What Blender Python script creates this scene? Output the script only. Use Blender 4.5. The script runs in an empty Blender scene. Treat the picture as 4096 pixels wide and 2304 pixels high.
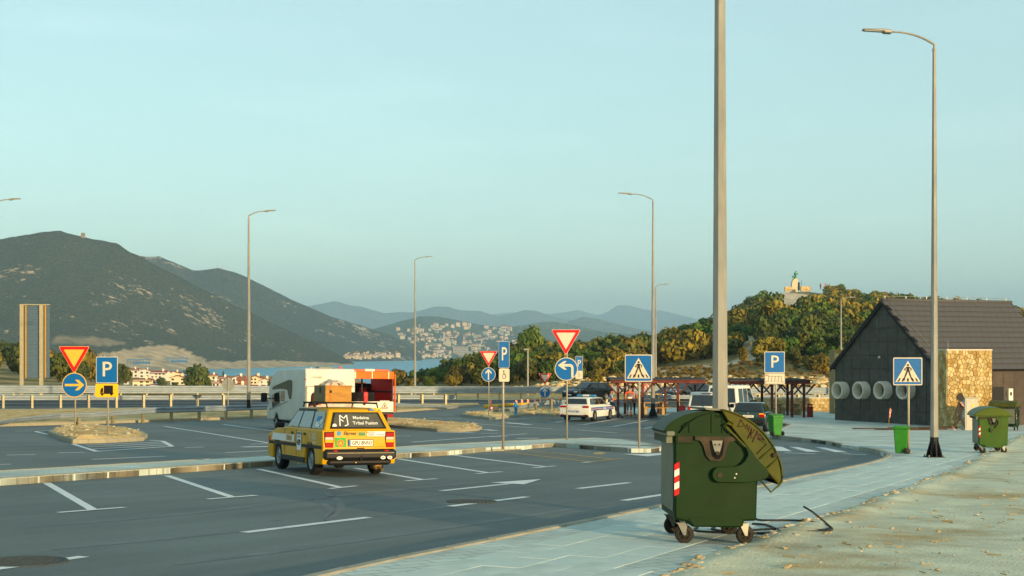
import bpy, math, random
from math import sin, cos, pi, radians as R, exp, sqrt, atan2, hypot
from mathutils import Vector, Matrix, noise as mnoise

random.seed(7)
SC = bpy.context.scene
COL = SC.collection

# ---------------------------------------------------------------- camera, sky, sun, exposure
F, CX, YH = 4096 * 50 / 36.0, 2048.0, 1400.0       # lens in photograph pixels, centre column, eye-level row
cam_d = bpy.data.cameras.new('camera'); cam = bpy.data.objects.new('camera', cam_d); COL.objects.link(cam)
cam.location = (0, 0, 0); cam.rotation_euler = (R(90), 0, 0)
cam_d.lens = 50; cam_d.sensor_width = 36; cam_d.shift_y = (YH - 1152) / 4096.0
cam_d.clip_start = 0.1; cam_d.clip_end = 60000
SC.camera = cam

SUN_AZ, SUN_EL = R(36), R(7.5)                      # sun stands behind the camera, to the right, very low
world = bpy.data.worlds.new('World'); SC.world = world; world.use_nodes = True
wn, wl = world.node_tree.nodes, world.node_tree.links
sky = wn.new('ShaderNodeTexSky'); sky.sky_type = 'NISHITA'; sky.sun_disc = False
sky.sun_elevation = SUN_EL; sky.sun_rotation = pi - SUN_AZ
sky.air_density = .75; sky.dust_density = .6; sky.ozone_density = 3.3
bg = wn['Background']
tint = wn.new('ShaderNodeMix'); tint.data_type = 'RGBA'; tint.blend_type = 'MULTIPLY'; tint.inputs[0].default_value = 1
tint.inputs[7].default_value = (1.37, 0.98, 0.55, 1)
wl.new(sky.outputs[0], tint.inputs[6])
# thin cirrus, spread over the whole dome
tc = wn.new('ShaderNodeTexCoord'); mp = wn.new('ShaderNodeMapping'); mp.inputs['Scale'].default_value = (3.0, 3.0, 16.0)
cn = wn.new('ShaderNodeTexNoise'); cn.inputs['Scale'].default_value = 2.0; cn.inputs['Detail'].default_value = 6; cn.inputs['Roughness'].default_value = .55
cr = wn.new('ShaderNodeMapRange'); cr.inputs[1].default_value = .5; cr.inputs[2].default_value = .7; cr.inputs[4].default_value = .38
cm = wn.new('ShaderNodeMix'); cm.data_type = 'RGBA'; cm.blend_type = 'MIX'
wl.new(tc.outputs['Generated'], mp.inputs[0]); wl.new(mp.outputs[0], cn.inputs[0]); wl.new(cn.outputs[0], cr.inputs[0])
wl.new(cr.outputs[0], cm.inputs[0]); wl.new(tint.outputs[2], cm.inputs[6])
bright = wn.new('ShaderNodeMix'); bright.data_type = 'RGBA'; bright.blend_type = 'MULTIPLY'; bright.inputs[0].default_value = 1
bright.inputs[7].default_value = (1.35, 1.22, 1.2, 1); wl.new(tint.outputs[2], bright.inputs[6]); wl.new(bright.outputs[2], cm.inputs[7])
veil = wn.new('ShaderNodeMix'); veil.data_type = 'RGBA'; veil.inputs[0].default_value = .5; veil.inputs[7].default_value = (1.32, 1.86, 1.93, 1)   # even milky veil over the whole dome
wl.new(cm.outputs[2], veil.inputs[6]); wl.new(veil.outputs[2], bg.inputs[0]); bg.inputs[1].default_value = 0.15

sun_d = bpy.data.lights.new('sun', 'SUN'); sun = bpy.data.objects.new('sun', sun_d); COL.objects.link(sun)
sun_d.energy = 2.0; sun_d.angle = R(0.6); sun_d.color = (1.0, 0.70, 0.36)
SUNV = Vector((sin(SUN_AZ) * cos(SUN_EL), -cos(SUN_AZ) * cos(SUN_EL), sin(SUN_EL)))   # towards the sun
sun.rotation_euler = SUNV.to_track_quat('Z', 'Y').to_euler(); sun.location = SUNV * 100

vs = SC.view_settings; vs.view_transform = 'Standard'; vs.look = 'None'; vs.gamma = 1; vs.use_curve_mapping = False
vs.exposure = 1.62
SC.cycles.volume_bounces = 0; SC.cycles.max_bounces = 6; SC.cycles.volume_step_rate = 4
SC.cycles.use_denoising = True

# ---------------------------------------------------------------- helpers
def lin(h):
    h = h.lstrip('#'); v = [int(h[i:i + 2], 16) / 255 for i in (0, 2, 4)]
    return tuple(x / 12.92 if x <= .04045 else ((x + .055) / 1.055) ** 2.4 for x in v)

MATS = {}
def pm(name, col, rough=.6, metal=0, var=.12, scale=6.0, bump=0, coat=0, emit=0, col2=None, thr=(.4, .65), detail=4, bscale=None, spec=None, stretch=None, alpha=None, trans=0, backface=True):
    """procedural principled material: colour broken up by noise, optional second colour patches and fine relief"""
    if name in MATS: return MATS[name]
    if isinstance(col, str): col = lin(col)
    m = bpy.data.materials.new(name); m.use_nodes = True; MATS[name] = m
    n, l = m.node_tree.nodes, m.node_tree.links; b = n['Principled BSDF']
    b.inputs['Roughness'].default_value = rough; b.inputs['Metallic'].default_value = metal
    if coat: b.inputs['Coat Weight'].default_value = coat; b.inputs['Coat Roughness'].default_value = .06
    spec = spec if spec is not None else (.5 if metal > .3 or rough < .28 else .22)
    if True: b.inputs['Specular IOR Level'].default_value = spec
    if trans: b.inputs['Transmission Weight'].default_value = trans
    t = n.new('ShaderNodeTexCoord'); src = t.outputs['Object']
    if stretch:
        q = n.new('ShaderNodeMapping'); q.inputs['Scale'].default_value = stretch; l.new(src, q.inputs[0]); src = q.outputs[0]
    nz = n.new('ShaderNodeTexNoise'); nz.inputs['Scale'].default_value = scale; nz.inputs['Detail'].default_value = detail
    l.new(src, nz.inputs[0])
    mr = n.new('ShaderNodeMapRange'); mr.inputs[1].default_value = .3; mr.inputs[2].default_value = .7
    mr.inputs[3].default_value = 1 - var; mr.inputs[4].default_value = 1 + var; l.new(nz.outputs[0], mr.inputs[0])
    mx = n.new('ShaderNodeMix'); mx.data_type = 'RGBA'; mx.blend_type = 'MULTIPLY'; mx.inputs[0].default_value = 1
    mx.inputs[6].default_value = (*col, 1); l.new(mr.outputs[0], mx.inputs[7])
    if col2:
        if isinstance(col2, str): col2 = lin(col2)
        n2 = n.new('ShaderNodeTexNoise'); n2.inputs['Scale'].default_value = scale * .37; n2.inputs['Detail'].default_value = 8
        n2.inputs['Roughness'].default_value = .6; l.new(src, n2.inputs[0])
        r2 = n.new('ShaderNodeMapRange'); r2.inputs[1].default_value = thr[0]; r2.inputs[2].default_value = thr[1]; l.new(n2.outputs[0], r2.inputs[0])
        m2 = n.new('ShaderNodeMix'); m2.data_type = 'RGBA'; m2.inputs[6].default_value = (*col, 1); m2.inputs[7].default_value = (*col2, 1)
        l.new(r2.outputs[0], m2.inputs[0]); l.new(m2.outputs[2], mx.inputs[6])
    l.new(mx.outputs[2], b.inputs['Base Color'])
    if bump:
        n3 = n.new('ShaderNodeTexNoise'); n3.inputs['Scale'].default_value = bscale or scale * 4; n3.inputs['Detail'].default_value = 6
        l.new(src, n3.inputs[0]); bp = n.new('ShaderNodeBump'); bp.inputs['Strength'].default_value = bump; bp.inputs['Distance'].default_value = .02
        l.new(n3.outputs[0], bp.inputs['Height']); l.new(bp.outputs[0], b.inputs['Normal'])
    if emit:
        b.inputs['Emission Color'].default_value = (*col, 1); b.inputs['Emission Strength'].default_value = emit
    if alpha is not None: b.inputs['Alpha'].default_value = alpha
    return m

def tag(o, label=None, cat=None, group=None, kind=None):
    if label: o['label'] = label
    if cat: o['category'] = cat
    if group: o['group'] = group
    if kind: o['kind'] = kind
    return o
def empty(name, loc=(0, 0, 0), rz=0, label=None, cat=None, group=None, tilt=None):
    o = bpy.data.objects.new(name, None); COL.objects.link(o); o.empty_display_size = .2
    if tilt is None: o.rotation_euler = (0, 0, rz); o.location = loc
    else: o.matrix_world = Matrix.Translation(loc) @ tilt @ Matrix.Rotation(rz, 4, 'Z')
    return tag(o, label, cat, group)
def copy_tree(o, parent=None):
    c = o.copy(); COL.objects.link(c)
    if parent: c.parent = parent
    for ch in list(o.children): copy_tree(ch, c)
    return c

I4 = Matrix.Identity(4)
def T(x, y, z): return Matrix.Translation((x, y, z))
def RX(a): return Matrix.Rotation(a, 4, 'X')
def RY(a): return Matrix.Rotation(a, 4, 'Y')
def RZ(a): return Matrix.Rotation(a, 4, 'Z')

class MB:
    """collects faces of one mesh object"""
    def __init__(s): s.v = []; s.f = []; s.mi = []; s.sm = []
    def add(s, vs, fs, m=I4, mi=0, sm=False):
        k = len(s.v); s.v += [tuple(m @ Vector(p)) for p in vs]
        s.f += [tuple(i + k for i in q) for q in fs]; s.mi += [mi] * len(fs); s.sm += [sm] * len(fs); return s
    def box(s, cx, cy, cz, sx, sy, sz, m=I4, mi=0, bev=0):
        x, y, z = sx / 2, sy / 2, sz / 2
        if bev <= 0:
            p = [(cx + a * x, cy + b * y, cz + c * z) for a in (-1, 1) for b in (-1, 1) for c in (-1, 1)]
            return s.add(p, [(0, 1, 3, 2), (4, 6, 7, 5), (0, 4, 5, 1), (2, 3, 7, 6), (0, 2, 6, 4), (1, 5, 7, 3)], m, mi)
        b_ = min(bev, x * .95, y * .95, z * .95)
        pts = [(-x + b_, -y), (x - b_, -y), (x, -y + b_), (x, y - b_), (x - b_, y), (-x + b_, y), (-x, y - b_), (-x, -y + b_)]
        ins = [(a * (1 - b_ / x), c * (1 - b_ / y)) for a, c in pts]
        rings = [(ins, -z), (pts, -z + b_), (pts, z - b_), (ins, z)]
        vs_ = [(cx + a, cy + c, cz + h) for r_, h in rings for a, c in r_]
        fs = [tuple(range(7, -1, -1)), tuple(range(24, 32))]
        for k in range(3):
            for i in range(8): j = (i + 1) % 8; fs.append((k * 8 + i, k * 8 + j, k * 8 + 8 + j, k * 8 + 8 + i))
        return s.add(vs_, fs, m, mi)
    def tube(s, p0, p1, r0, r1=None, n=8, m=I4, mi=0, cap=True, ph=0):
        r1 = r0 if r1 is None else r1; p0, p1 = Vector(p0), Vector(p1); d = (p1 - p0)
        q = d.to_track_quat('Z', 'Y').to_matrix()
        vs_ = []
        for p, r_ in ((p0, r0), (p1, r1)):
            for i in range(n): a = ph + 2 * pi * i / n; vs_.append(p + q @ Vector((r_ * cos(a), r_ * sin(a), 0)))
        fs = [(i, (i + 1) % n, n + (i + 1) % n, n + i) for i in range(n)]
        s.add(vs_, fs, m, mi, n > 8)
        if cap: k = len(s.v) - 2 * n; s.f += [tuple(range(k + n - 1, k - 1, -1)), tuple(range(k + n, k + 2 * n))]; s.mi += [mi, mi]; s.sm += [False, False]
        return s
    def path(s, pts, r, n=6, m=I4, mi=0, sm=True, rs=None):
        pts = [Vector(p) for p in pts]; k = len(s.v); N = len(pts)
        for i, p in enumerate(pts):
            d = (pts[min(i + 1, N - 1)] - pts[max(i - 1, 0)]); q = d.to_track_quat('Z', 'Y').to_matrix(); r_ = rs[i] if rs else r
            for j in range(n): a = 2 * pi * j / n; s.v.append(tuple(m @ (p + q @ Vector((r_ * cos(a), r_ * sin(a), 0)))))
        for i in range(N - 1):
            for j in range(n):
                s.f.append((k + i * n + j, k + i * n + (j + 1) % n, k + (i + 1) * n + (j + 1) % n, k + (i + 1) * n + j)); s.mi.append(mi); s.sm.append(sm)
        s.f += [tuple(range(k + n - 1, k - 1, -1)), tuple(range(k + (N - 1) * n, k + N * n))]; s.mi += [mi, mi]; s.sm += [False, False]
        return s
    def lathe(s, prof, n=24, m=I4, mi=0, sm=True, close=False):
        k = len(prof); vs_ = [(r_ * cos(2 * pi * i / n), r_ * sin(2 * pi * i / n), z) for i in range(n) for r_, z in prof]
        fs = []
        for i in range(n):
            j = (i + 1) % n
            for a in range(k if close else k - 1): b_ = (a + 1) % k; fs.append((i * k + a, j * k + a, j * k + b_, i * k + b_))
        return s.add(vs_, fs, m, mi, sm)
    def prism(s, poly, h0, h1, m=I4, mi=0, inset=0, ends=True):
        """2D polygon (x,z) extruded along y from h0 to h1; inset rounds the two ends"""
        n = len(poly)
        if inset:
            ip = offset(poly, inset); st = [(h0, ip), (h0 + inset, poly), (h1 - inset, poly), (h1, ip)]
        else: st = [(h0, poly), (h1, poly)]
        vs_ = [(p[0], y, p[1]) for y, pl in st for p in pl]; fs = []
        for k in range(len(st) - 1):
            for i in range(n): j = (i + 1) % n; fs.append((k * n + j, k * n + i, (k + 1) * n + i, (k + 1) * n + j))
        if ends: fs += [tuple(range(n)), tuple(range(len(vs_) - 1, len(vs_) - 1 - n, -1))]
        return s.add(vs_, fs, m, mi)
    def flat(s, pts, mi=0, m=I4): return s.add(pts, [tuple(range(len(pts)))], m, mi)
    def slab(s, pts, th, mi=0, m=I4, up=None):
        """polygon of 3D points given a thickness th against its normal"""
        P = [Vector(p) for p in pts]; nrm = Vector((0, 0, 0))
        for i in range(len(P)): nrm += (P[i] - P[0]).cross(P[(i + 1) % len(P)] - P[0])
        nrm = nrm.normalized() if up is None else Vector(up); n = len(P)
        vs_ = P + [p - nrm * th for p in P]
        fs = [tuple(range(n)), tuple(range(2 * n - 1, n - 1, -1))] + [(i, n + i, n + (i + 1) % n, (i + 1) % n) for i in range(n)]
        return s.add(vs_, fs, m, mi)
    def build(s, name, mats, parent=None, loc=None, smooth=None):
        me = bpy.data.meshes.new(name); me.from_pydata(s.v, [], s.f)
        for m_ in (mats if isinstance(mats, (list, tuple)) else [mats]): me.materials.append(m_)
        me.polygons.foreach_set('material_index', s.mi)
        me.polygons.foreach_set('use_smooth', s.sm if smooth is None else [smooth] * len(s.f)); me.update()
        o = bpy.data.objects.new(name, me); COL.objects.link(o)
        if parent: o.parent = parent
        if loc is not None: o.location = loc
        return o

def offset(poly, d):
    """polygon moved inwards by d"""
    n = len(poly); A = sum(poly[i][0] * poly[(i + 1) % n][1] - poly[(i + 1) % n][0] * poly[i][1] for i in range(n)); sg = 1 if A > 0 else -1
    out = []
    for i in range(n):
        p0, p1, p2 = Vector(poly[i - 1]), Vector(poly[i]), Vector(poly[(i + 1) % n])
        a = (p1 - p0); b_ = (p2 - p1)
        if a.length < 1e-9 or b_.length < 1e-9: out.append(tuple(p1)); continue
        a.normalize(); b_.normalize(); n1 = Vector((-a.y, a.x)) * sg; n2 = Vector((-b_.y, b_.x)) * sg
        q = n1 + n2; q = q / max(.35, q.length_squared) * 2 if q.length > 1e-6 else n1
        q = q.normalized() * d / max(.5, q.normalized().dot(n1)); out.append((p1.x + q.x, p1.y + q.y))
    return out
def clip(poly, p, nrm):
    """keep the side of polygon (2D) where (q-p).nrm <= 0"""
    out = []; n = len(poly)
    for i in range(n):
        a, b_ = poly[i], poly[(i + 1) % n]; da = (a[0] - p[0]) * nrm[0] + (a[1] - p[1]) * nrm[1]; db = (b_[0] - p[0]) * nrm[0] + (b_[1] - p[1]) * nrm[1]
        if da <= 0: out.append(a)
        if (da < 0 < db) or (db < 0 < da): t = da / (da - db); out.append((a[0] + (b_[0] - a[0]) * t, a[1] + (b_[1] - a[1]) * t))
    return out
def arc(cx, cy, r_, a0, a1, n=12): return [(cx + r_ * cos(R(a0 + (a1 - a0) * i / n)), cy + r_ * sin(R(a0 + (a1 - a0) * i / n))) for i in range(n + 1)]
def voronoi(w, h, nx, ny, jit=.38, gap=.012, rnd=random):
    pts = [((i + .5 + rnd.uniform(-jit, jit) + (.25 if j % 2 else -.25)) * w / nx, (j + .5 + rnd.uniform(-jit, jit)) * h / ny) for j in range(ny) for i in range(nx)]
    cells = []
    for a in pts:
        pl = [(0, 0), (w, 0), (w, h), (0, h)]
        for b_ in pts:
            if b_ is a or abs(a[0] - b_[0]) > 3 * w / nx or abs(a[1] - b_[1]) > 3 * h / ny: continue
            d = (b_[0] - a[0], b_[1] - a[1]); pl = clip(pl, ((a[0] + b_[0]) / 2, (a[1] + b_[1]) / 2), d)
            if len(pl) < 3: break
        if len(pl) >= 3:
            q = offset(pl, gap)
            if len(q) >= 3: cells.append(q)
    return cells
def interp(tab, x):
    if x <= tab[0][0]: return tab[0][1]
    for (a, b_), (c, d) in zip(tab, tab[1:]):
        if x <= c: t = (x - a) / (c - a); return b_ + (d - b_) * t
    return tab[-1][1]
def sst(a, b_, x): t = min(1, max(0, (x - a) / (b_ - a))); return t * t * (3 - 2 * t)
def nz(x, y, z=0): return mnoise.noise(Vector((x, y, z)))
def fbm(x, y, z=0, o=4):
    s_, a = 0, 1
    for k in range(o): s_ += a * mnoise.noise(Vector((x, y, z))); x, y, a = x * 2.03 + 5, y * 2.03 + 3, a * .5
    return s_

def text(body, size, mat, parent, m, name='lettering', ext=.002, align='CENTER', sx=1, shear=0, bold=0):
    cu = bpy.data.curves.new('txt', 'FONT'); cu.body = body; cu.size = size; cu.align_x = align; cu.align_y = 'CENTER'; cu.extrude = ext; cu.shear = shear; cu.offset = bold
    cu.resolution_u = 3
    o = bpy.data.objects.new('txt', cu); COL.objects.link(o); bpy.context.view_layer.update()
    me = bpy.data.meshes.new_from_object(o.evaluated_get(bpy.context.evaluated_depsgraph_get())); bpy.data.objects.remove(o)
    me.transform(m @ Matrix.Diagonal((sx, 1, 1, 1))); me.materials.clear(); me.materials.append(mat)
    t = bpy.data.objects.new(name, me); COL.objects.link(t); t.parent = parent; return t

# ---------------------------------------------------------------- the lie of the land (camera at the origin)
def G(u, v):
    ve = v if v < 68 else 68 + 10 * (1 - exp(-(v - 68) / 10))
    uu = max(-60, min(60, u))
    return -1.8 - .0294 * ve - (.0087 + .003 * sst(75, 105, v)) * uu
def ray(x, y): return Vector(((x - CX) / F, 1, (YH - y) / F))
def gp(x, y, off=0, g=G):
    """ground point seen at photograph pixel (x, y)"""
    a, b_ = 2.0, 400.0; r_ = ray(x, y)
    for _ in range(60):
        d = (a + b_) / 2
        if r_.z * d > g(r_.x * d, d) + off: a = d
        else: b_ = d
    d = (a + b_) / 2; return Vector((r_.x * d, d, g(r_.x * d, d) + off))
def atd(x, y, d): return ray(x, y) * d
def gd(x, d, off=0): u = (x - CX) / F * d; return Vector((u, d, G(u, d) + off))
def gtilt(u, v):
    """rotation that lays an upright thing onto the slope"""
    e = .5; nx = -(G(u + e, v) - G(u - e, v)) / (2 * e); ny = -(G(u, v + e) - G(u, v - e)) / (2 * e)
    return Vector((0, 0, 1)).rotation_difference(Vector((nx, ny, 1)).normalized()).to_matrix().to_4x4()
import bmesh
# ---------------------------------------------------------------- ground materials
def asphalt_mat():
    m = bpy.data.materials.new('asphalt'); m.use_nodes = True; n, l = m.node_tree.nodes, m.node_tree.links; b = n['Principled BSDF']; b.inputs['Roughness'].default_value = .68; b.inputs['Specular IOR Level'].default_value = .35
    t = n.new('ShaderNodeTexCoord')
    def layer(rz, sc, nsc, det, lo, hi, a, c, rough=.55):
        q = n.new('ShaderNodeMapping'); q.inputs['Rotation'].default_value = (0, 0, rz); q2 = n.new('ShaderNodeMapping'); q2.inputs['Scale'].default_value = sc; l.new(t.outputs['Object'], q.inputs[0]); l.new(q.outputs[0], q2.inputs[0])
        z = n.new('ShaderNodeTexNoise'); z.inputs['Scale'].default_value = nsc; z.inputs['Detail'].default_value = det; z.inputs['Roughness'].default_value = rough; l.new(q2.outputs[0], z.inputs[0])
        r_ = n.new('ShaderNodeMapRange'); r_.inputs[1].default_value = lo; r_.inputs[2].default_value = hi; r_.inputs[3].default_value = a; r_.inputs[4].default_value = c; l.new(z.outputs[0], r_.inputs[0]); return r_.outputs[0]
    w = [layer(R(-57), (.05, 1.3, 1), 1.0, 5, .35, .65, .86, 1.12), layer(0, (1, 1, 1), .22, 6, .35, .65, .84, 1.14), layer(0, (1, 1, 1), 45, 3, .3, .7, .78, 1.22), layer(R(-50), (.3, 2.2, 1), .8, 8, .62, .72, 1.0, .80), layer(0, (1, 1, 1), 1.4, 4, .70, .78, 1.0, .72)]
    cur = None
    for x in w:
        k = n.new('ShaderNodeMix'); k.data_type = 'RGBA'; k.blend_type = 'MULTIPLY'; k.inputs[0].default_value = 1
        if cur is None: k.inputs[6].default_value = (*lin('#58625f'), 1)
        else: l.new(cur, k.inputs[6])
        l.new(x, k.inputs[7]); cur = k.outputs[2]
    l.new(cur, b.inputs['Base Color']); z = n.new('ShaderNodeTexNoise'); z.inputs['Scale'].default_value = 60; z.inputs['Detail'].default_value = 4; l.new(t.outputs['Object'], z.inputs[0]); bp = n.new('ShaderNodeBump'); bp.inputs['Strength'].default_value = .4; bp.inputs['Distance'].default_value = .015; l.new(z.outputs[0], bp.inputs['Height']); l.new(bp.outputs[0], b.inputs['Normal'])
    return m
m_asph = asphalt_mat()
m_asph2 = pm('fresh_asphalt', '#2c3134', .7, var=.12, scale=.5, bump=.3, bscale=40)
m_conc = pm('kerb_concrete', '#96917c', .9, var=.12, scale=3, bump=.3)
m_kerb2 = pm('kerb_concrete_pale', '#9a9686', .85, var=.18, scale=2.3, bump=.3, col2='#82806f')
m_dirt = pm('dirt', '#c2c3a8', .95, var=.16, scale=1.4, bump=.7, bscale=26, col2='#a8946a', thr=(.5, .66), detail=8)
m_sand = pm('sandy_gravel', '#c8b07c', .95, var=.2, scale=2.5, bump=.8, bscale=24, col2='#b08c54', thr=(.45, .62), detail=8)
m_white = pm('road_paint', '#d5d8d4', .55, var=.10, scale=5, col2='#a9aeac', thr=(.62, .78), detail=8)
m_yell = pm('yellow_road_paint', '#b9964e', .6, var=.15, scale=5, col2='#7d7256', thr=(.5, .7), detail=8)
def brick_mat(name, c1, c2, mort, bw, bh, rz=0):
    m = bpy.data.materials.new(name); m.use_nodes = True; n, l = m.node_tree.nodes, m.node_tree.links; b = n['Principled BSDF']; b.inputs['Roughness'].default_value = .85
    t = n.new('ShaderNodeTexCoord'); q = n.new('ShaderNodeMapping'); q.inputs['Rotation'].default_value = (0, 0, rz); l.new(t.outputs['Object'], q.inputs[0])
    k = n.new('ShaderNodeTexBrick'); k.inputs['Color1'].default_value = (*lin(c1), 1); k.inputs['Color2'].default_value = (*lin(c2), 1); k.inputs['Mortar'].default_value = (*lin(mort), 1)
    k.inputs['Scale'].default_value = 1; k.inputs['Brick Width'].default_value = bw; k.inputs['Row Height'].default_value = bh; k.inputs['Mortar Size'].default_value = .012; l.new(q.outputs[0], k.inputs[0])
    z = n.new('ShaderNodeTexNoise'); z.inputs['Scale'].default_value = .6; z.inputs['Detail'].default_value = 8; l.new(t.outputs['Object'], z.inputs[0])
    r_ = n.new('ShaderNodeMapRange'); r_.inputs[1].default_value = .3; r_.inputs[2].default_value = .7; r_.inputs[3].default_value = .72; r_.inputs[4].default_value = 1.2; l.new(z.outputs[0], r_.inputs[0])
    x = n.new('ShaderNodeMix'); x.data_type = 'RGBA'; x.blend_type = 'MULTIPLY'; x.inputs[0].default_value = 1; l.new(k.outputs[0], x.inputs[6]); l.new(r_.outputs[0], x.inputs[7]); l.new(x.outputs[2], b.inputs['Base Color'])
    return m
m_pav = brick_mat('paving', '#bccac2', '#b0bdb4', '#96998c', .4, .2, R(-37))
m_slab = pm('concrete_paver', '#c0cec5', .85, var=.12, scale=1.5, bump=.25, bscale=30, col2='#b2bfb6', thr=(.4, .7))
m_slab2 = pm('concrete_paver_grey', '#b6c4bc', .85, var=.14, scale=1.7, bump=.25, bscale=30, col2='#c2ccc0', thr=(.4, .7))
m_bed = pm('joint_dirt', '#8b806a', .95, var=.2, scale=4, bump=.4)

def sheet(name, poly, off, mat, step=3.0, skirt=0, g=G, mat2=None, noise=0, nsc=.6):
    """polygon (u,v) draped on the ground at height off"""
    bm = bmesh.new(); vs_ = [bm.verts.new((p[0], p[1], 0)) for p in poly]
    f = bm.faces.new(vs_); f.normal_update()
    if f.normal.z < 0: f.normal_flip()
    edge = list(zip(vs_, vs_[1:] + vs_[:1]))
    bmesh.ops.triangulate(bm, faces=bm.faces[:])
    for _ in range(7):
        es = [e for e in bm.edges if e.calc_length() > step]
        if not es: break
        bmesh.ops.subdivide_edges(bm, edges=es, cuts=1); bmesh.ops.triangulate(bm, faces=[q for q in bm.faces if len(q.verts) > 3])
        bmesh.ops.beautify_fill(bm, faces=bm.faces[:], edges=[e for e in bm.edges if not e.is_boundary])
    for v in bm.verts:
        h = noise * fbm(v.co.x * nsc, v.co.y * nsc, 3) if noise and not v.is_boundary else 0
        v.co.z = g(v.co.x, v.co.y) + off + h + (abs(noise) * .8 if noise and not v.is_boundary else 0)
    if skirt:
        be = [e for e in bm.edges if e.is_boundary]; r_ = bmesh.ops.extrude_edge_only(bm, edges=be)
        for v in r_['geom']:
            if isinstance(v, bmesh.types.BMVert): v.co.z -= skirt
    bmesh.ops.recalc_face_normals(bm, faces=bm.faces[:])
    me = bpy.data.meshes.new(name); bm.to_mesh(me); bm.free(); me.materials.append(mat)
    o = bpy.data.objects.new(name, me); COL.objects.link(o); return o
def st(o, label): return tag(o, label, kind='structure')

# ---------------------------------------------------------------- asphalt lot, terrain under it
lot = st(sheet('parking_lot', [(-75, -12), (60, -12), (60, 130), (-75, 100)], 0, m_asph, 8), 'grey asphalt of the car and truck parking area')
def under(u, v):
    h = G(u, v) - .32
    s = u * SUNV.x + v * SUNV.y                    # unseen earth bank, added behind the camera across the sun to shade the foreground
    s /= hypot(SUNV.x, SUNV.y)
    h += 6.3 * sst(34, 47, s) * (1 - .8 * sst(70, 110, s)) * (1 + .03 * nz(u * .1, v * .1))
    return h
mb = MB(); NU, NV = 64, 60
for j in range(NV + 1):
    for i in range(NU + 1):
        u, v = -130 + 260 * i / NU, -110 + 240 * j / NV
        mb.v.append((u, v, under(u, v)))
for j in range(NV):
    for i in range(NU): a = j * (NU + 1) + i; mb.f.append((a, a + 1, a + NU + 2, a + NU + 1)); mb.mi.append(0); mb.sm.append(True)
st(mb.build('ground', m_dirt), 'bare earth ground around the parking area')

# ---------------------------------------------------------------- kerbs, islands, pavements
def pxy(pts, off=0): return [gp(x, y, off).xy.to_tuple() for x, y in pts]
_ks = MB().box(0, .5, -.12, .15, .985, .25, bev=.018)
KME = None
def kerb(poly, parent, off=.13, mat=m_conc, ln=.95, side=1, name='kerb_stone'):
    """row of kerb stones along the (u,v) polyline, laid on its inner side"""
    global KME
    if KME is None: o = _ks.build('kerb_stone', m_conc); KME = o.data; bpy.data.objects.remove(o)
    key = mat.name
    if mat is not m_conc and key not in KM: KM[key] = KME.copy(); KM[key].materials.clear(); KM[key].materials.append(mat)
    me = KM.get(key, KME)
    P = [Vector(p) for p in poly]; pts = []; d = 0; tot = sum((b_ - a).length for a, b_ in zip(P, P[1:])); n = max(1, round(tot / ln)); cur = 0
    seg = 0; acc = 0
    for k in range(n + 1):
        s = tot * k / n
        while seg < len(P) - 2 and acc + (P[seg + 1] - P[seg]).length < s: acc += (P[seg + 1] - P[seg]).length; seg += 1
        L = (P[seg + 1] - P[seg]).length; t = (s - acc) / L if L else 0; pts.append(P[seg].lerp(P[seg + 1], min(1, t)))
    for a, b_ in zip(pts, pts[1:]):
        d = b_ - a
        if d.length < .05: continue
        nn = Vector((-d.y, d.x)).normalized() * side * .075
        o = bpy.data.objects.new(name, me); COL.objects.link(o); o.parent = parent
        za, zb = G(a.x, a.y) + off, G(b_.x, b_.y) + off
        Y = Vector((d.x, d.y, zb - za)); X = Vector((d.y, -d.x, 0)).normalized(); Z = X.cross(Y).normalized()
        mt = Matrix(((X.x, Y.x, Z.x, a.x + nn.x), (X.y, Y.y, Z.y, a.y + nn.y), (X.z, Y.z, Z.z, za + .004 + random.uniform(-.004, .004)), (0, 0, 0, 1)))
        o.matrix_local = mt
KM = {}

# the long median between the bays and the truck lane
near = pxy([(-500, 1981), (0, 1943), (560, 1903), (1125, 1862), (1565, 1836), (1798, 1821), (1944, 1807)])
drop = pxy([(1988, 1804), (2096, 1799)]); rise = pxy([(2127, 1795), (2224, 1787), (2300, 1794), (2479, 1807), (2525, 1811), (2600, 1811), (2640, 1806), (2655, 1797)])
far = pxy([(-500, 1910), (0, 1882), (1115, 1819), (1640, 1783), (2057, 1762), (2223, 1756), (2388, 1751), (2500, 1756), (2600, 1772), (2650, 1787)], .13)
med = st(sheet('median', near + drop + rise + far[::-1], .125, m_pav, 2.5, .3), 'long paved median strip between the parking bays and the truck lanes')
kerb(near, med); kerb([near[-1], drop[0], drop[1], rise[0]], med, off=.05); kerb(rise, med, mat=m_kerb2); kerb(far, med, side=-1)
# sand islands
def island(px, label, h=.10, seed=0, name='traffic_island'):
    w = pxy(px); o = st(sheet(name, offset(w, .1), .12, m_sand, .45, .2, noise=h, nsc=.9), label)
    A = sum(w[i][0] * w[(i + 1) % len(w)][1] - w[(i + 1) % len(w)][0] * w[i][1] for i in range(len(w)))
    kerb(w + [w[0]], o, side=1 if A > 0 else -1, ln=.6); return o
isl1 = island([(193, 1738), (232, 1755), (292, 1775), (430, 1772), (574, 1764), (592, 1750), (560, 1734), (500, 1724), (380, 1716), (225, 1722)], 'small kerbed island heaped with orange sand at the left')
isl2 = island([(1440, 1702), (1556, 1710), (1748, 1727), (1838, 1729), (1916, 1723), (1930, 1716), (1905, 1707), (1717, 1692), (1562, 1681), (1440, 1673)], 'kerbed sand island to the right of the yellow car')
isl3 = island([(1843, 1664), (1963, 1681), (2028, 1672), (2137, 1660), (2214, 1666), (2290, 1664), (2290, 1643), (2059, 1642), (1957, 1650), (1860, 1659)], 'kerbed gravel island with the blue hydrant')
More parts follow.
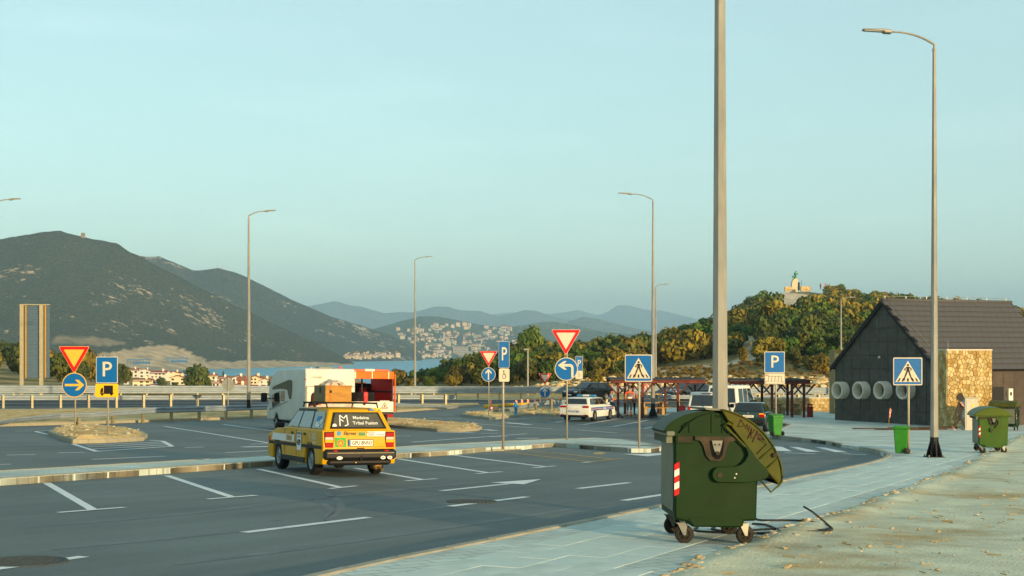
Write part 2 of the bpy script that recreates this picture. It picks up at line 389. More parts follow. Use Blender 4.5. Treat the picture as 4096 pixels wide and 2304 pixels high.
# verge between truck lane and motorway
vk = pxy([(-500, 1722), (0, 1706), (500, 1692), (1077, 1672), (1578, 1650), (1829, 1632), (1919, 1624)])
vb = pxy([(-500, 1662), (0, 1644), (600, 1638), (1077, 1632), (1578, 1624), (1800, 1619), (1919, 1617)])
vg = st(sheet('verge', offset(vk + vb[::-1], .12), .11, m_sand, 2.5, .3, noise=.08, nsc=.4), 'sandy gravel verge between the truck lanes and the motorway')
kerb(vk, vg)
# near pavement and plaza
K1 = pxy([(900, 2440), (1487, 2295), (2040, 2180), (2600, 2061), (3086, 1955), (3179, 1932), (3318, 1904), (3457, 1873), (3515, 1856), (3541, 1843), (3545, 1833), (3517, 1818), (3466, 1806), (3434, 1804)])
K2 = pxy([(3434, 1804), (3364, 1791)]); K3 = pxy([(3364, 1791), (3313, 1779), (3225, 1768), (3076, 1751), (3050, 1745), (3160, 1705), (2900, 1684), (2722, 1674), (2550, 1669), (2300, 1664)])
DE = pxy([(2300, 2560), (2500, 2400), (2650, 2304), (2743, 2250), (2900, 2200), (3076, 2136), (3225, 2085), (3434, 2020), (3596, 1962), (3828, 1872), (3968, 1802), (4088, 1737), (4200, 1690)], .13)
plz = [(40, 78), (44, 100), (20, 103), (4, 100), (3.0, 92)]
swk = st(sheet('pavement', K1 + K2[1:] + K3[1:] + plz[::-1] + DE[::-1], .1185, m_pav, 2.5, .3), 'pale paved footway and plaza in front of the toilet building')
kerb(K1, swk, side=-1, mat=m_kerb2, ln=1.0); kerb([K1[-1], K2[-1]], swk, off=.03, side=-1); kerb(K3, swk, side=-1, mat=m_kerb2, ln=1.0)
# flags of the near pavement: the nearest 300 each their own piece
d0 = (Vector(K1[3]) - Vector(K1[0])).normalized(); n0 = Vector((d0.y, -d0.x)); org = Vector(K1[0])
tl = gtilt(8, 18); sm = MB(); cand = []
def kerb_side(p):                                   # distance right of the kerb line
    best = 1e9
    for a, b_ in zip(K1, K1[1:]):
        a, b_ = Vector(a), Vector(b_); e = b_ - a; t = max(0, min(1, (p - a).dot(e) / e.length_squared)); q = a + e * t
        dd = (p - q); s = dd.dot(Vector((e.y, -e.x)).normalized()); best = min(best, (dd.length if s > 0 else -dd.length), key=abs)
    return best
def dirt_side(p):
    best = 1e9
    for a, b_ in zip(DE, DE[1:]):
        a, b_ = Vector(a), Vector(b_); e = b_ - a; t = max(0, min(1, (p - a).dot(e) / e.length_squared)); q = a + e * t
        dd = (p - q); s = dd.dot(Vector((e.y, -e.x)).normalized()); best = min(best, (dd.length if s > 0 else -dd.length), key=abs)
    return best
for i in range(-14, 62):
    for j in range(0, 26):
        p = org + d0 * ((i + (.5 if j % 2 else 0)) * .8) + n0 * (.36 + j * .4)
        if p.y < 10.5 or p.y > 44 or abs(p.x / p.y) > .42: continue
        if kerb_side(p) < .52 or dirt_side(p) > -.38: continue
        cand.append((p.y, p))
cand.sort(key=lambda t: t[0]); ang = atan2(d0.y, d0.x)
fm = []
for mt in (m_slab, m_slab2):
    o = MB().box(0, 0, -.012, .797, .397, .03, bev=.002).build('paving_flag', mt); fm.append(o.data); bpy.data.objects.remove(o)
for k, (_, p) in enumerate(cand):
    mt = T(p.x, p.y, G(p.x, p.y) + .118 + random.uniform(-.0015, .0015)) @ tl @ RZ(ang) @ RX(random.gauss(0, .002)) @ RY(random.gauss(0, .0015))
    if k < 300:
        o = bpy.data.objects.new('paving_flag', fm[int(random.random() < .4)]); COL.objects.link(o); o.parent = swk; o.matrix_local = mt
    else: sm.box(0, 0, -.012, .797, .397, .03, m=mt, mi=int(random.random() < .4))
if sm.f: tag(sm.build('paving_flags', [m_slab, m_slab2], swk), kind='stuff')
# loose earth on the right
mb = MB(); NR, NC = 150, 70
def dz(u, v): return G(u, v) + .118 + .03 * fbm(u * .35, v * .35, 1, 3) + .012 * fbm(u * 2.4, v * 2.4, 2, 3)
for j in range(NR + 1):
    v = 6 * (75 / 6) ** (j / NR); e = interp(sorted([(p[1], p[0]) for p in DE]), v)
    for i in range(NC + 1):
        u = e - .05 + .06 * nz(v * 1.7, 3) + 40 * (i / NC) ** 2.2
        mb.v.append((u, v, dz(u, v) + (.035 * max(0, 1 - abs(u - e - .25) / .35) * (1 + nz(v * 2, 7)))))
for j in range(NR):
    for i in range(NC): a = j * (NC + 1) + i; mb.f.append((a, a + 1, a + NC + 2, a + NC + 1)); mb.mi.append(0); mb.sm.append(True)
st(mb.build('dirt_ground', m_dirt), 'bare dusty earth strip along the footway')
# pebbles, clods, straw
def rockmesh(mb, p, s, mi=0, rnd=random):
    k = len(mb.v); n = 5
    rings = [(.0, -.5, 1), (.9, -.1, n), (.75, .35, n), (0, .55, 1)]
    q = RZ(rnd.uniform(0, 6)) @ RX(rnd.uniform(-.4, .4)) @ Matrix.Diagonal((s * rnd.uniform(.7, 1.3), s * rnd.uniform(.7, 1.3), s * rnd.uniform(.5, .9), 1))
    pt = [(0, 0, -.5)] + [(.9 * cos(i * 2 * pi / n) * rnd.uniform(.8, 1.2), .9 * sin(i * 2 * pi / n) * rnd.uniform(.8, 1.2), -.1 + rnd.uniform(-.15, .15)) for i in range(n)] + \
         [(.6 * cos(i * 2 * pi / n + .6) * rnd.uniform(.8, 1.2), .6 * sin(i * 2 * pi / n + .6), .35 + rnd.uniform(-.15, .15)) for i in range(n)] + [(0, 0, .5)]
    fs = [(0, 1 + (i + 1) % n, 1 + i) for i in range(n)] + [(11, 6 + i, 6 + (i + 1) % n) for i in range(n)]
    for i in range(n): j = (i + 1) % n; fs += [(1 + i, 1 + j, 6 + i), (1 + j, 6 + j, 6 + i)]
    mb.add(pt, fs, T(*p) @ q, mi)
m_peb = pm('pebble', '#b5ab90', .9, var=.3, scale=9); m_clod = pm('earth_clod', '#a39270', .95, var=.3, scale=9); m_straw = pm('dry_straw', '#9c8a5e', .9, var=.2)
mb = MB(); rr = random.Random(3); tabDE = sorted([(p[1], p[0]) for p in DE])
for k in range(3600):
    v = 11 * (60 / 11) ** rr.random(); e = interp(tabDE, v)
    d = abs(rr.gauss(0, .22)) if k % 3 else rr.uniform(0, .45 * v)
    u = e + d - .05; s = (.010 + .045 * rr.random() ** 6) * (1.2 if k % 3 else 1)
    rockmesh(mb, (u, v, dz(u, v) + s * .25), s, int(rr.random() < .6), rr)
for k in range(260):
    v = 11 * (50 / 11) ** rr.random(); u = interp(tabDE, v) + rr.uniform(.1, .4 * v); L = rr.uniform(.04, .16); a = rr.uniform(0, 3)
    mb.tube((u, v, dz(u, v) + .012), (u + L * cos(a), v + L * sin(a), dz(u, v) + .016), .006, n=4, mi=2)
tag(mb.build('pebbles', [m_peb, m_clod, m_straw]), 'pebbles, clods and straw scattered over the bare earth', kind='stuff')
# stones on the islands
mb = MB()
for isl, n, s0 in ((isl1, 160, .06), (isl2, 150, .05), (isl3, 250, .06)):
    vv = [v.co for v in isl.data.vertices if v.co.z > G(v.co.x, v.co.y) + .14]
    for k in range(n): c = rr.choice(vv); rockmesh(mb, (c.x + rr.uniform(-.2, .2), c.y + rr.uniform(-.2, .2), c.z + .01), s0 * rr.uniform(.4, 1.8), int(rr.random() < .5), rr)
tag(mb.build('island_stones', [m_peb, m_clod]), 'small stones and clods lying on the sand islands', kind='stuff')

# ---------------------------------------------------------------- painted markings
def mk(px, name='bay_line', mat=m_white, off=.005):
    pts = [gp(x, y) for x, y in px]; A = sum(a.x * b_.y - b_.x * a.y for a, b_ in zip(pts, pts[1:] + pts[:1]))
    if A < 0: pts.reverse()
    mb = MB(); mb.flat([(p.x, p.y, p.z + off) for p in pts]); return mb.build(name, mat, lot)
def ln(x0, y0, x1, y1, w=.12, name='bay_line', mat=m_white, off=.005):
    a, b_ = gp(x0, y0), gp(x1, y1); d = (b_ - a).xy.normalized(); n = Vector((-d.y, d.x)) * w / 2; mb = MB(); N = max(1, int((b_ - a).length / 3)); k = []
    if a.y > 55: off += .008
    for i in range(N + 1):
        p = a.xy.lerp(b_.xy, i / N)
        for s in (-1, 1): q = p + n * s; mb.v.append((q.x, q.y, G(q.x, q.y) + off))
    for i in range(N): mb.f.append((2 * i, 2 * i + 2, 2 * i + 3, 2 * i + 1) if True else 0); mb.mi.append(0); mb.sm.append(False)
    return mb.build(name, mat, lot)
for L in ((186, 1932, 372, 2040), (668, 1903, 928, 1989), (1035, 1877, 1362, 1950), (1420, 1873, 1688, 1919), (1592, 1836, 1948, 1891), (1812, 1821, 2178, 1867)): ln(*L, .15)
for L in ((232, 2052, 497, 2031), (830, 1998, 1024, 1983), (1318, 1956, 1425, 1945), (1622, 1925, 1748, 1916), (1905, 1896, 2007, 1888), (2132, 1873, 2220, 1865)): ln(*L, .13, off=.009)
ln(1990, 1805, 2365, 1848, .12, 'yellow_line', m_yell); ln(2112, 1802, 2450, 1837, .12, 'yellow_line', m_yell); ln(2362, 1848, 2495, 1835, .12, 'yellow_line', m_yell, .009)
for i in range(8):
    t = .05 + i * .105; a = (1990 + 375 * t, 1805 + 43 * t); t2 = min(1, t + .22); b_ = (2112 + 338 * t2, 1802 + 35 * t2); ln(*a, *b_, .07, 'yellow_line', m_yell, .009)
mk([(2372, 1812), (2400, 1809), (2425, 1812), (2410, 1818), (2380, 1819)], 'bay_symbol', m_yell); ln(2328, 1851, 2366, 1848, .12)
mk([(2490, 1816), (2560, 1817), (2640, 1813), (2658, 1799), (2664, 1806), (2650, 1819), (2590, 1826)], 'end_marking'); ln(2500, 1818, 2592, 1827, .08, 'yellow_line', m_yell, .01)
ln(1765, 1964, 2050, 1934, .15, 'arrow_shaft'); mk([(1960, 1932), (2165, 1918), (2096, 1939)], 'arrow_head', off=.009)
for L in ((-150, 2296, 336, 2227), (975, 2131, 1475, 2070), (1800, 2026, 2107, 1988), (2312, 1955, 2518, 1931), (2493, 2003, 2700, 1972)): ln(*L, .16, 'centre_dash')
for L in ((656, 1706, 1082, 1774), (893, 1698, 1140, 1731), (25, 1821, 141, 1818), (232, 1812, 338, 1809.5), (366, 1838, 661, 1825.6), (-60, 1860, 43, 1857), (739, 1791, 817, 1788), (903, 1811, 1118, 1801),
          (999, 1778, 1113, 1773), (60, 1726, 129, 1724.6), (1571, 1745, 1643, 1744.6), (1649, 1769, 2109, 1735), (1925, 1735, 1997, 1734), (1571, 1793, 1646, 1789),
          (1615, 1672.5, 2208, 1716), (1711, 1673, 1767, 1673.5), (1792, 1673, 1842, 1673.5), (2312, 1721, 2468, 1733), (2586, 1743.6, 2637, 1746.5), (141, 1727, 190, 1739), (141, 1727, 215, 1722)): ln(*L, .15, 'lane_line')
for L in ((971, 1789, 1113, 1786), (1755, 1733, 1894, 1732), (1956, 1749, 2031, 1749), (2065, 1754, 2155, 1754), (1935, 1719, 1983, 1724), (1780, 1695, 1876, 1702), (2022, 1692, 2121, 1700)): ln(*L, .45, 'lane_arrow', off=.009)
for L in ((293, 1777, 389, 1807), (389, 1806, 688, 1786), (688, 1786, 651, 1765), (652, 1765, 593, 1761), (340, 1782, 650, 1768), (352, 1789, 664, 1774), (368, 1797, 678, 1780)): ln(*L, .16, 'hatch_line', off=.007)
for L in ((2202, 1692, 2247, 1693), (2311, 1699, 2355, 1702), (2425, 1707.7, 2477, 1709.6), (2559, 1715.5, 2606, 1718)): ln(*L, .16, off=.012)
for L in ((2223, 1690, 2324, 1675), (2334, 1699, 2475, 1675), (2452, 1706.7, 2592, 1681), (2578, 1714.5, 2690, 1693)): ln(*L, .14)
ln(2046, 1682.5, 2239, 1667, .12, 'yellow_line', m_yell); ln(2118, 1687, 2245, 1670, .12, 'yellow_line', m_yell)
c4 = lambda x, y: (2900 + x / 2.154, 1700 + y / 2.154)
for q in ([(400, 182), (490, 188), (578, 228), (440, 224)], [(550, 188), (625, 190), (820, 232), (705, 231)], [(778, 192), (860, 195), (1058, 236), (948, 234)]): mk([c4(*p) for p in q], 'zebra_stripe')
for q in ((512, 240, 780, 250), (1010, 248, 1218, 258)): a, b_ = c4(q[0], q[1]), c4(q[2], q[3]); ln(*a, *b_, .2, 'give_way_dash')
m_tm = pm('tyre_rubber_mark', '#565c5c', .6, var=.15, scale=3, col2='#656c6b', thr=(.35, .7))
def curve_mark(px, w):
    P = [gp(x, y) for x, y in px]; pts = []
    for i in range(len(P) - 1):
        p0, p1, p2, p3 = P[max(i - 1, 0)], P[i], P[i + 1], P[min(i + 2, len(P) - 1)]
        for j in range(6): t = j / 6; pts.append(.5 * ((2 * p1) + (p2 - p0) * t + (2 * p0 - 5 * p1 + 4 * p2 - p3) * t * t + (3 * p1 - p0 - 3 * p2 + p3) * t ** 3))
    mb = MB()
    for i, p in enumerate(pts):
        d = (pts[min(i + 1, len(pts) - 1)] - pts[max(i - 1, 0)]).xy.normalized(); q = Vector((-d.y, d.x)) * w / 2 * min(1, .2 + i / 5, .2 + (len(pts) - 1 - i) / 5)
        for s in (-1, 1): r_ = p.xy + q * s; mb.v.append((r_.x, r_.y, G(r_.x, r_.y) + .003))
    for i in range(len(pts) - 1): mb.f.append((2 * i, 2 * i + 2, 2 * i + 3, 2 * i + 1)); mb.mi.append(0); mb.sm.append(False)
    mb.build('tyre_mark', m_tm, lot)
for px, w in (([(1290, 1965), (1345, 1998), (1365, 2030), (1330, 2065), (1290, 2090)], .13), ([(1240, 1990), (1300, 2020), (1322, 2050), (1285, 2082)], .12), ([(200, 2200), (900, 2130), (1600, 2050), (2300, 1960)], .2), ([(700, 2260), (1300, 2180), (2000, 2080), (2600, 1990)], .22), ([(100, 2110), (700, 2060), (1300, 1990), (1900, 1930), (2500, 1880)], .18)): curve_mark(px, w)
# manhole covers
m_iron = pm('cast_iron', '#444b4a', .85, metal=0, var=.25, scale=14, bump=.8, bscale=40)
for x, y, r_, lb in ((90, 2247, .46, 'round cast iron manhole cover at the lower left corner'), (1890, 2007, .42, 'round cast iron manhole cover under the dashed line before the arrow')):
    p = gp(x, y); e = empty('manhole_cover', p + Vector((0, 0, .004)), 0, lb, 'manhole cover', tilt=gtilt(p.x, p.y))
    MB().lathe([(r_ * .86, 0), (r_ * .86, .006), (r_, .006), (r_, -.01)], 28).build('rim', m_iron, e)
    mb = MB(); mb.lathe([(0, .003), (r_ * .85, .003)], 28)
    for k in range(-5, 6):
        for j in range(-5, 6):
            if hypot(k, j) < 5.4: mb.box(k * r_ * .145, j * r_ * .145, .005, r_ * .09, r_ * .09, .006)
    mb.build('plate', m_iron, e)

# ---------------------------------------------------------------- motorway
HW = [(-95, 75), (-70, 84), (-35, 97), (0, 110.5), (20, 118), (45, 124), (110, 128)]
def along(pl, d):
    P = [Vector(p) for p in pl]; out = []
    for i, p in enumerate(P):
        t = (P[min(i + 1, len(P) - 1)] - P[max(i - 1, 0)]).normalized(); out.append(p + Vector((-t.y, t.x)) * d)
    return [q.to_tuple() for q in out]
def strip(name, d0_, d1_, off, mat, parent=None, line=HW, g=G):
    A, B = along(line, d0_), along(line, d1_); mb = MB(); pts = []
    for (a, b_, c, d) in zip(A, A[1:], B, B[1:]):
        N = max(1, int(hypot(b_[0] - a[0], b_[1] - a[1]) / 4))
        for i in range(N + (1 if b_ == A[-1] else 0)):
            t = i / N; p = (a[0] + (b_[0] - a[0]) * t, a[1] + (b_[1] - a[1]) * t); q = (c[0] + (d[0] - c[0]) * t, c[1] + (d[1] - c[1]) * t)
            mb.v += [(p[0], p[1], g(*p) + off), (q[0], q[1], g(*q) + off)]
    for i in range(len(mb.v) // 2 - 1): mb.f.append((2 * i, 2 * i + 2, 2 * i + 3, 2 * i + 1)); mb.mi.append(0); mb.sm.append(False)
    return mb.build(name, mat, parent)
hw = st(strip('motorway', -5.2, 5.2, .03, m_asph2), 'dark fresh asphalt of the motorway behind the guardrails')
strip('edge_line', -4.7, -4.5, .038, m_white, hw); strip('edge_line', 4.5, 4.7, .038, m_white, hw); strip('edge_line', -.1, .1, .038, m_white, hw)
st(strip('far_verge', 5.2, 14, .06, m_sand), 'sandy far verge of the motorway')
# ---------------------------------------------------------------- slopes beyond the motorway, hill, sea, mountains
SEA = -25.0
SKY_T = [(1400, 1560), (1560, 1542), (1700, 1520), (1900, 1500), (2100, 1465), (2300, 1440), (2600, 1405), (2750, 1345), (2900, 1290), (3050, 1205), (3110, 1166), (3180, 1158), (3300, 1172), (3450, 1195), (3700, 1222), (3900, 1242), (4096, 1265), (4600, 1350), (5400, 1500), (7000, 1560)]
RD_T = [(1400, 165), (1700, 185), (2100, 230), (2600, 290), (2900, 370), (3180, 430), (4096, 430), (5400, 300), (7000, 260)]
LSK_T = [(-3000, 1330), (-800, 1370), (0, 1440), (200, 1482), (420, 1530), (600, 1568), (800, 1570)]
V0 = 133.0
def hill(x, v):
    """height of the land beyond the motorway at photograph column x and distance v"""
    u = (x - CX) / F * v; z0 = G((x - CX) / F * V0, V0)
    # seaward slope
    sea_sl = interp([(133, z0), (190, -7.5), (400, -10.5), (600, -12.5), (850, -15.3), (1000, -22), (1150, -28), (1400, -30)], v)
    if x < 800:
        yr = interp(LSK_T, x); vr = 290; zr = (YH - yr) / F * vr; t = min(1, (v - V0) / (vr - V0)); zz = z0 + (zr - z0) * (t ** 1.2) if v <= vr else zr - (v - vr) * .12
        return max(sea_sl, zz) if x < 560 else sea_sl + (max(sea_sl, zz) - sea_sl) * (800 - x) / 240
    if x < 1400: return sea_sl
    yr = interp(SKY_T, x); vr = interp(RD_T, x); zr = (YH - yr) / F * vr
    bank = sst(1900, 2500, x) * 1.3
    zb = z0 + bank * sst(133, 141, v)
    if v <= vr:
        t = max(0, (v - 141) / (vr - 141)); k = t + .10 * sin(t * 2 * pi); zz = zb + (zr - zb) * max(0, k)
    else: zz = zr - (v - vr) * .25 - ((v - vr) * .02) ** 2
    zz += (.5 * fbm(u * .03, v * .03, 5) * sst(150, 200, v)) * (1 - sst(vr - 60, vr, v))
    zz = max(zz, SEA - 3)
    if x < 1560: w = sst(1400, 1560, x); zz = sea_sl * (1 - w) + zz * w
    return zz
def hillp(x, y, lo=V0, hi=None):
    """first point of that land seen at pixel (x, y)"""
    hi = hi or (interp(RD_T, x) if x > 1400 else 300); r_ = ray(x, y); d = lo
    while d < hi:
        if r_.z * d <= hill(x, d): break
        d += .8
    return Vector((r_.x * d, d, hill(x, d)))
m_hill = pm('dry_hillside', '#a58d58', .95, var=.3, scale=.25, bump=.8, bscale=1.5, col2='#5d5a30', thr=(.42, .62), detail=8)
mb = MB(); xs = [-3000 + 70 * i for i in range(150)]; vsr = [127 + 3 * i for i in range(12)] + [164 * (1300 / 164) ** (i / 60) for i in range(61)]
for v in vsr:
    for x in xs: mb.v.append(((x - CX) / F * v, v, (hill(x, v) if v > V0 else G((x - CX) / F * v, v) - (.25 if v < 130 else .04)) + .02))
for j in range(len(vsr) - 1):
    for i in range(len(xs) - 1): a = j * len(xs) + i; mb.f.append((a, a + 1, a + len(xs) + 1, a + len(xs))); mb.mi.append(0); mb.sm.append(True)
st(mb.build('hillside', m_hill), 'scrubby hillside behind the motorway falling to the bay')
# trodden path up the hill
m_path = pm('pale_path', '#cdbfa4', .95, var=.2, scale=1, bump=.5, col2='#9c8a66')
def hpath(px, w, label, name='path'):
    P = [hillp(x, y) for x, y in px]; mb = MB(); dense = []
    for a, b_ in zip(P, P[1:]):
        N = max(2, int((b_ - a).length / 3))
        for i in range(N): dense.append(a.lerp(b_, i / N))
    dense.append(P[-1])
    for i, p in enumerate(dense):
        d = (dense[min(i + 1, len(dense) - 1)] - dense[max(0, i - 1)]).xy.normalized(); n = Vector((-d.y, d.x)); ww = w * (1 + .3 * nz(i * .4, 2))
        for k in (-1, -.33, .33, 1):
            q = p.xy + n * ww * k; mb.v.append((q.x, q.y, hill(CX + F * q.x / q.y, q.y) + .10 - .05 * abs(k)))
    for i in range(len(dense) - 1):
        for k in range(3): a = i * 4 + k; mb.f.append((a, a + 4, a + 5, a + 1)); mb.mi.append(0); mb.sm.append(True)
    st(mb.build(name, m_path), label)
PATH1 = [(2560, 1496), (2700, 1478), (2850, 1466), (2960, 1448), (3015, 1425), (3048, 1398), (3020, 1376), (2985, 1360), (2992, 1340), (3035, 1318)]
PATH2 = [(3170, 1222), (3190, 1205), (3205, 1190), (3195, 1176)]
hpath(PATH1, 1.7, 'pale winding footpath climbing the hill'); hpath(PATH2, 4.5, 'pale gravel clearing below the hilltop monument')
# rubble bank
m_rub = pm('limestone_rubble', '#bfa066', .95, var=.3, scale=2, bump=.5, col2='#a3854f'); m_rub2 = pm('pale_rubble', '#c9b78e', .95, var=.25, scale=2, bump=.5)
mb = MB(); rr = random.Random(11)
for k in range(4200):
    x = rr.uniform(1600, 4300); v = 133.5 + 10 * rr.random() ** 1.3; w = sst(1650, 2500, x)
    if rr.random() > .22 + .78 * w: continue
    s = .10 + .38 * rr.random() ** 3; u = (x - CX) / F * v; rockmesh(mb, (u, v, hill(x, v) + s * .3), s, int(rr.random() < .45), rr)
tag(mb.build('rubble', [m_rub, m_rub2]), 'yellow limestone rubble heaped along the foot of the hill', kind='stuff')

# sea
m_sea = bpy.data.materials.new('sea_water'); m_sea.use_nodes = True; n, l = m_sea.node_tree.nodes, m_sea.node_tree.links; b = n['Principled BSDF']
b.inputs['Base Color'].default_value = (.012, .24, .36, 1); b.inputs['Roughness'].default_value = .3; b.inputs['Specular IOR Level'].default_value = .12
t_ = n.new('ShaderNodeTexCoord'); q_ = n.new('ShaderNodeMapping'); q_.inputs['Scale'].default_value = (.06, .03, 1); l.new(t_.outputs['Object'], q_.inputs[0])
z_ = n.new('ShaderNodeTexNoise'); z_.inputs['Scale'].default_value = 1; z_.inputs['Detail'].default_value = 9; z_.inputs['Roughness'].default_value = .65; l.new(q_.outputs[0], z_.inputs[0])
bp_ = n.new('ShaderNodeBump'); bp_.inputs['Strength'].default_value = 1; bp_.inputs['Distance'].default_value = 3; l.new(z_.outputs[0], bp_.inputs['Height']); l.new(bp_.outputs[0], b.inputs['Normal'])
mb = MB(); mb.flat([(-9000, 500, SEA), (9000, 500, SEA), (9000, 17000, SEA), (-9000, 17000, SEA)]); st(mb.build('sea', m_sea), 'turquoise water of the bay')

def mount_mat(name, green, rock, rsc, thr, gsc=.03, tan=None):
    m = bpy.data.materials.new(name); m.use_nodes = True; n, l = m.node_tree.nodes, m.node_tree.links; b = n['Principled BSDF']; b.inputs['Roughness'].default_value = 1; b.inputs['Specular IOR Level'].default_value = 0
    t = n.new('ShaderNodeTexCoord')
    a = n.new('ShaderNodeTexNoise'); a.inputs['Scale'].default_value = gsc; a.inputs['Detail'].default_value = 5; a.inputs['Roughness'].default_value = .7; l.new(t.outputs['Object'], a.inputs[0])
    cr_ = n.new('ShaderNodeValToRGB'); e = cr_.color_ramp.elements; g = lin(green); e[0].position = .36; e[1].position = .66; e[0].color = (g[0] * .2, g[1] * .22, g[2] * .25, 1); e[1].color = (g[0] * 2.0, g[1] * 1.9, g[2] * 1.7, 1); l.new(a.outputs[0], cr_.inputs[0])
    r1 = n.new('ShaderNodeTexNoise'); r1.inputs['Scale'].default_value = rsc; r1.inputs['Detail'].default_value = 11; r1.inputs['Roughness'].default_value = .68; l.new(t.outputs['Object'], r1.inputs[0])
    r2 = n.new('ShaderNodeTexNoise'); r2.inputs['Scale'].default_value = rsc * 9; r2.inputs['Detail'].default_value = 8; r2.inputs['Roughness'].default_value = .7; l.new(t.outputs['Object'], r2.inputs[0])
    sm_ = n.new('ShaderNodeMath'); sm_.operation = 'MULTIPLY_ADD'; sm_.inputs[1].default_value = .62; l.new(r1.outputs[0], sm_.inputs[0]); h2 = n.new('ShaderNodeMath'); h2.operation = 'MULTIPLY'; h2.inputs[1].default_value = .5; l.new(r2.outputs[0], h2.inputs[0]); l.new(h2.outputs[0], sm_.inputs[2])
    mr = n.new('ShaderNodeMapRange'); mr.inputs[1].default_value = thr + .15; mr.inputs[2].default_value = thr + .18; l.new(sm_.outputs[0], mr.inputs[0])
    vc = n.new('ShaderNodeVertexColor'); vc.layer_name = 'rock'; ad = n.new('ShaderNodeMath'); ad.operation = 'MAXIMUM'; ad.use_clamp = True; l.new(mr.outputs[0], ad.inputs[0])
    sp = n.new('ShaderNodeSeparateColor'); l.new(vc.outputs[0], sp.inputs[0]); l.new(sp.outputs[0], ad.inputs[1])
    mx = n.new('ShaderNodeMix'); mx.data_type = 'RGBA'; l.new(ad.outputs[0], mx.inputs[0]); l.new(cr_.outputs[0], mx.inputs[6])
    rc = n.new('ShaderNodeMix'); rc.data_type = 'RGBA'; rc.blend_type = 'MULTIPLY'; rc.inputs[0].default_value = .7; rc.inputs[6].default_value = (*lin(rock), 1)
    n4 = n.new('ShaderNodeTexNoise'); n4.inputs['Scale'].default_value = rsc * 6; n4.inputs['Detail'].default_value = 6; l.new(t.outputs['Object'], n4.inputs[0])
    mr4 = n.new('ShaderNodeMapRange'); mr4.inputs[1].default_value = .3; mr4.inputs[2].default_value = .65; mr4.inputs[3].default_value = .4; mr4.inputs[4].default_value = 1.3; l.new(n4.outputs[0], mr4.inputs[0]); l.new(mr4.outputs[0], rc.inputs[7])
    l.new(rc.outputs[2], mx.inputs[7]); l.new(mx.outputs[2], b.inputs['Base Color'])
    bp = n.new('ShaderNodeBump'); bp.inputs['Strength'].default_value = 1; bp.inputs['Distance'].default_value = .5 / gsc; l.new(a.outputs[0], bp.inputs['Height']); l.new(bp.outputs[0], b.inputs['Normal'])
    return m
class Mount:
    """ridge seen as a skyline of photograph pixels at distance vr(x), foot at vb(x)"""
    def __init__(s, sky, vr, vb, rough=.06, nsc=.003, prof=1.15, base=SEA - 1):
        s.sky, s.vr, s.vb, s.rough, s.nsc, s.prof, s.base = sky, vr, vb, rough, nsc, prof, base
    def z(s, x, v):
        vr, vb = interp(s.vr, x), interp(s.vb, x); zr = (YH - interp(s.sky, x)) / F * vr
        if v > vr: return zr - (v - vr) * .35
        t = max(0, (v - vb) / max(1, vr - vb)); h = zr - s.base; u = (x - CX) / F * v
        gul = abs(fbm(u * s.nsc, v * s.nsc * .35, 9, 4)); w = sin(pi * min(1, t)) ** .7
        return s.base + h * (t ** s.prof) - h * s.rough * 2.2 * gul * w + h * .012 * fbm(u * s.nsc * 9, v * s.nsc * 9, 4, 3) * min(1, t * 4)
    def pt(s, x, y):
        r_ = ray(x, y); vr, vb = interp(s.vr, x), interp(s.vb, x); N = 160
        for i in range(N):
            v = vb + (vr - vb) * i / N
            if r_.z * v <= s.z(x, v): break
        return Vector((r_.x * v, v, s.z(x, v)))
    def build(s, name, mat, label, dx=14, nv=46, rock=None):
        x0, x1 = s.sky[0][0], s.sky[-1][0]; xs = [x0 + dx * i for i in range(int((x1 - x0) / dx) + 1)]; mb = MB(); col = []
        for j in range(nv + 4):
            for x in xs:
                vr, vb = interp(s.vr, x), interp(s.vb, x); v = vb + (vr - vb) * (j / nv); z_ = s.z(x, v); mb.v.append(((x - CX) / F * v, v, z_)); col.append(rock(x, YH - z_ / v * F) if rock else 0)
        W = len(xs)
        for j in range(nv + 3):
            for i in range(W - 1): a = j * W + i; mb.f.append((a, a + 1, a + W + 1, a + W)); mb.mi.append(0); mb.sm.append(True)
        o = mb.build(name, mat); at_ = o.data.color_attributes.new('rock', 'FLOAT_COLOR', 'POINT'); at_.data.foreach_set('color', [c for q in col for c in (q, q, q, 1)])
        return st(o, label)
mm1 = mount_mat('maquis_near', '#3a3d2a', '#bda884', .010, .485, .22)
mm2 = mount_mat('maquis_mid', '#383d2e', '#b0a48e', .008, .475, .15)
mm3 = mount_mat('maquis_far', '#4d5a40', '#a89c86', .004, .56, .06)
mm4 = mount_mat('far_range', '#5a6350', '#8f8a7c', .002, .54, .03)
def q1(x, y):                                       # quarry cut and bare foreshore on the near mountain
    q = 0
    if 330 < x < 830:
        top = interp([(330, 1425), (420, 1412), (540, 1395), (600, 1383), (680, 1382), (740, 1400), (790, 1425), (830, 1440)], x)
        if y > top: q = .95
    if 200 < x < 520:
        t2 = interp([(200, 1352), (290, 1346), (380, 1345), (450, 1362), (520, 1372)], x); b2 = interp([(200, 1378), (400, 1384), (520, 1376)], x)
        if t2 < y < b2: q = max(q, .4)
    if x > 820 and y > 1442 + 4 * nz(x * .05, 0): q = .85 if y > interp([(820, 1444), (1100, 1442), (1430, 1456)], x) + 8 * nz(x * .02, 5) else 0
    return q
M1 = Mount([(-2600, 1180), (-1200, 1080), (-600, 1010), (0, 956), (130, 935), (240, 921), (300, 938), (340, 950), (400, 961), (470, 974), (520, 1010), (563, 1027), (640, 1068), (781, 1142), (900, 1202), (1100, 1300), (1250, 1365), (1380, 1432), (1425, 1458)],
           [(-2600, 2300), (600, 2300), (1425, 2500)], [(-2600, 1500), (0, 1600), (500, 1720), (700, 1750), (1100, 1990), (1425, 2330)], rough=.085)
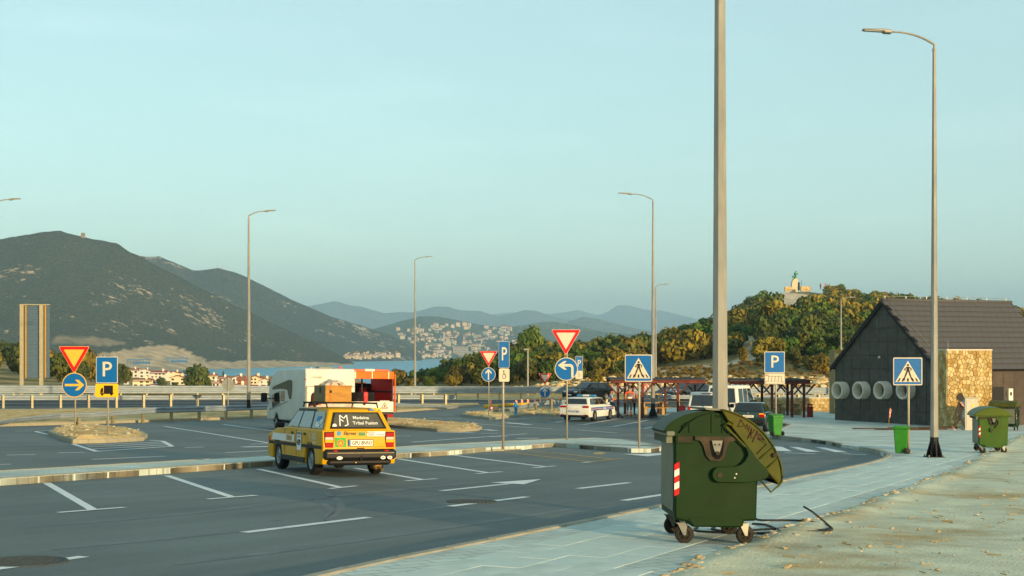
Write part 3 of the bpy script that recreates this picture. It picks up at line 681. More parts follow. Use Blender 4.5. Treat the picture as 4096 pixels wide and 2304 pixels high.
M1.build('mountain', mm1, 'nearest maquis covered mountain above the quarry', rock=q1)
M2 = Mount([(400, 1050), (568, 1026), (640, 1026), (777, 1082), (811, 1080), (875, 1071), (982, 1106), (1100, 1166), (1200, 1212), (1316, 1264), (1433, 1299), (1557, 1340), (1600, 1358), (1660, 1398), (1690, 1420)],
           [(400, 3300), (1690, 3500)], [(400, 2750), (1300, 2950), (1690, 3350)], rough=.08)
M2.build('mountain', mm2, 'second rocky mountain shoulder with masts on its top')
M3 = Mount([(1350, 1345), (1510, 1312), (1600, 1286), (1680, 1265), (1750, 1267), (1850, 1284), (1950, 1304), (2060, 1312), (2200, 1316), (2600, 1340), (3200, 1380)],
           [(1350, 4900), (2200, 5000), (3200, 5200)], [(1350, 3000), (1650, 3600), (1837, 4150), (2000, 4200), (3200, 4200)], rough=.03, prof=1.0)
M3.build('hill', mm3, 'rounded green hill above the seaside town')
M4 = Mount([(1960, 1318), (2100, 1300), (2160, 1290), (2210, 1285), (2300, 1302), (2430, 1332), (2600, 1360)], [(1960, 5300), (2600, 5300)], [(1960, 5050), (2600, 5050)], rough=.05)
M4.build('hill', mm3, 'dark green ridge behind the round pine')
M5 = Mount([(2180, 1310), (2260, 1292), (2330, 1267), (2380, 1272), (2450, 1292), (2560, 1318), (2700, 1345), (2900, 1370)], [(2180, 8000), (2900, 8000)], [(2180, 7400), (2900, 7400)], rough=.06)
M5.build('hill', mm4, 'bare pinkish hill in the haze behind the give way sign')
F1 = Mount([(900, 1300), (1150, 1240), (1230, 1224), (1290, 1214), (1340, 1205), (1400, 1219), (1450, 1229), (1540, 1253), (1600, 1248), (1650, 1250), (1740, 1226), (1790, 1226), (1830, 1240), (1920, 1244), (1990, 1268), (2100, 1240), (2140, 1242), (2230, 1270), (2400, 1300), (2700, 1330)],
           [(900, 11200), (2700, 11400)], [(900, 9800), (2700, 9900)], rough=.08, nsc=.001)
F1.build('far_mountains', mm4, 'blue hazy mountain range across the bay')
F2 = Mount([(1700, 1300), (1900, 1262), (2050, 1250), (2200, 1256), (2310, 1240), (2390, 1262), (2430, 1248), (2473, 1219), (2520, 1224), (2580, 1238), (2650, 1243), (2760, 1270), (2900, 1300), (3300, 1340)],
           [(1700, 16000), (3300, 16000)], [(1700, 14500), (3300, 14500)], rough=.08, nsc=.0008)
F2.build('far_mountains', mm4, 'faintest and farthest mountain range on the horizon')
# ---------------------------------------------------------------- street lamps
m_galv = pm('galvanised_steel', '#8f8d82', .5, metal=.12, var=.16, scale=7, stretch=(1, 1, .25), col2='#7b7f7c')
m_tar = pm('black_bitumen_coat', '#15161a', .5, var=.2)
m_head = pm('lamp_head_grey', '#8f8d84', .5, metal=.3)
m_lens = pm('lamp_lens', '#c9c9c0', .25)
def lamp(base, H, arm, label, rot=0, r0=.115, r1=.05, flange=True, coat=.75, tilt=.06):
    """octagonal tapered pole, curved outreach arm (length arm, sign gives the side), flat head"""
    e = empty('street_lamp', base, rot, label, 'street lamp', 'street lamps of the parking area'); sg = 1 if arm > 0 else -1; L = abs(arm)
    mb = MB(); mb.tube((0, 0, 0), (0, 0, H), r0, r1, 8, ph=pi / 8, cap=True); mb.tube((0, 0, H), (0, 0, H + .12), r1 * .7, r1 * .7, 8); mb.tube((0, 0, H - .05), (0, 0, H), r1 * 1.25, r1 * 1.25, 8)
    mb.build('pole', m_galv, e)
    if coat:
        mb = MB(); mb.tube((0, 0, 0), (0, 0, coat), r0 * 1.04, r0 * 1.02, 8, ph=pi / 8)
        if flange:
            mb.box(0, 0, .012, r0 * 4.2, r0 * 4.2, .024)
            for k in range(8):
                a = k * pi / 4; mb.prism([(r0 * .9, .02), (r0 * 2.0, .02), (r0 * 1.95, .08), (r0 * 1.02, .45)], -.01, .01, m=RZ(a))
        mb.build('base_coating', m_tar, e)
        if flange:
            for sx in (-1, 1):
                for sy in (-1, 1): MB().tube((sx * r0 * 1.8, sy * r0 * 1.8, 0), (sx * r0 * 1.8, sy * r0 * 1.8, .07), .018, n=6).build('anchor_bolt', m_galv, e)
    pts = []; 
    for i in range(11): t = i / 10; pts.append((sg * L * .62 * t, 0, H + .12 + L * .18 * (1 - (1 - t) ** 2.2)))
    mb = MB(); mb.path(pts, .03, 8, rs=[.035 - .012 * i / 10 for i in range(11)]); mb.build('arm', m_galv, e)
    x0 = sg * L * .62; zz = pts[-1][2]; hd = empty('lamp_head', (x0, 0, zz), 0); hd.parent = e; hd.rotation_euler = (0, -sg * tilt, 0)
    LL = L * .42; o = MB(); o.prism([(0, -.04), (0, .04), (sg * LL * .3, .055), (sg * LL, .03), (sg * LL, -.005), (sg * LL * .32, -.012), (sg * LL * .25, -.05), (sg * .02, -.05)], -.12, .12, inset=.02); o.build('housing', m_head, hd)
    o = MB(); o.box(sg * LL * .64, 0, -.012, LL * .6, .19, .012); o.build('lens', m_lens, hd)
    return e
p = gd(2880, 19.6, .12); lamp(p, 10.6, -1.9, 'foreground galvanised lamp pole rising out of the picture behind the green container', r0=.117, r1=.055, coat=.6)
p = gp(3737, 1829, .12); sL = F / p.y; Lp = lamp(p, (1829 - 195) / sL, -276 / sL, 'tall lamp post with black foot beside the right pedestrian sign', r0=.112, r1=.045, coat=.55)
d_ = 78; p = atd(995, 1632, d_); lamp(p, (1632 - 872) * d_ / F, 104 * d_ / F, 'lamp post between the round sign and the motorhome', coat=.45, flange=False)
d_ = 74; p = atd(-28, 1630, d_); lamp(p, (1630 - 826) * d_ / F, 105 * d_ / F, 'lamp whose head just enters at the left edge', coat=.45, flange=False)
d_ = 126; p = gd(1660, d_); lamp(p, (YH - 1045) * d_ / F - p.z, 68 * d_ / F, 'lamp post right of the orange truck, against the bay', coat=0, flange=False)
p = gp(2612, 1664, .11); d_ = p.y; lamp(p, (1664 - 808) * d_ / F, -134 * d_ / F, 'lamp post standing in the first picnic shelter', coat=.75, r0=.13)
d_ = 131; p = gd(2623, d_); lamp(p, (YH - 1152) * d_ / F - p.z, 52 * d_ / F, 'slim lamp post right behind the shelter lamp', coat=0, flange=False)
p = gd(3364, 126); d_ = 126; lamp(p, (YH - 1205) * d_ / F - p.z, 54 * d_ / F, 'lamp post in front of the wooded hill, left of the dark building', coat=0, flange=False)
p = gd(2111, 129); e = empty('camera_pole', p, 0, 'thin pole with small head below the round pine', 'pole')
MB().tube((0, 0, 0), (0, 0, -p.z - .05), .09, .07, 8).build('pole', m_galv, e); mb = MB(); mb.box(-.12, 0, -p.z + .05, .5, .2, .16, bev=.03); mb.build('camera_head', m_head, e)

# ---------------------------------------------------------------- traffic signs
m_sblue = pm('sign_blue', '#0a5c9c', .4, var=.05); m_sred = pm('sign_red', '#c0141a', .4, var=.05); m_swhite = pm('sign_white', '#c4bca6', .42, var=.05)
m_syel = pm('sign_yellow', '#e8b21e', .4, var=.05); m_sblk = pm('sign_black', '#1d1815', .5, var=.05); m_sback = pm('sign_back', '#8d9089', .5, metal=.5, var=.12)
m_post = pm('sign_post_steel', '#9a9280', .45, metal=.15, var=.12, scale=9)
def rrect(w, h, r_, n=4):
    x, z = w / 2, h / 2; return arc(x - r_, z - r_, r_, 0, 90, n) + arc(-x + r_, z - r_, r_, 90, 180, n) + arc(-x + r_, -z + r_, r_, 180, 270, n) + arc(x - r_, -z + r_, r_, 270, 360, n)
def rtri(w, r_, n=4):
    """point-down triangle of width w, rounded"""
    h = w * .866; P = [Vector((-w / 2, h / 3 * 1.0 + 0)), Vector((w / 2, h / 3)), Vector((0, -h * 2 / 3))]; out = []
    for i in range(3):
        p, a, b_ = P[i], P[i - 1], P[(i + 1) % 3]; k = r_ * 1.73; q0 = p + (a - p).normalized() * k; q1 = p + (b_ - p).normalized() * k
        for j in range(n + 1): t = j / n; q = (1 - t) ** 2 * q0 + 2 * t * (1 - t) * p + t * t * q1; out.append((q.x, q.y))
    return out
class Sign:
    def __init__(s, name, label, base, top_y, cat='sign', r_=.03, px=None, rz=0, group=None):
        """base: world foot of the post; plates are given in photograph pixels at the post's distance"""
        s.b = base; s.k = F / base.y; s.e = empty(name, base, rz, label, cat, group); s.y0 = YH - base.z * s.k; s.x0 = CX + base.x * s.k
        h = (s.y0 - top_y) / s.k; MB().tube((0, .03, -.05), (0, .03, h), r_, r_, 10).build('post', m_post, s.e); s.rz = rz
    def layer(s, poly, k, mat, name, parent, cx, cz, th=.004):
        o = MB(); o.prism([(cx + a, cz + c) for a, c in poly], -.012 - .006 * k - th, -.012 - .006 * k); return o.build(name, mat, parent)
    def loc(s, x, y): return ((x - s.x0) / s.k, (s.y0 - y) / s.k)
    def plate(s, name, poly, cx, cz, lay):
        """lay: list of (polygon, material, name)"""
        o = MB(); o.prism([(cx + a, cz + c) for a, c in poly], -.012, 0); p = o.build(name, m_sback, s.e); s.layer(offset_out(poly, -.004), 0, lay[0][1], lay[0][2], p, cx, cz)
        for i, q in enumerate(lay[1:]): s.layer(q[0], q[3] if len(q) > 3 else 1 + i, q[1], q[2], p, cx, cz)
        for dz_ in (-.12, .12):
            q = MB(); q.box(cx * 0, .035, cz + dz_, .12, .07, .03); q.build('clamp', m_galv, p)
        return p
def offset_out(poly, d): return offset(poly, -d) if d > 0 else offset(poly, -d)
def disc(r_, n=32): return arc(0, 0, r_, 0, 360 - 360 / n, n - 1)
m_warm = pm('sign_warm_yellow', '#d9a83a', .42, var=.05)  # yellow for the edge, field and arrow of the left give way sign
def yield_plate(s, x0, x1, ytop, fm=None):
    fm = fm or m_swhite
    w = (x1 - x0) / s.k; cx, _ = s.loc((x0 + x1) / 2, 0); _, ct = s.loc(0, ytop); cz = ct - w * .866 / 3; o = rtri(w, w * .05)
    return s.plate('give_way_plate', o, cx, cz, [(o, fm, 'pale_edge'), (rtri(w * .955, w * .045), m_sred, 'red_border'), (rtri(w * .64, w * .015), fm, 'pale_field')])
def round_plate(s, x, y, rpx, sym, fm=None, name='mandatory_plate'):
    fm = fm or m_swhite
    r_ = rpx / s.k; cx, cz = s.loc(x, y); lay = [(disc(r_), fm, 'pale_edge'), (disc(r_ * .93), m_sblue, 'blue_field')]
    return s.plate(name, disc(r_), cx, cz, lay + [([(a * r_, c * r_) for a, c in q], fm, 'arrow', 2) for q in sym])
A_R = [[(-.75, -.09), (.38, -.09), (.06, -.42), (.34, -.42), (.78, 0), (.34, .42), (.06, .42), (.38, .09), (-.75, .09)]]
A_U = [[(c, a) for a, c in A_R[0]][::-1]]
A_L = [[(.42, -.72), (.62, -.72), (.62, .05)] + [(.32 + .3 * cos(R(t)), .10 + .33 * sin(R(t))) for t in (15, 40, 65, 90)] + [(-.22, .43), (.05, .68), (-.2, .68), (-.72, .32), (-.2, -.05), (.05, -.05), (-.22, .21), (.26, .21)] + [(.28 + .14 * cos(R(t)), .07 + .14 * sin(R(t))) for t in (70, 40, 10)] + [(.42, .0)]]
def rect_plate(s, x0, x1, y0, y1, field, name, edge=m_swhite, fr=.035):
    w, h = (x1 - x0) / s.k, (y1 - y0) / s.k; cx, cz = s.loc((x0 + x1) / 2, (y0 + y1) / 2)
    return s.plate(name, rrect(w, h, .04), cx, cz, [(rrect(w, h, .04), edge, 'edge'), (rrect(w - 2 * fr * w, h - 2 * fr * w, .03), field, 'field')]), cx, cz, w, h
def letterP(s, pl, cx, cz, h, sx=1, mat=m_swhite): text('P', h, mat, pl, T(cx, -.032, cz) @ RX(R(90)), 'letter', .003, sx=sx, bold=.008 * h)
def symb(s, pl, polys, cx, cz, sc, mat, name='symbol', k=2):
    for q in polys: s.layer([(a * sc, c * sc) for a, c in q], k, mat, name, pl, cx, cz)
def bar(x0, z0, x1, z1, w): d = Vector((x1 - x0, z1 - z0)).normalized(); n = Vector((-d.y, d.x)) * w / 2; return [(x0 + n.x, z0 + n.y), (x0 - n.x, z0 - n.y), (x1 - n.x, z1 - n.y), (x1 + n.x, z1 + n.y)]
WCH = [disc_ for disc_ in ([(a - .05, c + .40) for a, c in disc(.075, 12)], bar(-.05, .32, -.03, .05, .07), bar(-.04, .22, .14, .19, .04), bar(-.03, .06, .16, .05, .06), bar(.15, .06, .22, -.22, .06), bar(.2, -.21, .3, -.19, .05))]
WCH += [bar(.0 + .22 * cos(R(t)), -.13 + .22 * sin(R(t)), .0 + .22 * cos(R(t + 30)), -.13 + .22 * sin(R(t + 30)), .045) for t in range(100, 370, 28)]
def crosswalk(s, x0, x1, y0, y1):
    pl, cx, cz, w, h = rect_plate(s, x0, x1, y0, y1, m_sblue, 'pedestrian_crossing_plate'); t = [(-.43 * w, -.38 * h), (.43 * w, -.38 * h), (0, .38 * h)]
    s.layer(t, 2, m_swhite, 'white_triangle', pl, cx, cz); f = w
    Q = [[(a, c + .215) for a, c in disc(.038, 14)], [(-.045, .16), (.045, .16), (.055, .0), (-.045, .0)], bar(.03, .15, .115, .09, .032), bar(.115, .095, .10, .02, .028), bar(-.03, .15, -.125, .06, .032), bar(-.12, .065, -.06, .03, .026),
         bar(-.02, .02, -.085, -.15, .05), bar(-.085, -.14, -.135, -.29, .042), bar(-.15, -.29, -.10, -.30, .03), bar(.03, .02, .075, -.13, .05), bar(.075, -.12, .135, -.28, .042), bar(.12, -.29, .18, -.275, .03)]
    Q += [[(-.36, -.345), (-.30, -.345), (-.245, -.23), (-.285, -.23)], [(-.215, -.345), (-.155, -.345), (-.13, -.23), (-.17, -.23)], [(-.03, -.345), (.03, -.345), (.025, -.23), (-.025, -.23)], [(.155, -.345), (.215, -.345), (.17, -.23), (.13, -.23)], [(.30, -.345), (.36, -.345), (.285, -.23), (.245, -.23)]]
    symb(s, pl, Q, cx, cz, f, m_sblk, 'symbol', 3)
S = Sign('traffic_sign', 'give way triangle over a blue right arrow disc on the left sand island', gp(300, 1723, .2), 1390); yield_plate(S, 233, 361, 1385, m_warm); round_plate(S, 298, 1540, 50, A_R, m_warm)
S = Sign('parking_sign', 'blue parking sign with yellow lorry plate on the left sand island', gp(431, 1741, .2), 1430)
pl, cx, cz, w, h = rect_plate(S, 384, 472, 1426, 1533, m_sblue, 'parking_plate'); letterP(S, pl, cx, cz, .78 * h)
pl, cx, cz, w, h = rect_plate(S, 382, 474, 1535, 1589, m_syel, 'lorry_plate', m_syel); k_ = w
symb(S, pl, [[(-.13, -.11), (.27, -.11), (.27, .22), (-.13, .22)], [(-.3, -.15), (.3, -.15), (.3, -.11), (-.3, -.11)], [(-.28, -.1), (-.16, -.1), (-.16, .12), (-.22, .12), (-.28, .02)], [(a - .2, c - .17) for a, c in disc(.055, 12)], [(a + .2, c - .17) for a, c in disc(.055, 12)]], cx, cz, k_, m_sblk, 'lorry')
S = Sign('traffic_sign', 'back of a round sign left of the lamp post on the verge', gp(912, 1634, .12), 1516); r_ = 25 / S.k; cx, cz = S.loc(912, 1539)
o = MB(); o.prism([(cx + a, cz + c) for a, c in disc(r_)], .075, .085); o.build('round_plate', m_sback, S.e); o = MB(); o.box(cx, .065, cz, r_ * 1.7, .02, .03); o.build('brace', m_galv, S.e)
S = Sign('traffic_sign', 'give way triangle over a straight ahead disc, left of the tall disabled parking sign', gp(1955, 1668, .12), 1408); yield_plate(S, 1918, 1991, 1404); round_plate(S, 1954, 1498, 28.6, A_U)
S = Sign('parking_sign', 'tall narrow blue parking sign with wheelchair plate on the median', gp(2013, 1792, .125), 1368, rz=R(4), r_=.036)
pl, cx, cz, w, h = rect_plate(S, 1994, 2038, 1364.7, 1472, m_sblue, 'parking_plate'); letterP(S, pl, cx, cz, .7 * h, sx=.62)
pl, cx, cz, w, h = rect_plate(S, 1995, 2038, 1474, 1527, m_swhite, 'wheelchair_plate'); symb(S, pl, [[(a * .75, c) for a, c in q] for q in WCH], cx, cz, .78 * h, m_sblk, 'wheelchair')
S = Sign('traffic_sign', 'largest give way triangle over a turn left disc in the middle', gp(2268, 1760, .125), 1322); yield_plate(S, 2203, 2324, 1318); round_plate(S, 2265, 1476, 46.8, A_L)
S = Sign('traffic_sign', 'smallest give way triangle over a straight ahead disc near the police car', gp(2181, 1643, .12), 1496); yield_plate(S, 2153, 2207, 1493); round_plate(S, 2180, 1570, 21.5, A_U)
S = Sign('parking_sign', 'disabled parking sign half hidden behind the turn left sign', gd(2320, 90, .12), 1428, rz=R(6)); pl, cx, cz, w, h = rect_plate(S, 2301, 2331, 1425, 1483, m_sblue, 'parking_plate'); letterP(S, pl, cx, cz, .62 * h, sx=.8)
pl, cx, cz, w, h = rect_plate(S, 2301, 2331, 1484, 1515, m_swhite, 'wheelchair_plate'); symb(S, pl, [[(a * .8, c) for a, c in q] for q in WCH], cx, cz, .75 * h, m_sblk, 'wheelchair')
S = Sign('crossing_sign', 'blue pedestrian crossing sign at the end of the median', gp(2557, 1790, .125), 1420, r_=.036); crosswalk(S, 2499, 2609, 1418, 1527)
S = Sign('parking_sign', 'blue parking sign with bay layout plate behind the small green wheelie bin', gp(3104, 1727, .11), 1410, r_=.036)
pl, cx, cz, w, h = rect_plate(S, 3057, 3139, 1406, 1492, m_sblue, 'parking_plate'); letterP(S, pl, cx, cz, .8 * h)
pl, cx, cz, w, h = rect_plate(S, 3058, 3140, 1493, 1537, m_swhite, 'bay_layout_plate', m_sback); symb(S, pl, [bar(-.33, .12, .33, .12, .015)] + [bar(-.29 + .16 * i, .12, -.33 + .16 * i, -.13, .018) for i in range(5)] + [bar(-.37 + .16 * i, -.14, -.3 + .16 * i, -.13, .014) for i in range(5)], cx, cz, w, m_sblk, 'layout')
m_stick = pm('sticker_rust', '#a0684c', .6, var=.3)
for a, c in ((-.42, .17), (-.34, .17), (-.42, -.15), (.38, -.16)): symb(S, pl, [[(a + q[0], c + q[1]) for q in disc(.035, 8)]], cx, cz, w, m_stick, 'sticker')
S = Sign('crossing_sign', 'blue pedestrian crossing sign in front of the concrete rings', gp(3635, 1816, .11), 1432, r_=.036); crosswalk(S, 3572, 3689, 1430, 1541)
S = Sign('prohibition_sign', 'round red and white no pedestrians sign under the shelter roof', gd(2588, 94, .1), 1536); r_ = 13 / S.k; cx, cz = S.loc(2588, 1548)
pl = S.plate('round_plate', disc(r_), cx, cz, [(disc(r_), m_sred, 'red_ring'), (disc(r_ * .78), m_swhite, 'white_field')]); symb(S, pl, [bar(-.62, .62, .62, -.62, .16)], cx, cz, r_, m_sred, 'red_bar', 3); symb(S, pl, [bar(-.1, -.5, 0, .3, .16), bar(.12, -.5, .0, .3, .16), [(a, c + .48) for a, c in disc(.14, 10)]], cx, cz, r_, m_sblk, 'walker', 2)

# ---------------------------------------------------------------- guardrails
m_rail = pm('guardrail_zinc', '#87939a', .55, metal=.3, var=.14, scale=2, stretch=(1, 1, 4)); m_rpost = pm('guardrail_post', '#8d8464', .5, metal=.4, var=.2, scale=3)
WP = [(0, 0), (.05, .012), (.085, .05), (.085, .09), (.03, .13), (.02, .155), (.03, .18), (.085, .22), (.085, .26), (.05, .298), (0, .31)]
def rail(line, zs, label, spacing=1.6, face=-1, h=None, g=G, off=0, front_posts=False, ramp=None, bh=1.0):
    """W-beam rail along (u,v) polyline; zs = heights of the beams' lower edges"""
    P = [Vector(p) for p in line]; pts = []
    for a, b_ in zip(P, P[1:]):
        N = max(1, int((b_ - a).length / 1.0)); pts += [a.lerp(b_, i / N) for i in range(N)]
    pts.append(P[-1]); e = empty('guardrail', (pts[0].x, pts[0].y, g(*pts[0]) + off), 0, label, 'guardrail', 'steel guardrails'); o0 = Vector((pts[0].x, pts[0].y, g(*pts[0]) + off))
    L = len(pts)
    def lift(i): return 1 if not ramp else max(.02, min(1, min((i + .3) / ramp[0] if ramp[0] else 9, (L - 1 - i + .3) / ramp[1] if ramp[1] else 9)))
    for z in zs:
        mb = MB()
        for i, p in enumerate(pts):
            t = (pts[min(i + 1, L - 1)] - pts[max(i - 1, 0)]).normalized(); n = Vector((-t.y, t.x)) * face; w = lift(i)
            for dx, dz_ in WP: q = p + n * dx; mb.v.append((q.x - o0.x, q.y - o0.y, g(p.x, p.y) + off + z * w + dz_ * bh * (.35 + .65 * w) - o0.z))
        W = len(WP)
        for i in range(L - 1):
            for k in range(W - 1): a = i * W + k; mb.f.append((a, a + 1, a + W + 1, a + W)); mb.mi.append(0); mb.sm.append(False)
        mb.build('beam', m_rail, e)
    tot = sum((b_ - a).length for a, b_ in zip(pts, pts[1:])); H_ = (h or max(zs) + .3); me = None; s = .4; acc = 0; i = 0
    while s < tot:
        while i < L - 2 and acc + (pts[i + 1] - pts[i]).length < s: acc += (pts[i + 1] - pts[i]).length; i += 1
        t = (pts[i + 1] - pts[i]).normalized(); p = pts[i] + t * (s - acc); n = Vector((-t.y, t.x)) * face; w = lift(i)
        if w > .5:
            if me is None:
                mb = MB(); mb.prism([(-.065, -.06), (.065, -.06), (.065, -.045), (-.05, -.045), (-.05, .045), (.065, .045), (.065, .06), (-.065, .06)], 0, 1, m=RX(R(90))); o = mb.build('post', m_rpost); me = o.data; bpy.data.objects.remove(o)
            o = bpy.data.objects.new('post', me); COL.objects.link(o); o.parent = e; q = p - n * .06
            o.location = (q.x - o0.x, q.y - o0.y, g(p.x, p.y) + off - .1 - o0.z); o.rotation_euler = (0, 0, atan2(t.y, t.x)); o.scale = (1, 1, H_ * w + .1)
        s += spacing
    return e
def cut(line, u0, u1):
    P = sorted(line); out = [(u0, interp(P, u0))] + [p for p in P if u0 < p[0] < u1] + [(u1, interp(P, u1))]; return out
rail(cut(along(HW, 7.2), -60, 62), (.42, .70), 'long far guardrail of two stacked beams beyond the motorway', 1.9, -1, 1.0, off=.06)
rail(cut(along(HW, -6.6), -46, -4), (.46,), 'guardrail on the near side of the motorway seen from behind, at the left', 1.75, 1, .8, off=.05)
rail(cut(along(HW, -6.6), 9, 40), (.46,), 'guardrail on the near side of the motorway behind the picnic shelters', 1.75, 1, .8, off=.05)
w_ = pxy([(-60, 1706), (60, 1698), (240, 1692), (390, 1690), (700, 1681), (1077, 1667), (1400, 1653), (1600, 1641), (1830, 1632)], .1)
rail(w_, (.40,), 'guardrail along the truck lane with sloping ends', 2.0, -1, .72, off=.1, ramp=(11, 9))
w_ = pxy([(1985, 1655), (2070, 1650), (2150, 1646), (2300, 1643), (2430, 1643)], .12); rail(w_, (.44,), 'short guardrail with sloping end behind the blue hydrant', 1.4, 1, .78, off=.12, ramp=(5, 0))
# striped post at the rail end, delineators, yellow kerb
m_or = pm('orange_plastic', '#e8501c', .5, var=.08); m_refl = pm('white_reflective', '#e2ddd0', .4)
p = gp(1972, 1652, .12); e = empty('hazard_board', p, R(10), 'low dark rail end board with red and white stripes', 'hazard board'); mb = MB(); mb.prism([(-.18, 0), (.34, 0), (.36, .25), (.28, .42), (-.18, .42)], 0, .35, inset=.03); mb.build('board', pm('dark_rubber', '#4a4e4c', .7), e)
for k in range(5): o = MB(); zz = .04 + .072 * k; o.add([(-.175, -.004, zz), (-.03, -.004, zz + .035), (-.03, -.004, zz + .1), (-.175, -.004, zz + .065)], [(0, 1, 2, 3)]); o.build('stripe', m_sred if k % 2 == 0 else m_refl, e)
xs_ = [(1962, 1627), (2065, 1624), (2088, 1620), (2112, 1620), (2139, 1620), (2162, 1617), (2188, 1614), (2212, 1611), (2239, 1609)]
for i, (x, y) in enumerate(xs_):
    p = gp(x, y + 1, .03); e = empty('delineator_post', p, 0, 'leftmost orange and white striped delineator beside the hazard board' if i == 0 else ('second', 'third', 'fourth', 'fifth', 'sixth', 'seventh', 'eighth', 'last')[i - 1] + ' orange and white delineator from the left in the motorway row', 'delineator', 'delineator posts in a row')
    hh = 21 / F * p.y if i else 25 / F * p.y; mb = MB(); mb.box(0, 0, .03, .3, .3, .06, bev=.02); mb.box(0, 0, hh / 2 + .04, .17, .05, hh, bev=.02); mb.build('paddle', m_or, e)
    for k in range(3): z0 = .12 + hh * .26 * k; o = MB(); o.add([(-.06, -.028, z0 + .08), (.06, -.028, z0), (.06, -.028, z0 + .05), (-.06, -.028, z0 + .13)], [(0, 1, 2, 3)]); o.build('white_band', m_refl, e)
a_ = [gp(x, y) for x, y in ((1938, 1632), (2010, 1627), (2080, 1624), (2150, 1622))]
e = empty('yellow_kerb', a_[0], 0, 'yellow painted kerb between the exit lane and the motorway', 'kerb'); mb = MB()
for a, b_ in zip(a_, a_[1:]): mb.path([a - a_[0] + Vector((0, 0, .1)), b_ - a_[0] + Vector((0, 0, .1))], .13, 8)
mb.build('kerb_line', pm('kerb_yellow', '#dfae1c', .6, var=.2, scale=3, col2='#b98d22'), e)
# hydrant
m_hyd = pm('hydrant_blue', '#1c7fb6', .45, var=.12, scale=10)
p = gp(2063, 1659, .12); e = empty('fire_hydrant', p, 0, 'bright blue fire hydrant on the gravel island', 'hydrant'); s = 55 / F * p.y / 1.05
MB().lathe([(0, 0), (.17, 0), (.17, .05), (.11, .07), (.10, .45), (.13, .46), (.13, .50), (.10, .52), (.10, .72), (.14, .74), (.14, .79), (.11, .84), (.06, .9), (.04, .9), (.04, 1.0), (0, 1.0)], 16, m=Matrix.Scale(s, 4)).build('barrel', m_hyd, e)
for sg in (-1, 1): o = MB(); o.tube((sg * .08 * s, 0, .64 * s), (sg * .22 * s, 0, .64 * s), .07 * s, n=12); o.build('outlet', m_hyd, e)
o = MB(); o.tube((0, -.06 * s, .64 * s), (0, -.17 * s, .64 * s), .09 * s, n=12); o.build('outlet', m_hyd, e)
# hoarding seen from behind at the far left: two posts, glass-edged louvred panel
m_lou = pm('louvre_grey', '#5d7486', .5, metal=.2, var=.12, scale=4); m_lpost = pm('hoarding_post', '#a0987c', .5, metal=.1, var=.1)
dB = 112; kB = F / dB; xl, xr, yt, yb = 82, 198, 1220, 1512; base = Vector(((140 - CX) / kB, dB, G((140 - CX) / kB, dB)))
e = empty('louvred_sign_gantry', base, 0, 'tall grey louvred sign panel on two posts at the far left', 'road sign'); zt = (YH - yt) / kB - base.z; zb = (YH - yb) / kB - base.z; w = (xr - xl) / kB
mb = MB(); mb.box(0, .02, (zt + zb) / 2, w, .05, zt - zb); mb.build('panel', m_lou, e)
n_ = 44
lm = MB().prism([(-w / 2 + .12, -.03), (w / 2 - .12, -.03), (w / 2 - .12, .03), (-w / 2 + .12, .03)], -.03, 0, m=RX(R(90)) @ T(0, 0, 0)).build('louvre', m_lou); me = lm.data; bpy.data.objects.remove(lm)
lv = MB(); lv.add([(-w / 2 + .02, 0, -.05), (w / 2 - .02, 0, -.05), (w / 2 - .02, -.06, -.02), (-w / 2 + .02, -.06, -.02), (-w / 2 + .02, 0, .04), (w / 2 - .02, 0, .04)], [(0, 1, 2, 3), (3, 2, 5, 4)]); o = lv.build('louvre', m_lou); me = o.data; bpy.data.objects.remove(o)
for k in range(n_): o = bpy.data.objects.new('louvre', me); COL.objects.link(o); o.parent = e; o.location = (0, -.01, zb + (zt - zb) * (k + .5) / n_)
for px_ in (90, 168):
    x = (px_ - 140) / kB; o = MB(); o.box(x, -.16, zt / 2 - .2, .28, .16, zt + .4); o.build('post', m_lpost, e); o = MB(); o.box(x + .30, -.1, (zt + zb) / 2, .1, .05, zt - zb - .05); o.build('flange_strip', pm('gold_strip', '#b58a24', .5, metal=.1, var=.2, scale=30), e)
o = MB(); o.box(0, -.05, zt + .03, w + .1, .12, .07); o.build('top_rail', m_lpost, e)
# ---------------------------------------------------------------- toilet building with slate gable
m_slate = pm('slate_panel', '#4b4a45', .6, var=.22, scale=2.2, bump=.2, bscale=20, col2='#42413c'); m_slate2 = pm('slate_panel_warm', '#4b423a', .6, var=.2, scale=2, bump=.2, bscale=20, col2='#413a34')
m_tile = pm('roof_tile', '#4f4e4e', .6, var=.14, scale=3, bump=.2, bscale=12); m_dark = pm('dark_trim', '#1d1d1e', .6); m_shadow = pm('recess_shade_dark', '#0e0e10', .9)
m_ring = pm('concrete_ring', '#cbc3b2', .8, var=.1, scale=3, bump=.2); m_wht = pm('white_plastic', '#cfccc0', .5)
BL = Vector((18.9, 83.2)); TD = Vector((.43, -.903)).normalized(); LD = Vector((TD.y * -1, TD.x))      # facade direction (towards us), length direction
W, LEN = 8.5, 9.4
if LD.x < 0: LD = -LD
br = gp(3700, 1713, .1); zB = min(G(*(BL)), G(*(BL + TD * W))) + .1
bld = empty('service_building', (BL.x, BL.y, zB), atan2(TD.y, TD.x), 'dark slate clad gabled toilet building with grey tiled roof', 'building')
# local: x along gable front (0..W), y into building length, z up
LY = 1 if (Matrix.Rotation(atan2(TD.y, TD.x), 2) @ Vector((0, 1))).dot(LD) > 0 else -1
EA, AP = 3.25, 6.85; g_ = .15
mb = MB(); mb.prism([(.06, -.4), (W - .06, -.4), (W - .06, EA), (W / 2, AP - .1), (.06, EA)], LY * .06, LY * LEN); mb.build('wall', pm('joint_brown', '#6a6152', .9), bld)
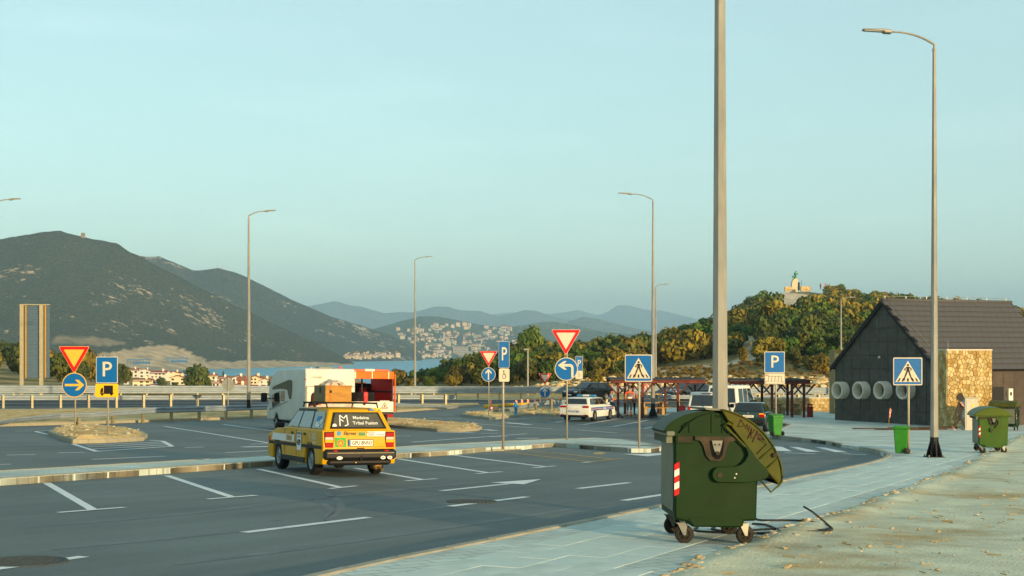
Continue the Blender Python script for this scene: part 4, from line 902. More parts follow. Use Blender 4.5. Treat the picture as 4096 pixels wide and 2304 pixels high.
# front panels, each its own piece
gable = [(0, 0), (W, 0), (W, EA), (W / 2, AP), (0, EA)]; nx, ny = 11, 9; pw, ph = W / nx, AP / ny
for i in range(nx):
    for j in range(ny):
        pl = [(i * pw + .012, j * ph + .012), ((i + 1) * pw - .012, j * ph + .012), ((i + 1) * pw - .012, (j + 1) * ph - .012), (i * pw + .012, (j + 1) * ph - .012)]
        a = (AP - EA) / (W / 2); nn = hypot(a, 1); pl = clip(pl, (0, EA - .02), (-a / nn, 1 / nn)); pl = clip(pl, (W, EA - .02), (a / nn, 1 / nn)) if len(pl) > 2 else pl
        if len(pl) < 3: continue
        o = MB(); k = random.uniform(0, .006); o.prism(pl, -.012 - k, .03) if LY > 0 else o.prism(pl, -.03, .012 + k); o.build('slate_panel', m_slate, bld)
# long wall panels (right side)
for i in range(12):
    for j in range(4):
        o = MB(); o.box(W + .0, LY * (.4 + i * .78), .41 + j * .82, .03, .765, .805); o.build('slate_panel', m_slate2, bld)
# roof: planes and tiles
SL = hypot(W / 2 + .25, (AP - EA) * (W / 2 + .25) / (W / 2)); an = atan2(AP - EA, W / 2)
for sg in (-1, 1):
    rf = MB(); c0 = Vector((W / 2, 0, AP + .02)); dx = Vector((sg * cos(an), 0, -sin(an))); nrm = Vector((sg * sin(an), 0, cos(an)))
    A = c0 + Vector((0, -LY * .12, 0)); B = c0 + Vector((0, LY * (LEN + .1), 0)); pts = [A, B, B + dx * SL, A + dx * SL]
    rf.slab(pts if sg * LY < 0 else pts[::-1], .12, up=nrm); ro = rf.build('roof', m_dark, bld)
    if sg == 1:
        nr, nc = 13, 20; tw, tl_ = (LEN + .2) / nc, SL / nr; me = None
        for r0 in range(nr):
            for c in range(nc):
                if me is None:
                    o = MB(); o.slab([(0, 0, .012), (tw * .985, 0, .012), (tw * .985, tl_ * 1.06, .06), (0, tl_ * 1.06, .06)], .03); o = o.build('roof_tile', m_tile); me = o.data; bpy.data.objects.remove(o)
                o = bpy.data.objects.new('roof_tile', me); COL.objects.link(o); o.parent = ro
                y = -.12 + tw * (c + (.5 if r0 % 2 else 0)) - (tw * .25); p = c0 + dx * (tl_ * r0) + Vector((0, LY * y, 0)) + nrm * .004
                X = Vector((0, LY, 0)); Y = dx; Z = nrm
                o.matrix_local = Matrix(((X.x, Y.x, Z.x, p.x), (X.y, Y.y, Z.y, p.y), (X.z, Y.z, Z.z, p.z + random.uniform(0, .006)), (0, 0, 0, 1)))
        # ridge cap, lightning rod with clips, verge
    else:
        pass
o = MB(); o.tube((W / 2, -LY * .14, AP + .06), (W / 2, LY * (LEN + .1), AP + .06), .09, n=10); o.build('ridge_cap', m_tile, bld)
for sg in (-1, 1):
    o = MB(); c0 = Vector((W / 2, -LY * .16, AP + .1)); dx = Vector((sg * cos(an), 0, -sin(an))); o.slab([c0, c0 + dx * (SL + .05), c0 + dx * (SL + .05) - Vector((0, 0, .26)), c0 - Vector((0, 0, .3))], .04); o.build('verge_board', m_dark, bld)
o = MB(); o.path([(W / 2, LY * (i * LEN / 6), AP + .26 + .01 * (i % 2)) for i in range(7)], .012, 5); o.build('lightning_wire', m_galv, bld)
for i in range(7): o = MB(); o.box(W / 2, LY * (i * LEN / 6.3 + .1), AP + .18, .04, .04, .2); o.build('wire_clip', m_wht, bld)
o = MB(); o.path([(W / 2 + .15, LY * .2, AP + .05), (W / 2 + 2.5, LY * .5, AP - 2.0), (W - .1, LY * .6, EA + .2)], .012, 5); o.build('lightning_wire', m_galv, bld)
# concrete rings on the facade
x_px = [3383, 3467, 3553, 3645]
for x in x_px:
    lo, hi = 0, W
    for _ in range(40):
        md = (lo + hi) / 2; q = BL + TD * md; xx = CX + F * q.x / q.y
        if xx < x - 6: lo = md
        else: hi = md
    q = BL + TD * lo; zc = (YH - 1561) / F * q.y - zB; ro_ = .50
    o = MB(); o.lathe([(ro_ * .78, 0), (ro_ * .78, .52), (ro_ * .82, .55), (ro_ * .97, .55), (ro_, .52), (ro_, 0)], 32, m=T(lo, -LY * .0, zc) @ RX(R(90 * LY))); rg = o.build('concrete_ring', m_ring, bld)
    o = MB(); o.lathe([(0, .03), (ro_ * .77, .03)], 24, m=T(lo, 0, zc) @ RX(R(90 * LY))); o.build('ring_window', pm('dim_glass', '#5b5850', .25), rg)
o = MB(); q_ = W * .47; o.box(q_, -LY * .08, 4.05 - .35, .12, .12, .14, bev=.03); o.build('wall_lamp', m_wht, bld)
# door, porch edge, intercom stuff on the long wall
o = MB(); o.box(W + .03, LY * 4.2, 1.05, .05, .95, 2.1); dr = o.build('door', m_dark, bld); o = MB(); o.box(W + .07, LY * 3.85, 1.05, .04, .04, .16); o.build('handle', m_galv, dr)
o = MB(); o.box(W + .05, LY * 5.0, 1.72, .08, .2, .2, bev=.02); o.build('alarm_box', m_sred, bld)
o = MB(); o.box(W + .5, LY * 1.1, EA - .45, 1.0, 2.4, .08); o.build('porch_canopy', m_wht, bld)
# ---------------------------------------------------------------- stone piers and wall
m_st = [pm('stone_a', '#b09a66', .9, var=.2, scale=3, bump=.5), pm('stone_b', '#a58c58', .9, var=.2, scale=3, bump=.5), pm('stone_c', '#bca97a', .9, var=.2, scale=3, bump=.5), pm('stone_d', '#9c7f4a', .9, var=.2, scale=3, bump=.5)]
m_mort = pm('mortar', '#8f7c56', .95, var=.2)
def stonework(e, w, h, nx, ny, m, seed=0, dep=.05, name='stone'):
    rr = random.Random(seed)
    for pl in voronoi(w, h, nx, ny, .36, .010, rr):
        o = MB(); o.prism([(a - w / 2, c) for a, c in pl], -dep - rr.uniform(0, .03), .02, m=m, inset=0); o.build(name, rr.choice(m_st), e)
p = atd(3788, 1712, 72.5); zt = (YH - 1402) / F * 72.5; H_ = zt - p.z; wp = 187 / F * 73 / cos(R(10))
e = empty('stone_pier', p, R(9), 'big square pier of yellow rubble stone in front of the dark building', 'pier')
dp = 1.5; o = MB(); o.box(wp / 2, dp / 2, H_ / 2, wp - .06, dp - .06, H_); o.build('core', m_mort, e)
stonework(e, wp, H_, 13, 18, T(wp / 2, .03, 0), 1); stonework(e, dp, H_, 4, 16, T(.03, dp / 2, 0) @ RZ(R(-90)), 2)
o = MB(); o.box(wp / 2, dp / 2, H_ + .03, wp + .06, dp + .06, .06); o.build('coping', m_ring, e); o = MB(); o.tube((.3, .5, H_), (.3, .5, H_ + .5), .012, n=5); o.build('rod', m_galv, e)
p = atd(3349, 1500, 93); p.z = G(p.x, p.y); e = empty('stone_pier', p, R(9), 'grey stone chimney pier behind the left roof edge', 'pier'); hh = (YH - 1399) / F * 93 - p.z
o = MB(); o.box(.3, .5, hh / 2, .9, 1, hh); o.build('core', m_mort, e); stonework(e, 1.0, hh, 4, 14, T(.3, 0, 0), 5)
# low wall
pa, pb = gd(2900, 97, .1), gd(3420, 97, .1); d_ = (pb - pa); L = d_.xy.length; hw_ = 50 / F * 97
e = empty('low_stone_wall', pa, atan2(d_.y, d_.x), 'low rubble stone wall behind the second picnic shelter', 'wall'); o = MB(); o.box(L / 2, .25, hw_ / 2 - .1, L, .4, hw_ + .2); o.build('core', m_mort, e)
stonework(e, L, hw_, 32, 4, T(L / 2, .03, 0), 6); o = MB(); o.box(L / 2, .25, hw_ + .02, L, .46, .06); o.build('coping', m_ring, e)
# ---------------------------------------------------------------- picnic shelters
m_wood = pm('stained_timber', '#6b2c20', .55, var=.25, scale=5, stretch=(1, 1, .2), col2='#552018'); m_wood2 = pm('dark_timber', '#4a2a22', .6, var=.2, scale=5, stretch=(1, 1, .2)); m_felt = pm('roof_felt', '#3c3d40', .8, var=.15, scale=6)
def shelter(x0, x1, y_post, y_roof, label, fx, bx, back=3.2):
    q = gp((x0 + x1) / 2, y_post, .1); d = q.y; k = F / d; e = empty('picnic_shelter', q, 0, label, 'shelter', 'timber picnic shelters'); xc = (x0 + x1) / 2
    zr = (y_post - y_roof) / k; w = (x1 - x0) / k
    o = MB(); o.box(0, back / 2, zr, w, back + .9, .07); rf = o.build('roof', m_felt, e)
    for i in range(int(w / .3)): b_ = MB(); b_.box(-w / 2 + .15 + i * .3, back / 2, zr + .05, .05, back + .9, .04); b_.build('roof_batten', m_felt, rf)
    for yy in (-.3, back + .3): o = MB(); o.box(0, yy, zr - .13, w - .1, .09, .19); o.build('beam', m_wood, e)
    for i in range(7): o = MB(); o.box(-w / 2 + .2 + i * (w - .4) / 6, back / 2, zr - .09, .08, back + .7, .1); o.build('rafter', m_wood2, e)
    for row, (xs, yy) in enumerate(((fx, 0), (bx, back))):
        for x in xs:
            px_ = (x - xc) / k * ((d + yy) / d) + (CX and 0); px_ += q.x * 0 + ((xc - CX) / F) * yy
            o = MB(); o.box(px_, yy, zr / 2 - .1, .15, .15, zr, bev=.012); pt = o.build('post', m_wood if row == 0 else m_wood2, e)
            for sg in (-1, 1):
                b_ = MB(); b_.slab([(px_ + sg * .05, yy - .05, zr - .85), (px_ + sg * .16, yy - .05, zr - .85), (px_ + sg * .72, yy - .05, zr - .22), (px_ + sg * .58, yy - .05, zr - .22)], -.09); b_.build('brace', m_wood2, pt)
    return e
shelter(2438, 2822, 1667, 1517, 'picnic shelter behind the leaning policeman', (2472, 2570, 2712), (2500, 2660, 2780))
shelter(2912, 3240, 1670, 1521, 'picnic shelter behind the dark green hatchback', (2960, 3088, 3168, 3216), (2978, 3048, 3150), 3.4)
m_ptop = pm('table_plank', '#b48a52', .6, var=.2, scale=4, stretch=(.3, 3, 1)); m_pleg = pm('stone_leg', '#a89468', .85, var=.2, scale=4, bump=.4)
def picnic(x, y, rz, label):
    q = gp(x, y, .1); e = empty('picnic_table', q, rz, label, 'picnic table', 'stone legged picnic tables')
    for s in (-.6, .6): o = MB(); o.box(s, 0, .35, .2, .6, .7, bev=.015); o.build('leg', m_pleg, e)
    for k in range(4): o = MB(); o.box(0, -.29 + k * .19, .73, 1.9, .18, .05, bev=.01); o.build('plank', m_ptop, e)
    for sg in (-1, 1):
        for s in (-.55, .55): o = MB(); o.box(s, sg * .72, .2, .18, .26, .4, bev=.015); o.build('bench_leg', m_pleg, e)
        o = MB(); o.box(0, sg * .72, .43, 1.9, .3, .05, bev=.01); o.build('bench_plank', m_ptop, e)
picnic(2608, 1657, R(5), 'picnic table under the first shelter beside the lamp post'); picnic(2690, 1652, R(-8), 'picnic table at the back of the first shelter'); picnic(3150, 1660, R(10), 'picnic table at the right end of the second shelter')
# ---------------------------------------------------------------- big round-lidded refuse containers
m_bin0 = pm('green_hdpe', '#0e2a08', .5, spec=.15, var=.14, scale=3, bump=.08, bscale=50, col2='#22341a', thr=(.5, .75)); m_binl0 = pm('sun_gold_hdpe_lid', '#4c4a06', .45, spec=.2, var=.15, scale=3, bump=.08, bscale=50, col2='#33400c'); m_rub = pm('black_rubber', '#26241f', .8, var=.25, scale=9, col2='#4a4232', thr=(.5, .7))  # lid's green has the gold of low sunlight put into its colour
m_zinc = pm('zinc_castor', '#74766e', .45, metal=.4, var=.2, scale=12); m_rust = pm('worn_bracket', '#3d3222', .6, var=.3, scale=10, col2='#272418'); m_lip = pm('grey_green_lip', '#6b6f5f', .45, var=.12, scale=5); m_graf = pm('purple_marker', '#4a1a28', .6)
def castor(e, x, y, r_, rz=0):
    c = empty('castor', (x, y, 0)); c.parent = e; c.rotation_euler = (0, 0, rz)
    o = MB(); o.lathe([(r_ * .55, -.022), (r_ * .92, -.022), (r_, -.012), (r_, .012), (r_ * .92, .022), (r_ * .55, .022)], 24, m=T(.03, 0, r_) @ RX(R(90))); o.build('tyre', m_rub, c)
    o = MB(); o.lathe([(0, -.018), (r_ * .2, -.024), (r_ * .2, -.012), (r_ * .56, -.010), (r_ * .56, .01), (0, .02)], 16, m=T(.03, 0, r_) @ RX(R(90)))
    for k in range(6): o.box(0, 0, r_ * .38, .016, .03, r_ * .4, m=T(.03, 0, r_) @ RY(k * pi / 3))
    o.build('hub', m_rub, c)
    o = MB()
    for s in (-1, 1): o.slab([(-.05, s * .032, r_ * 2.15), (.06, s * .032, r_ * 2.15), (.045, s * .032, r_ * .9), (.015, s * .032, r_ * .9)], .006 * -s)
    o.box(0, 0, r_ * 2.17, .12, .09, .012); o.tube((0, 0, r_ * 2.1), (0, 0, r_ * 2.5), .022, n=8); o.tube((.03, -.04, r_), (.03, .04, r_), .012, n=8); o.build('fork', m_zinc, c)
def container(base, k, depth, label, opened, rz=0, tilt=None, paint=None):
    """side view drawn in picture units (655, 1305 at the base centre), k metres per unit; depth is the long side"""
    m_bin, m_binl = paint or (m_bin0, m_binl0)
    e = empty('refuse_container', base, rz, label, 'container', 'green wheeled refuse containers', tilt=tilt)
    X = lambda x: (x - 655) * k; Z = lambda y: (1305 - y) * k; P = lambda L: [(X(a), Z(b_)) for a, b_ in L]
    o = MB(); n_ = P([(300, 400), (300, 420), (306, 1085), (318, 1100), (415, 1122), (430, 1145), (460, 1162), (850, 1165), (875, 1150), (885, 1112), (975, 1108), (986, 1095), (1004, 420), (1004, 400)])
    o.prism(n_, 0, depth, inset=.022); o.build('body', m_bin, e)
    o = MB()                                           # pressed fields and ribs of the end wall
    for pl in ([(340, 640), (960, 640), (955, 690), (345, 690)],): pass
    o.prism(P([(425, 1085), (870, 1085), (850, 1150), (465, 1150)]), -.012, .01); o.build('skirt', m_bin, e)
    o = MB(); o.prism(P([(300, 388), (1008, 388), (1008, 412), (300, 412)]), -.018, .03); o.prism(P([(300, 388), (1008, 388), (1008, 412), (300, 412)]), depth - .03, depth + .018); o.build('rim', m_bin, e)
    arch = P([(330, 392)]) + [(X(655 + 371 * cos(R(a))), Z(586 - 371 * sin(R(a)))) for a in range(147, 30, -6)] + P([(980, 392)])
    for y in (0.0, depth - .035): o = MB(); o.prism(arch[::-1], y, y + .035, inset=.006); o.build('end_arch', m_bin, e)
    o = MB()
    for x, y0 in ((425, 300), (610, 232), (700, 226)): o.prism(P([(x - 3, y0), (x + 3, y0), (x + 3, 385), (x - 3, 385)]), -.012, .004)
    for i in range(4): o.prism(P([(375 + i * 14, 322 - i * 10), (384 + i * 14, 322 - i * 10), (384 + i * 14, 345 - i * 9)]), -.01, .004)
    for i in range(4): o.prism(P([(640 + i * 14, 232), (646 + i * 14, 232), (643 + i * 14, 258)]), -.01, .004)
    tag(o.build('ribs', m_bin, e), kind='stuff')
    # long side lip with fluted fringe
    o = MB(); o.box(X(268), depth / 2, Z(392), 72 * k, depth + .05, 42 * k, bev=.012); lp = o.build('front_lip', m_lip, e)
    for i in range(16): o = MB(); o.box(X(262), .03 + (depth - .06) * i / 15, Z(440), 50 * k, .012, 60 * k); o.build('lip_rib', m_lip, lp)
    o = MB(); o.box(X(300), depth / 2, Z(760), 8 * k, depth - .14, 560 * k, bev=.01); o.build('sky_sheen_panel', m_lip, e)  # grey sky reflection on the green side wall, put into this panel's colour
    # bracket with trunnion
    br_ = MB(); br_.prism(P([(470, 412), (470, 440), (515, 450), (540, 490), (562, 570), (600, 612), (680, 618), (712, 590), (735, 500), (755, 455), (822, 440), (822, 412)]), -.03, 0); b_ = br_.build('trunnion_bracket', m_rust, e)
    o = MB(); o.prism(P([(590, 448), (598, 500), (612, 570), (640, 596), (672, 596), (698, 565), (708, 500), (712, 448)]), -.036, -.03); o.build('recess_shade', m_shadow, b_)  # raised near-black plate painted as the shade inside the bracket
    o = MB(); o.prism(P([(608, 445), (622, 505), (640, 558), (668, 558), (684, 505), (697, 445)]), -.05, -.03); o.build('tongue', m_zinc, b_)
    o = MB(); o.tube((X(655), -.075, Z(548)), (X(655), -.03, Z(548)), 16 * k, n=12); o.tube((X(634), -.054, Z(478)), (X(634), -.05, Z(478)), 8 * k, n=8); o.tube((X(670), -.054, Z(478)), (X(670), -.05, Z(478)), 8 * k, n=8); tag(o.build('bolts', m_rust, b_), kind='stuff')
    o = MB(); o.prism(P([(330, 405), (330, 462), (445, 462), (445, 405)]), -.006, 0); o.build('recess', m_rust, e); o = MB(); o.prism(P([(318, 462), (318, 470), (460, 470), (460, 462)]), -.03, 0); o.build('ledge', m_bin, e)
    # striped sticker
    x0, x1 = (300, 343)
    for i in range(5):
        q = [(x0 + 3, 645 + i * 53), (x1, 632 + i * 53 - 8), (x1, 632 + (i + 1) * 53 - 8), (x0 + 3, 645 + (i + 1) * 53)]; o = MB(); o.prism(P(q)[::-1], -.005, -.001); o.build('sticker_band', m_sred if i % 2 == 0 else m_refl, e)
    # lid
    if opened:
        out = [(212, 368), (238, 330), (275, 296), (330, 262), (400, 232), (480, 212), (560, 202), (640, 198), (700, 205)]; inn = [(a + 8, b2 + 18) for a, b2 in out][::-1]
        o = MB(); o.prism(P(out + inn), .04, depth - .04); o.build('front_shell', m_bin, e)
        o = MB(); o.prism(P([(222, 388), (262, 318), (345, 262), (440, 230), (560, 213), (690, 214), (690, 390)]), .034, .05); o.build('end_infill', m_bin, e)
        o = MB(); o.prism(P([(552, 178), (570, 172), (640, 178), (700, 186), (705, 196), (620, 196), (560, 190)])[::1], -.03, depth + .02); o.build('lid_edge', m_lip, e)
        ld = empty('lid', (0, 0, 0)); ld.parent = e
        arc_ = [(690, 188), (740, 198), (800, 218), (860, 244), (920, 278), (975, 318), (1030, 370), (1078, 426), (1118, 486), (1150, 548), (1174, 612), (1188, 668), (1194, 720), (1190, 782), (1168, 804)]
        ck = arc_ + [(1000, 606), (905, 492), (800, 360), (748, 296)]
        for y in (-.04, depth + .015): o = MB(); o.prism(P(ck), y, y + .025); o.build('cheek', m_binl, ld)
        o = MB(); inn = [(a - 9 * (a > 900) - 4, b2 + 12 * (b2 < 600)) for a, b2 in arc_][::-1]; o.prism(P(arc_ + inn), -.02, depth + .02); o.build('shell', m_binl, ld)
        for pts, rr_ in (([(692, 192), (742, 268), (786, 300), (775, 320), (735, 300), (712, 312), (735, 340), (1000, 606), (1172, 806)], .012), ([(985, 606), (1120, 496)], .008), ([(1062, 668), (1170, 578)], .008), ([(1012, 770), (1098, 866), (1170, 804)], .012), (arc_, .010)):
            o = MB(); o.path([(X(a), -.05, Z(c)) for a, c in pts], rr_, 6); o.build('edge_rib', m_binl, ld)
        o = MB(); o.tube((X(1130), -.075, Z(560)), (X(1130), -.04, Z(560)), 20 * k, n=14); o.tube((X(1130), -.08, Z(560)), (X(1130), -.075, Z(560)), 11 * k, n=10); o.build('buffer', m_rust, ld)
        # scrawl on the cheek: drawn strokes
        for pts in ([(848, 270), (822, 330), (880, 322), (848, 270)], [(885, 345), (900, 305), (912, 365), (925, 320)], [(905, 425), (940, 340), (930, 400), (965, 350)], [(945, 455), (985, 360), (985, 385)], [(930, 385), (935, 420), (965, 410), (985, 390), (1010, 440)], [(1000, 385), (1045, 440), (1000, 420)], [(985, 425), (1060, 470), (980, 552)]):
            o = MB(); o.path([(X(a), -.043, Z(c)) for a, c in pts], .006, 5); o.build('scrawl', m_graf, ld)
        # swing arm
        arm = [(675 + 64 * cos(R(a)), 726 - 64 * sin(R(a))) for a in range(270, 89, -15)] + [(800, 655), (845, 642), (880, 612), (903, 570), (905, 548), (880, 490), (905, 492), (1000, 606), (1062, 668), (1080, 700), (1078, 735), (1062, 752), (1008, 774), (900, 790)]
        o = MB(); o.prism(P(arm), -.062, -.035, inset=.006); ar = o.build('swing_arm', m_bin, ld); o = MB(); o.prism(P(arm), depth + .035, depth + .06, inset=.006); o.build('swing_arm', m_bin, ld)
        o = MB(); o.tube((X(675), -.07, Z(728)), (X(675), -.06, Z(728)), 22 * k, n=14); o.build('pivot_cap', m_rust, ar)
        for a, c in ((810, 718), (797, 750)): o = MB(); o.tube((X(a), -.066, Z(c)), (X(a), -.06, Z(c)), 6 * k, n=8); o.build('rivet', m_refl, ar)
    else:
        out = [(180, 392), (200, 340), (260, 285), (350, 232), (450, 198), (560, 180), (680, 176), (800, 190), (900, 222), (980, 268), (1050, 330), (1090, 392)]
        o = MB(); o.prism(P(out), -.05, depth + .05, inset=.02); ld = o.build('lid', m_binl, e)
        for a in (200, 1062): o = MB(); o.box(X(a), depth / 2, Z(396), 40 * k, depth + .1, 22 * k, bev=.01); o.build('lid_handle', m_binl, ld)
        arm = [(560 + 55 * cos(R(a)), 726 - 55 * sin(R(a))) for a in range(300, 30, -20)] + [(690, 590), (700, 520), (640, 440), (660, 415), (740, 450), (760, 540), (700, 660), (600, 775)]
        o = MB(); o.prism(P([(a + 60, c) for a, c in arm]), -.05, -.03); ar = o.build('swing_arm', m_bin, ld); o = MB(); o.tube((X(620), -.056, Z(728)), (X(620), -.05, Z(728)), 20 * k, n=12); o.build('pivot_cap', m_rust, ar)
    for (x, y, a) in ((375, .10, 0), (880, .08, .25), (375, depth - .1, .3), (880, depth - .1, -.2)): castor(e, X(x), y, 78 * k, a)
    return e
p = gp(2866, 2178, .118); kf = p.y / (F * 2.07); container(p, kf, 1.28, 'foreground dark green container with its scrawled lid swung half open', True, R(.6), tilt=gtilt(p.x, p.y))
p = gp(3975, 1814, .118); container(p, 1.46 / 1125 * .92, 1.2, 'green container with closed domed lid right of the tall lamp post', False, R(-9), paint=(pm('mid_green_hdpe', '#2c520a', .45, spec=.3, var=.2, scale=2, col2='#44560a'), pm('olive_hdpe', '#46560c', .45, spec=.3, var=.2, scale=2)))
p = gp(4072, 1722, .118); container(p, 1.46 / 1125, 1.25, 'dark green container cut by the right edge, in front of the building', False, R(60))
# black cable coil beside the near container
m_cab = pm('black_cable', '#20211f', .5, var=.2); c5 = lambda x, y: (2550 + x / 2.07, 1550 + y / 2.07)
def cable(px, label, lifts=None, r_=.014):
    pts = []
    for i, (x, y) in enumerate(px): q = gp(*c5(x, y), .135); q.z += (lifts or {}).get(i, 0); pts.append(q)
    sm_ = []
    for i in range(len(pts) - 1):
        p0, p1, p2, p3 = pts[max(i - 1, 0)], pts[i], pts[i + 1], pts[min(i + 2, len(pts) - 1)]
        for j in range(6): t = j / 6; sm_.append(.5 * ((2 * p1) + (p2 - p0) * t + (2 * p0 - 5 * p1 + 4 * p2 - p3) * t * t + (3 * p1 - p0 - 3 * p2 + p3) * t ** 3))
    sm_.append(pts[-1]); return sm_, label
e = empty('cable_coil', gp(*c5(1200, 1190), .12), 0, 'loose coil of black cable on the footway beside the near container', 'cable'); o0 = e.location.copy()
for px in ([(980, 1085), (1030, 1098), (1300, 1100), (1480, 1118), (1560, 1140), (1612, 1168), (1560, 1186), (1300, 1196), (950, 1205), (700, 1200), (500, 1188), (470, 1170), (500, 1160)], [(950, 1128), (1060, 1136), (1150, 1170), (1180, 1195), (1100, 1208), (1000, 1206)], [(640, 1160), (620, 1172), (780, 1190), (1150, 1168), (1400, 1172), (1520, 1180), (1600, 1165)]):
    s_, _ = cable(px, ''); o = MB(); o.path([q - o0 for q in s_], .014, 6); o.build('cable_loop', m_cab, e)
a_ = gp(*c5(1612, 1168), .13); kk = F / a_.y; tip = Vector(a_); b2 = c5(1375, 985); top = Vector(((b2[0] - CX) / kk, a_.y, (YH - b2[1]) / kk)); b3 = c5(1560, 1120); m3 = Vector(((b3[0] - CX) / kk, a_.y, (YH - b3[1]) / kk)); b4 = c5(1450, 1030); m4 = Vector(((b4[0] - CX) / kk, a_.y, (YH - b4[1]) / kk))
o = MB(); o.path([q - o0 for q in (tip, m3, m4, top)], .014, 6); o.build('cable_end', m_cab, e)
# ---------------------------------------------------------------- small wheelie bins and red litter bins
m_wb = pm('bright_green_hdpe', '#2f7a24', .4, var=.12, scale=4, col2='#276a22')
def wheelie(px, py, hpx, rz, label):
    p = gp(px, py, .11); k = F / p.y; h = hpx / k; s = h / 1.0; e = empty('wheelie_bin', p, rz, label, 'wheelie bin', 'small green wheelie bins')
    o = MB(); w0, w1 = .19 * s, .25 * s; vs_ = []
    for z, w, d in ((.04 * s, w0, .2 * s), (.86 * s, w1, .26 * s)): vs_ += [(-w, -d, z), (w, -d, z), (w, d, z), (-w, d, z)]
    o.add(vs_, [(3, 2, 1, 0), (4, 5, 6, 7), (0, 1, 5, 4), (1, 2, 6, 5), (2, 3, 7, 6), (3, 0, 4, 7)]); b_ = o.build('body', m_wb, e); md = b_.modifiers.new('b', 'BEVEL'); md.width = .03 * s; md.segments = 2
    o = MB(); o.prism([(-.29 * s, .86 * s), (.29 * s, .86 * s), (.28 * s, .91 * s), (.15 * s, .97 * s), (-.2 * s, .97 * s), (-.28 * s, .92 * s)], -.3 * s, .3 * s, inset=.03 * s); ld = o.build('lid', m_wb, e)
    o = MB(); o.tube((.3 * s, -.2 * s, .93 * s), (.3 * s, .2 * s, .93 * s), .02 * s, n=8); o.build('handle', m_wb, ld)
    for y in (-.25, .25): o = MB(); o.lathe([(0, -.03 * s), (.11 * s, -.03 * s), (.11 * s, .03 * s), (0, .03 * s)], 16, m=T(.2 * s, y * s, .11 * s) @ RX(R(90))); o.build('wheel', m_rub, e)
wheelie(3102, 1744, 90, R(-70), 'small bright green wheelie bin under the bay parking sign'); wheelie(3604, 1815, 116, R(-15), 'small green wheelie bin beside the right crossing sign post')
m_red = pm('red_metal', '#b3241a', .42, var=.12, scale=6)
def litter(px, py, hpx, wpx, label, hood=True, mat=None, d=None):
    p = gp(px, py, .11) if d is None else gd(px, d, .1); k = F / p.y; h = hpx / k; r_ = wpx / k / 2; e = empty('litter_bin', p, 0, label, 'litter bin', 'red litter bins')
    MB().lathe([(0, 0), (r_ * .9, 0), (r_, .03), (r_, h * .78), (r_ * .95, h * .8), (0, h * .8)], 20).build('drum', mat or m_red, e)
    if hood:
        MB().lathe([(r_ * .9, h * .88), (r_, h * .9), (r_ * .8, h * .98), (r_ * .3, h), (0, h)], 20).build('hood', mat or m_red, e)
        for a in range(4): o = MB(); o.box(r_ * .8 * cos(a * pi / 2 + .6), r_ * .8 * sin(a * pi / 2 + .6), h * .84, .04, .04, h * .12); o.build('strut', mat or m_red, e)
    else: MB().lathe([(r_, h * .78), (r_ * 1.05, h * .8), (r_ * 1.05, h * .84), (r_ * .6, h * .84)], 20).build('rim', mat or m_red, e)
m_red2 = pm('dark_red_metal', '#8e2318', .45, var=.12)
litter(2729, 1671, 57, 26, 'red drum litter bin left of the white van', False); litter(2639, 1655, 48, 20, 'red litter bin with hooded opening at the picnic table'); litter(3063, 1600, 40, 16, 'red litter bin seen over the roof of the green hatchback', True, None, 92)
litter(3240, 1669, 54, 25, 'dark red litter bin right of the second shelter', True, m_red2); litter(3757, 1693, 62, 17, 'slim red bin squeezed between lamp post and stone pier', False, None, 76)
# stake with ribbon, boards on the ground, cabinet, intercom, walking figure
m_rib = pm('red_white_tape', '#c9543f', .6, var=.4, scale=30, col2='#d8cdbf'); m_stake = pm('raw_stake', '#8a6a44', .8, var=.2)
p = gp(3554, 1711, .11); e = empty('marker_stake', p, 0, 'thin wooden stake with red tape before the dark facade', 'stake'); o = MB(); o.tube((0, 0, 0), (.06, 0, .95), .018, n=6); o.build('stake', m_stake, e)
o = MB(); o.add([(.05, -.02, .95), (.1, -.03, 1.02), (.16, -.02, .85), (.12, .02, .72), (.05, -.02, .5), (.1, 0, .55)], [(0, 1, 2, 3), (0, 3, 5, 4)]); o.build('tape', m_rib, e)
m_brd = pm('weathered_board', '#4a3a2a', .8, var=.3, scale=5, stretch=(.3, 3, 1)); rb = random.Random(5)
a_ = gp(3560, 1722, .11); b2 = gp(3790, 1718, .11)
for i in range(9):
    t = i / 8; q = a_.lerp(b2, .1 + .8 * t) + Vector((rb.uniform(-.3, .3), rb.uniform(-.25, .25), 0)); e = tag(MB().box(0, 0, .03, rb.uniform(1.4, 2.4), .12, .04, m=RZ(rb.uniform(-.12, .12))).build('board', m_brd, None, (q.x, q.y, G(q.x, q.y) + .105 + .045 * (i % 3))), ('first', 'second', 'third', 'fourth', 'fifth', 'sixth', 'seventh', 'eighth', 'last')[i] + ' dark board from the left in the pile before the facade', 'board', 'boards lying at the foot of the building')
p = gp(3410, 1717, .11); tag(MB().path([(0, 0, .03), (1.2, -.06, .03), (2.4, .0, .03), (3.2, -.1, .03)], .035, 6).build('drain_pipe', m_brd, None, p), 'dark pipe lying on the paving before the facade', 'pipe')
m_sheet = pm('cut_steel_figure', '#211f1d', .6, metal=0, var=.2, scale=6); m_wrap = pm('tape_wrap', '#a3402f', .6, var=.5, scale=40, col2='#c8beb0')
p = gd(3838, 69.5, .11); k = F / p.y; e = empty('walking_figure', p, R(5), 'flat dark steel walking man figure in front of the stone pier', 'sculpture'); c6 = lambda x, y: ((3700 + x / 3.018 - 3838) / k, (1708 - (1380 + y / 3.018)) / k)
def plate_(pts, name, mat=m_sheet, y=0): o = MB(); q = [c6(*a) for a in pts]; o.prism(q, y - .012, y + .012); return o.build(name, mat, e)
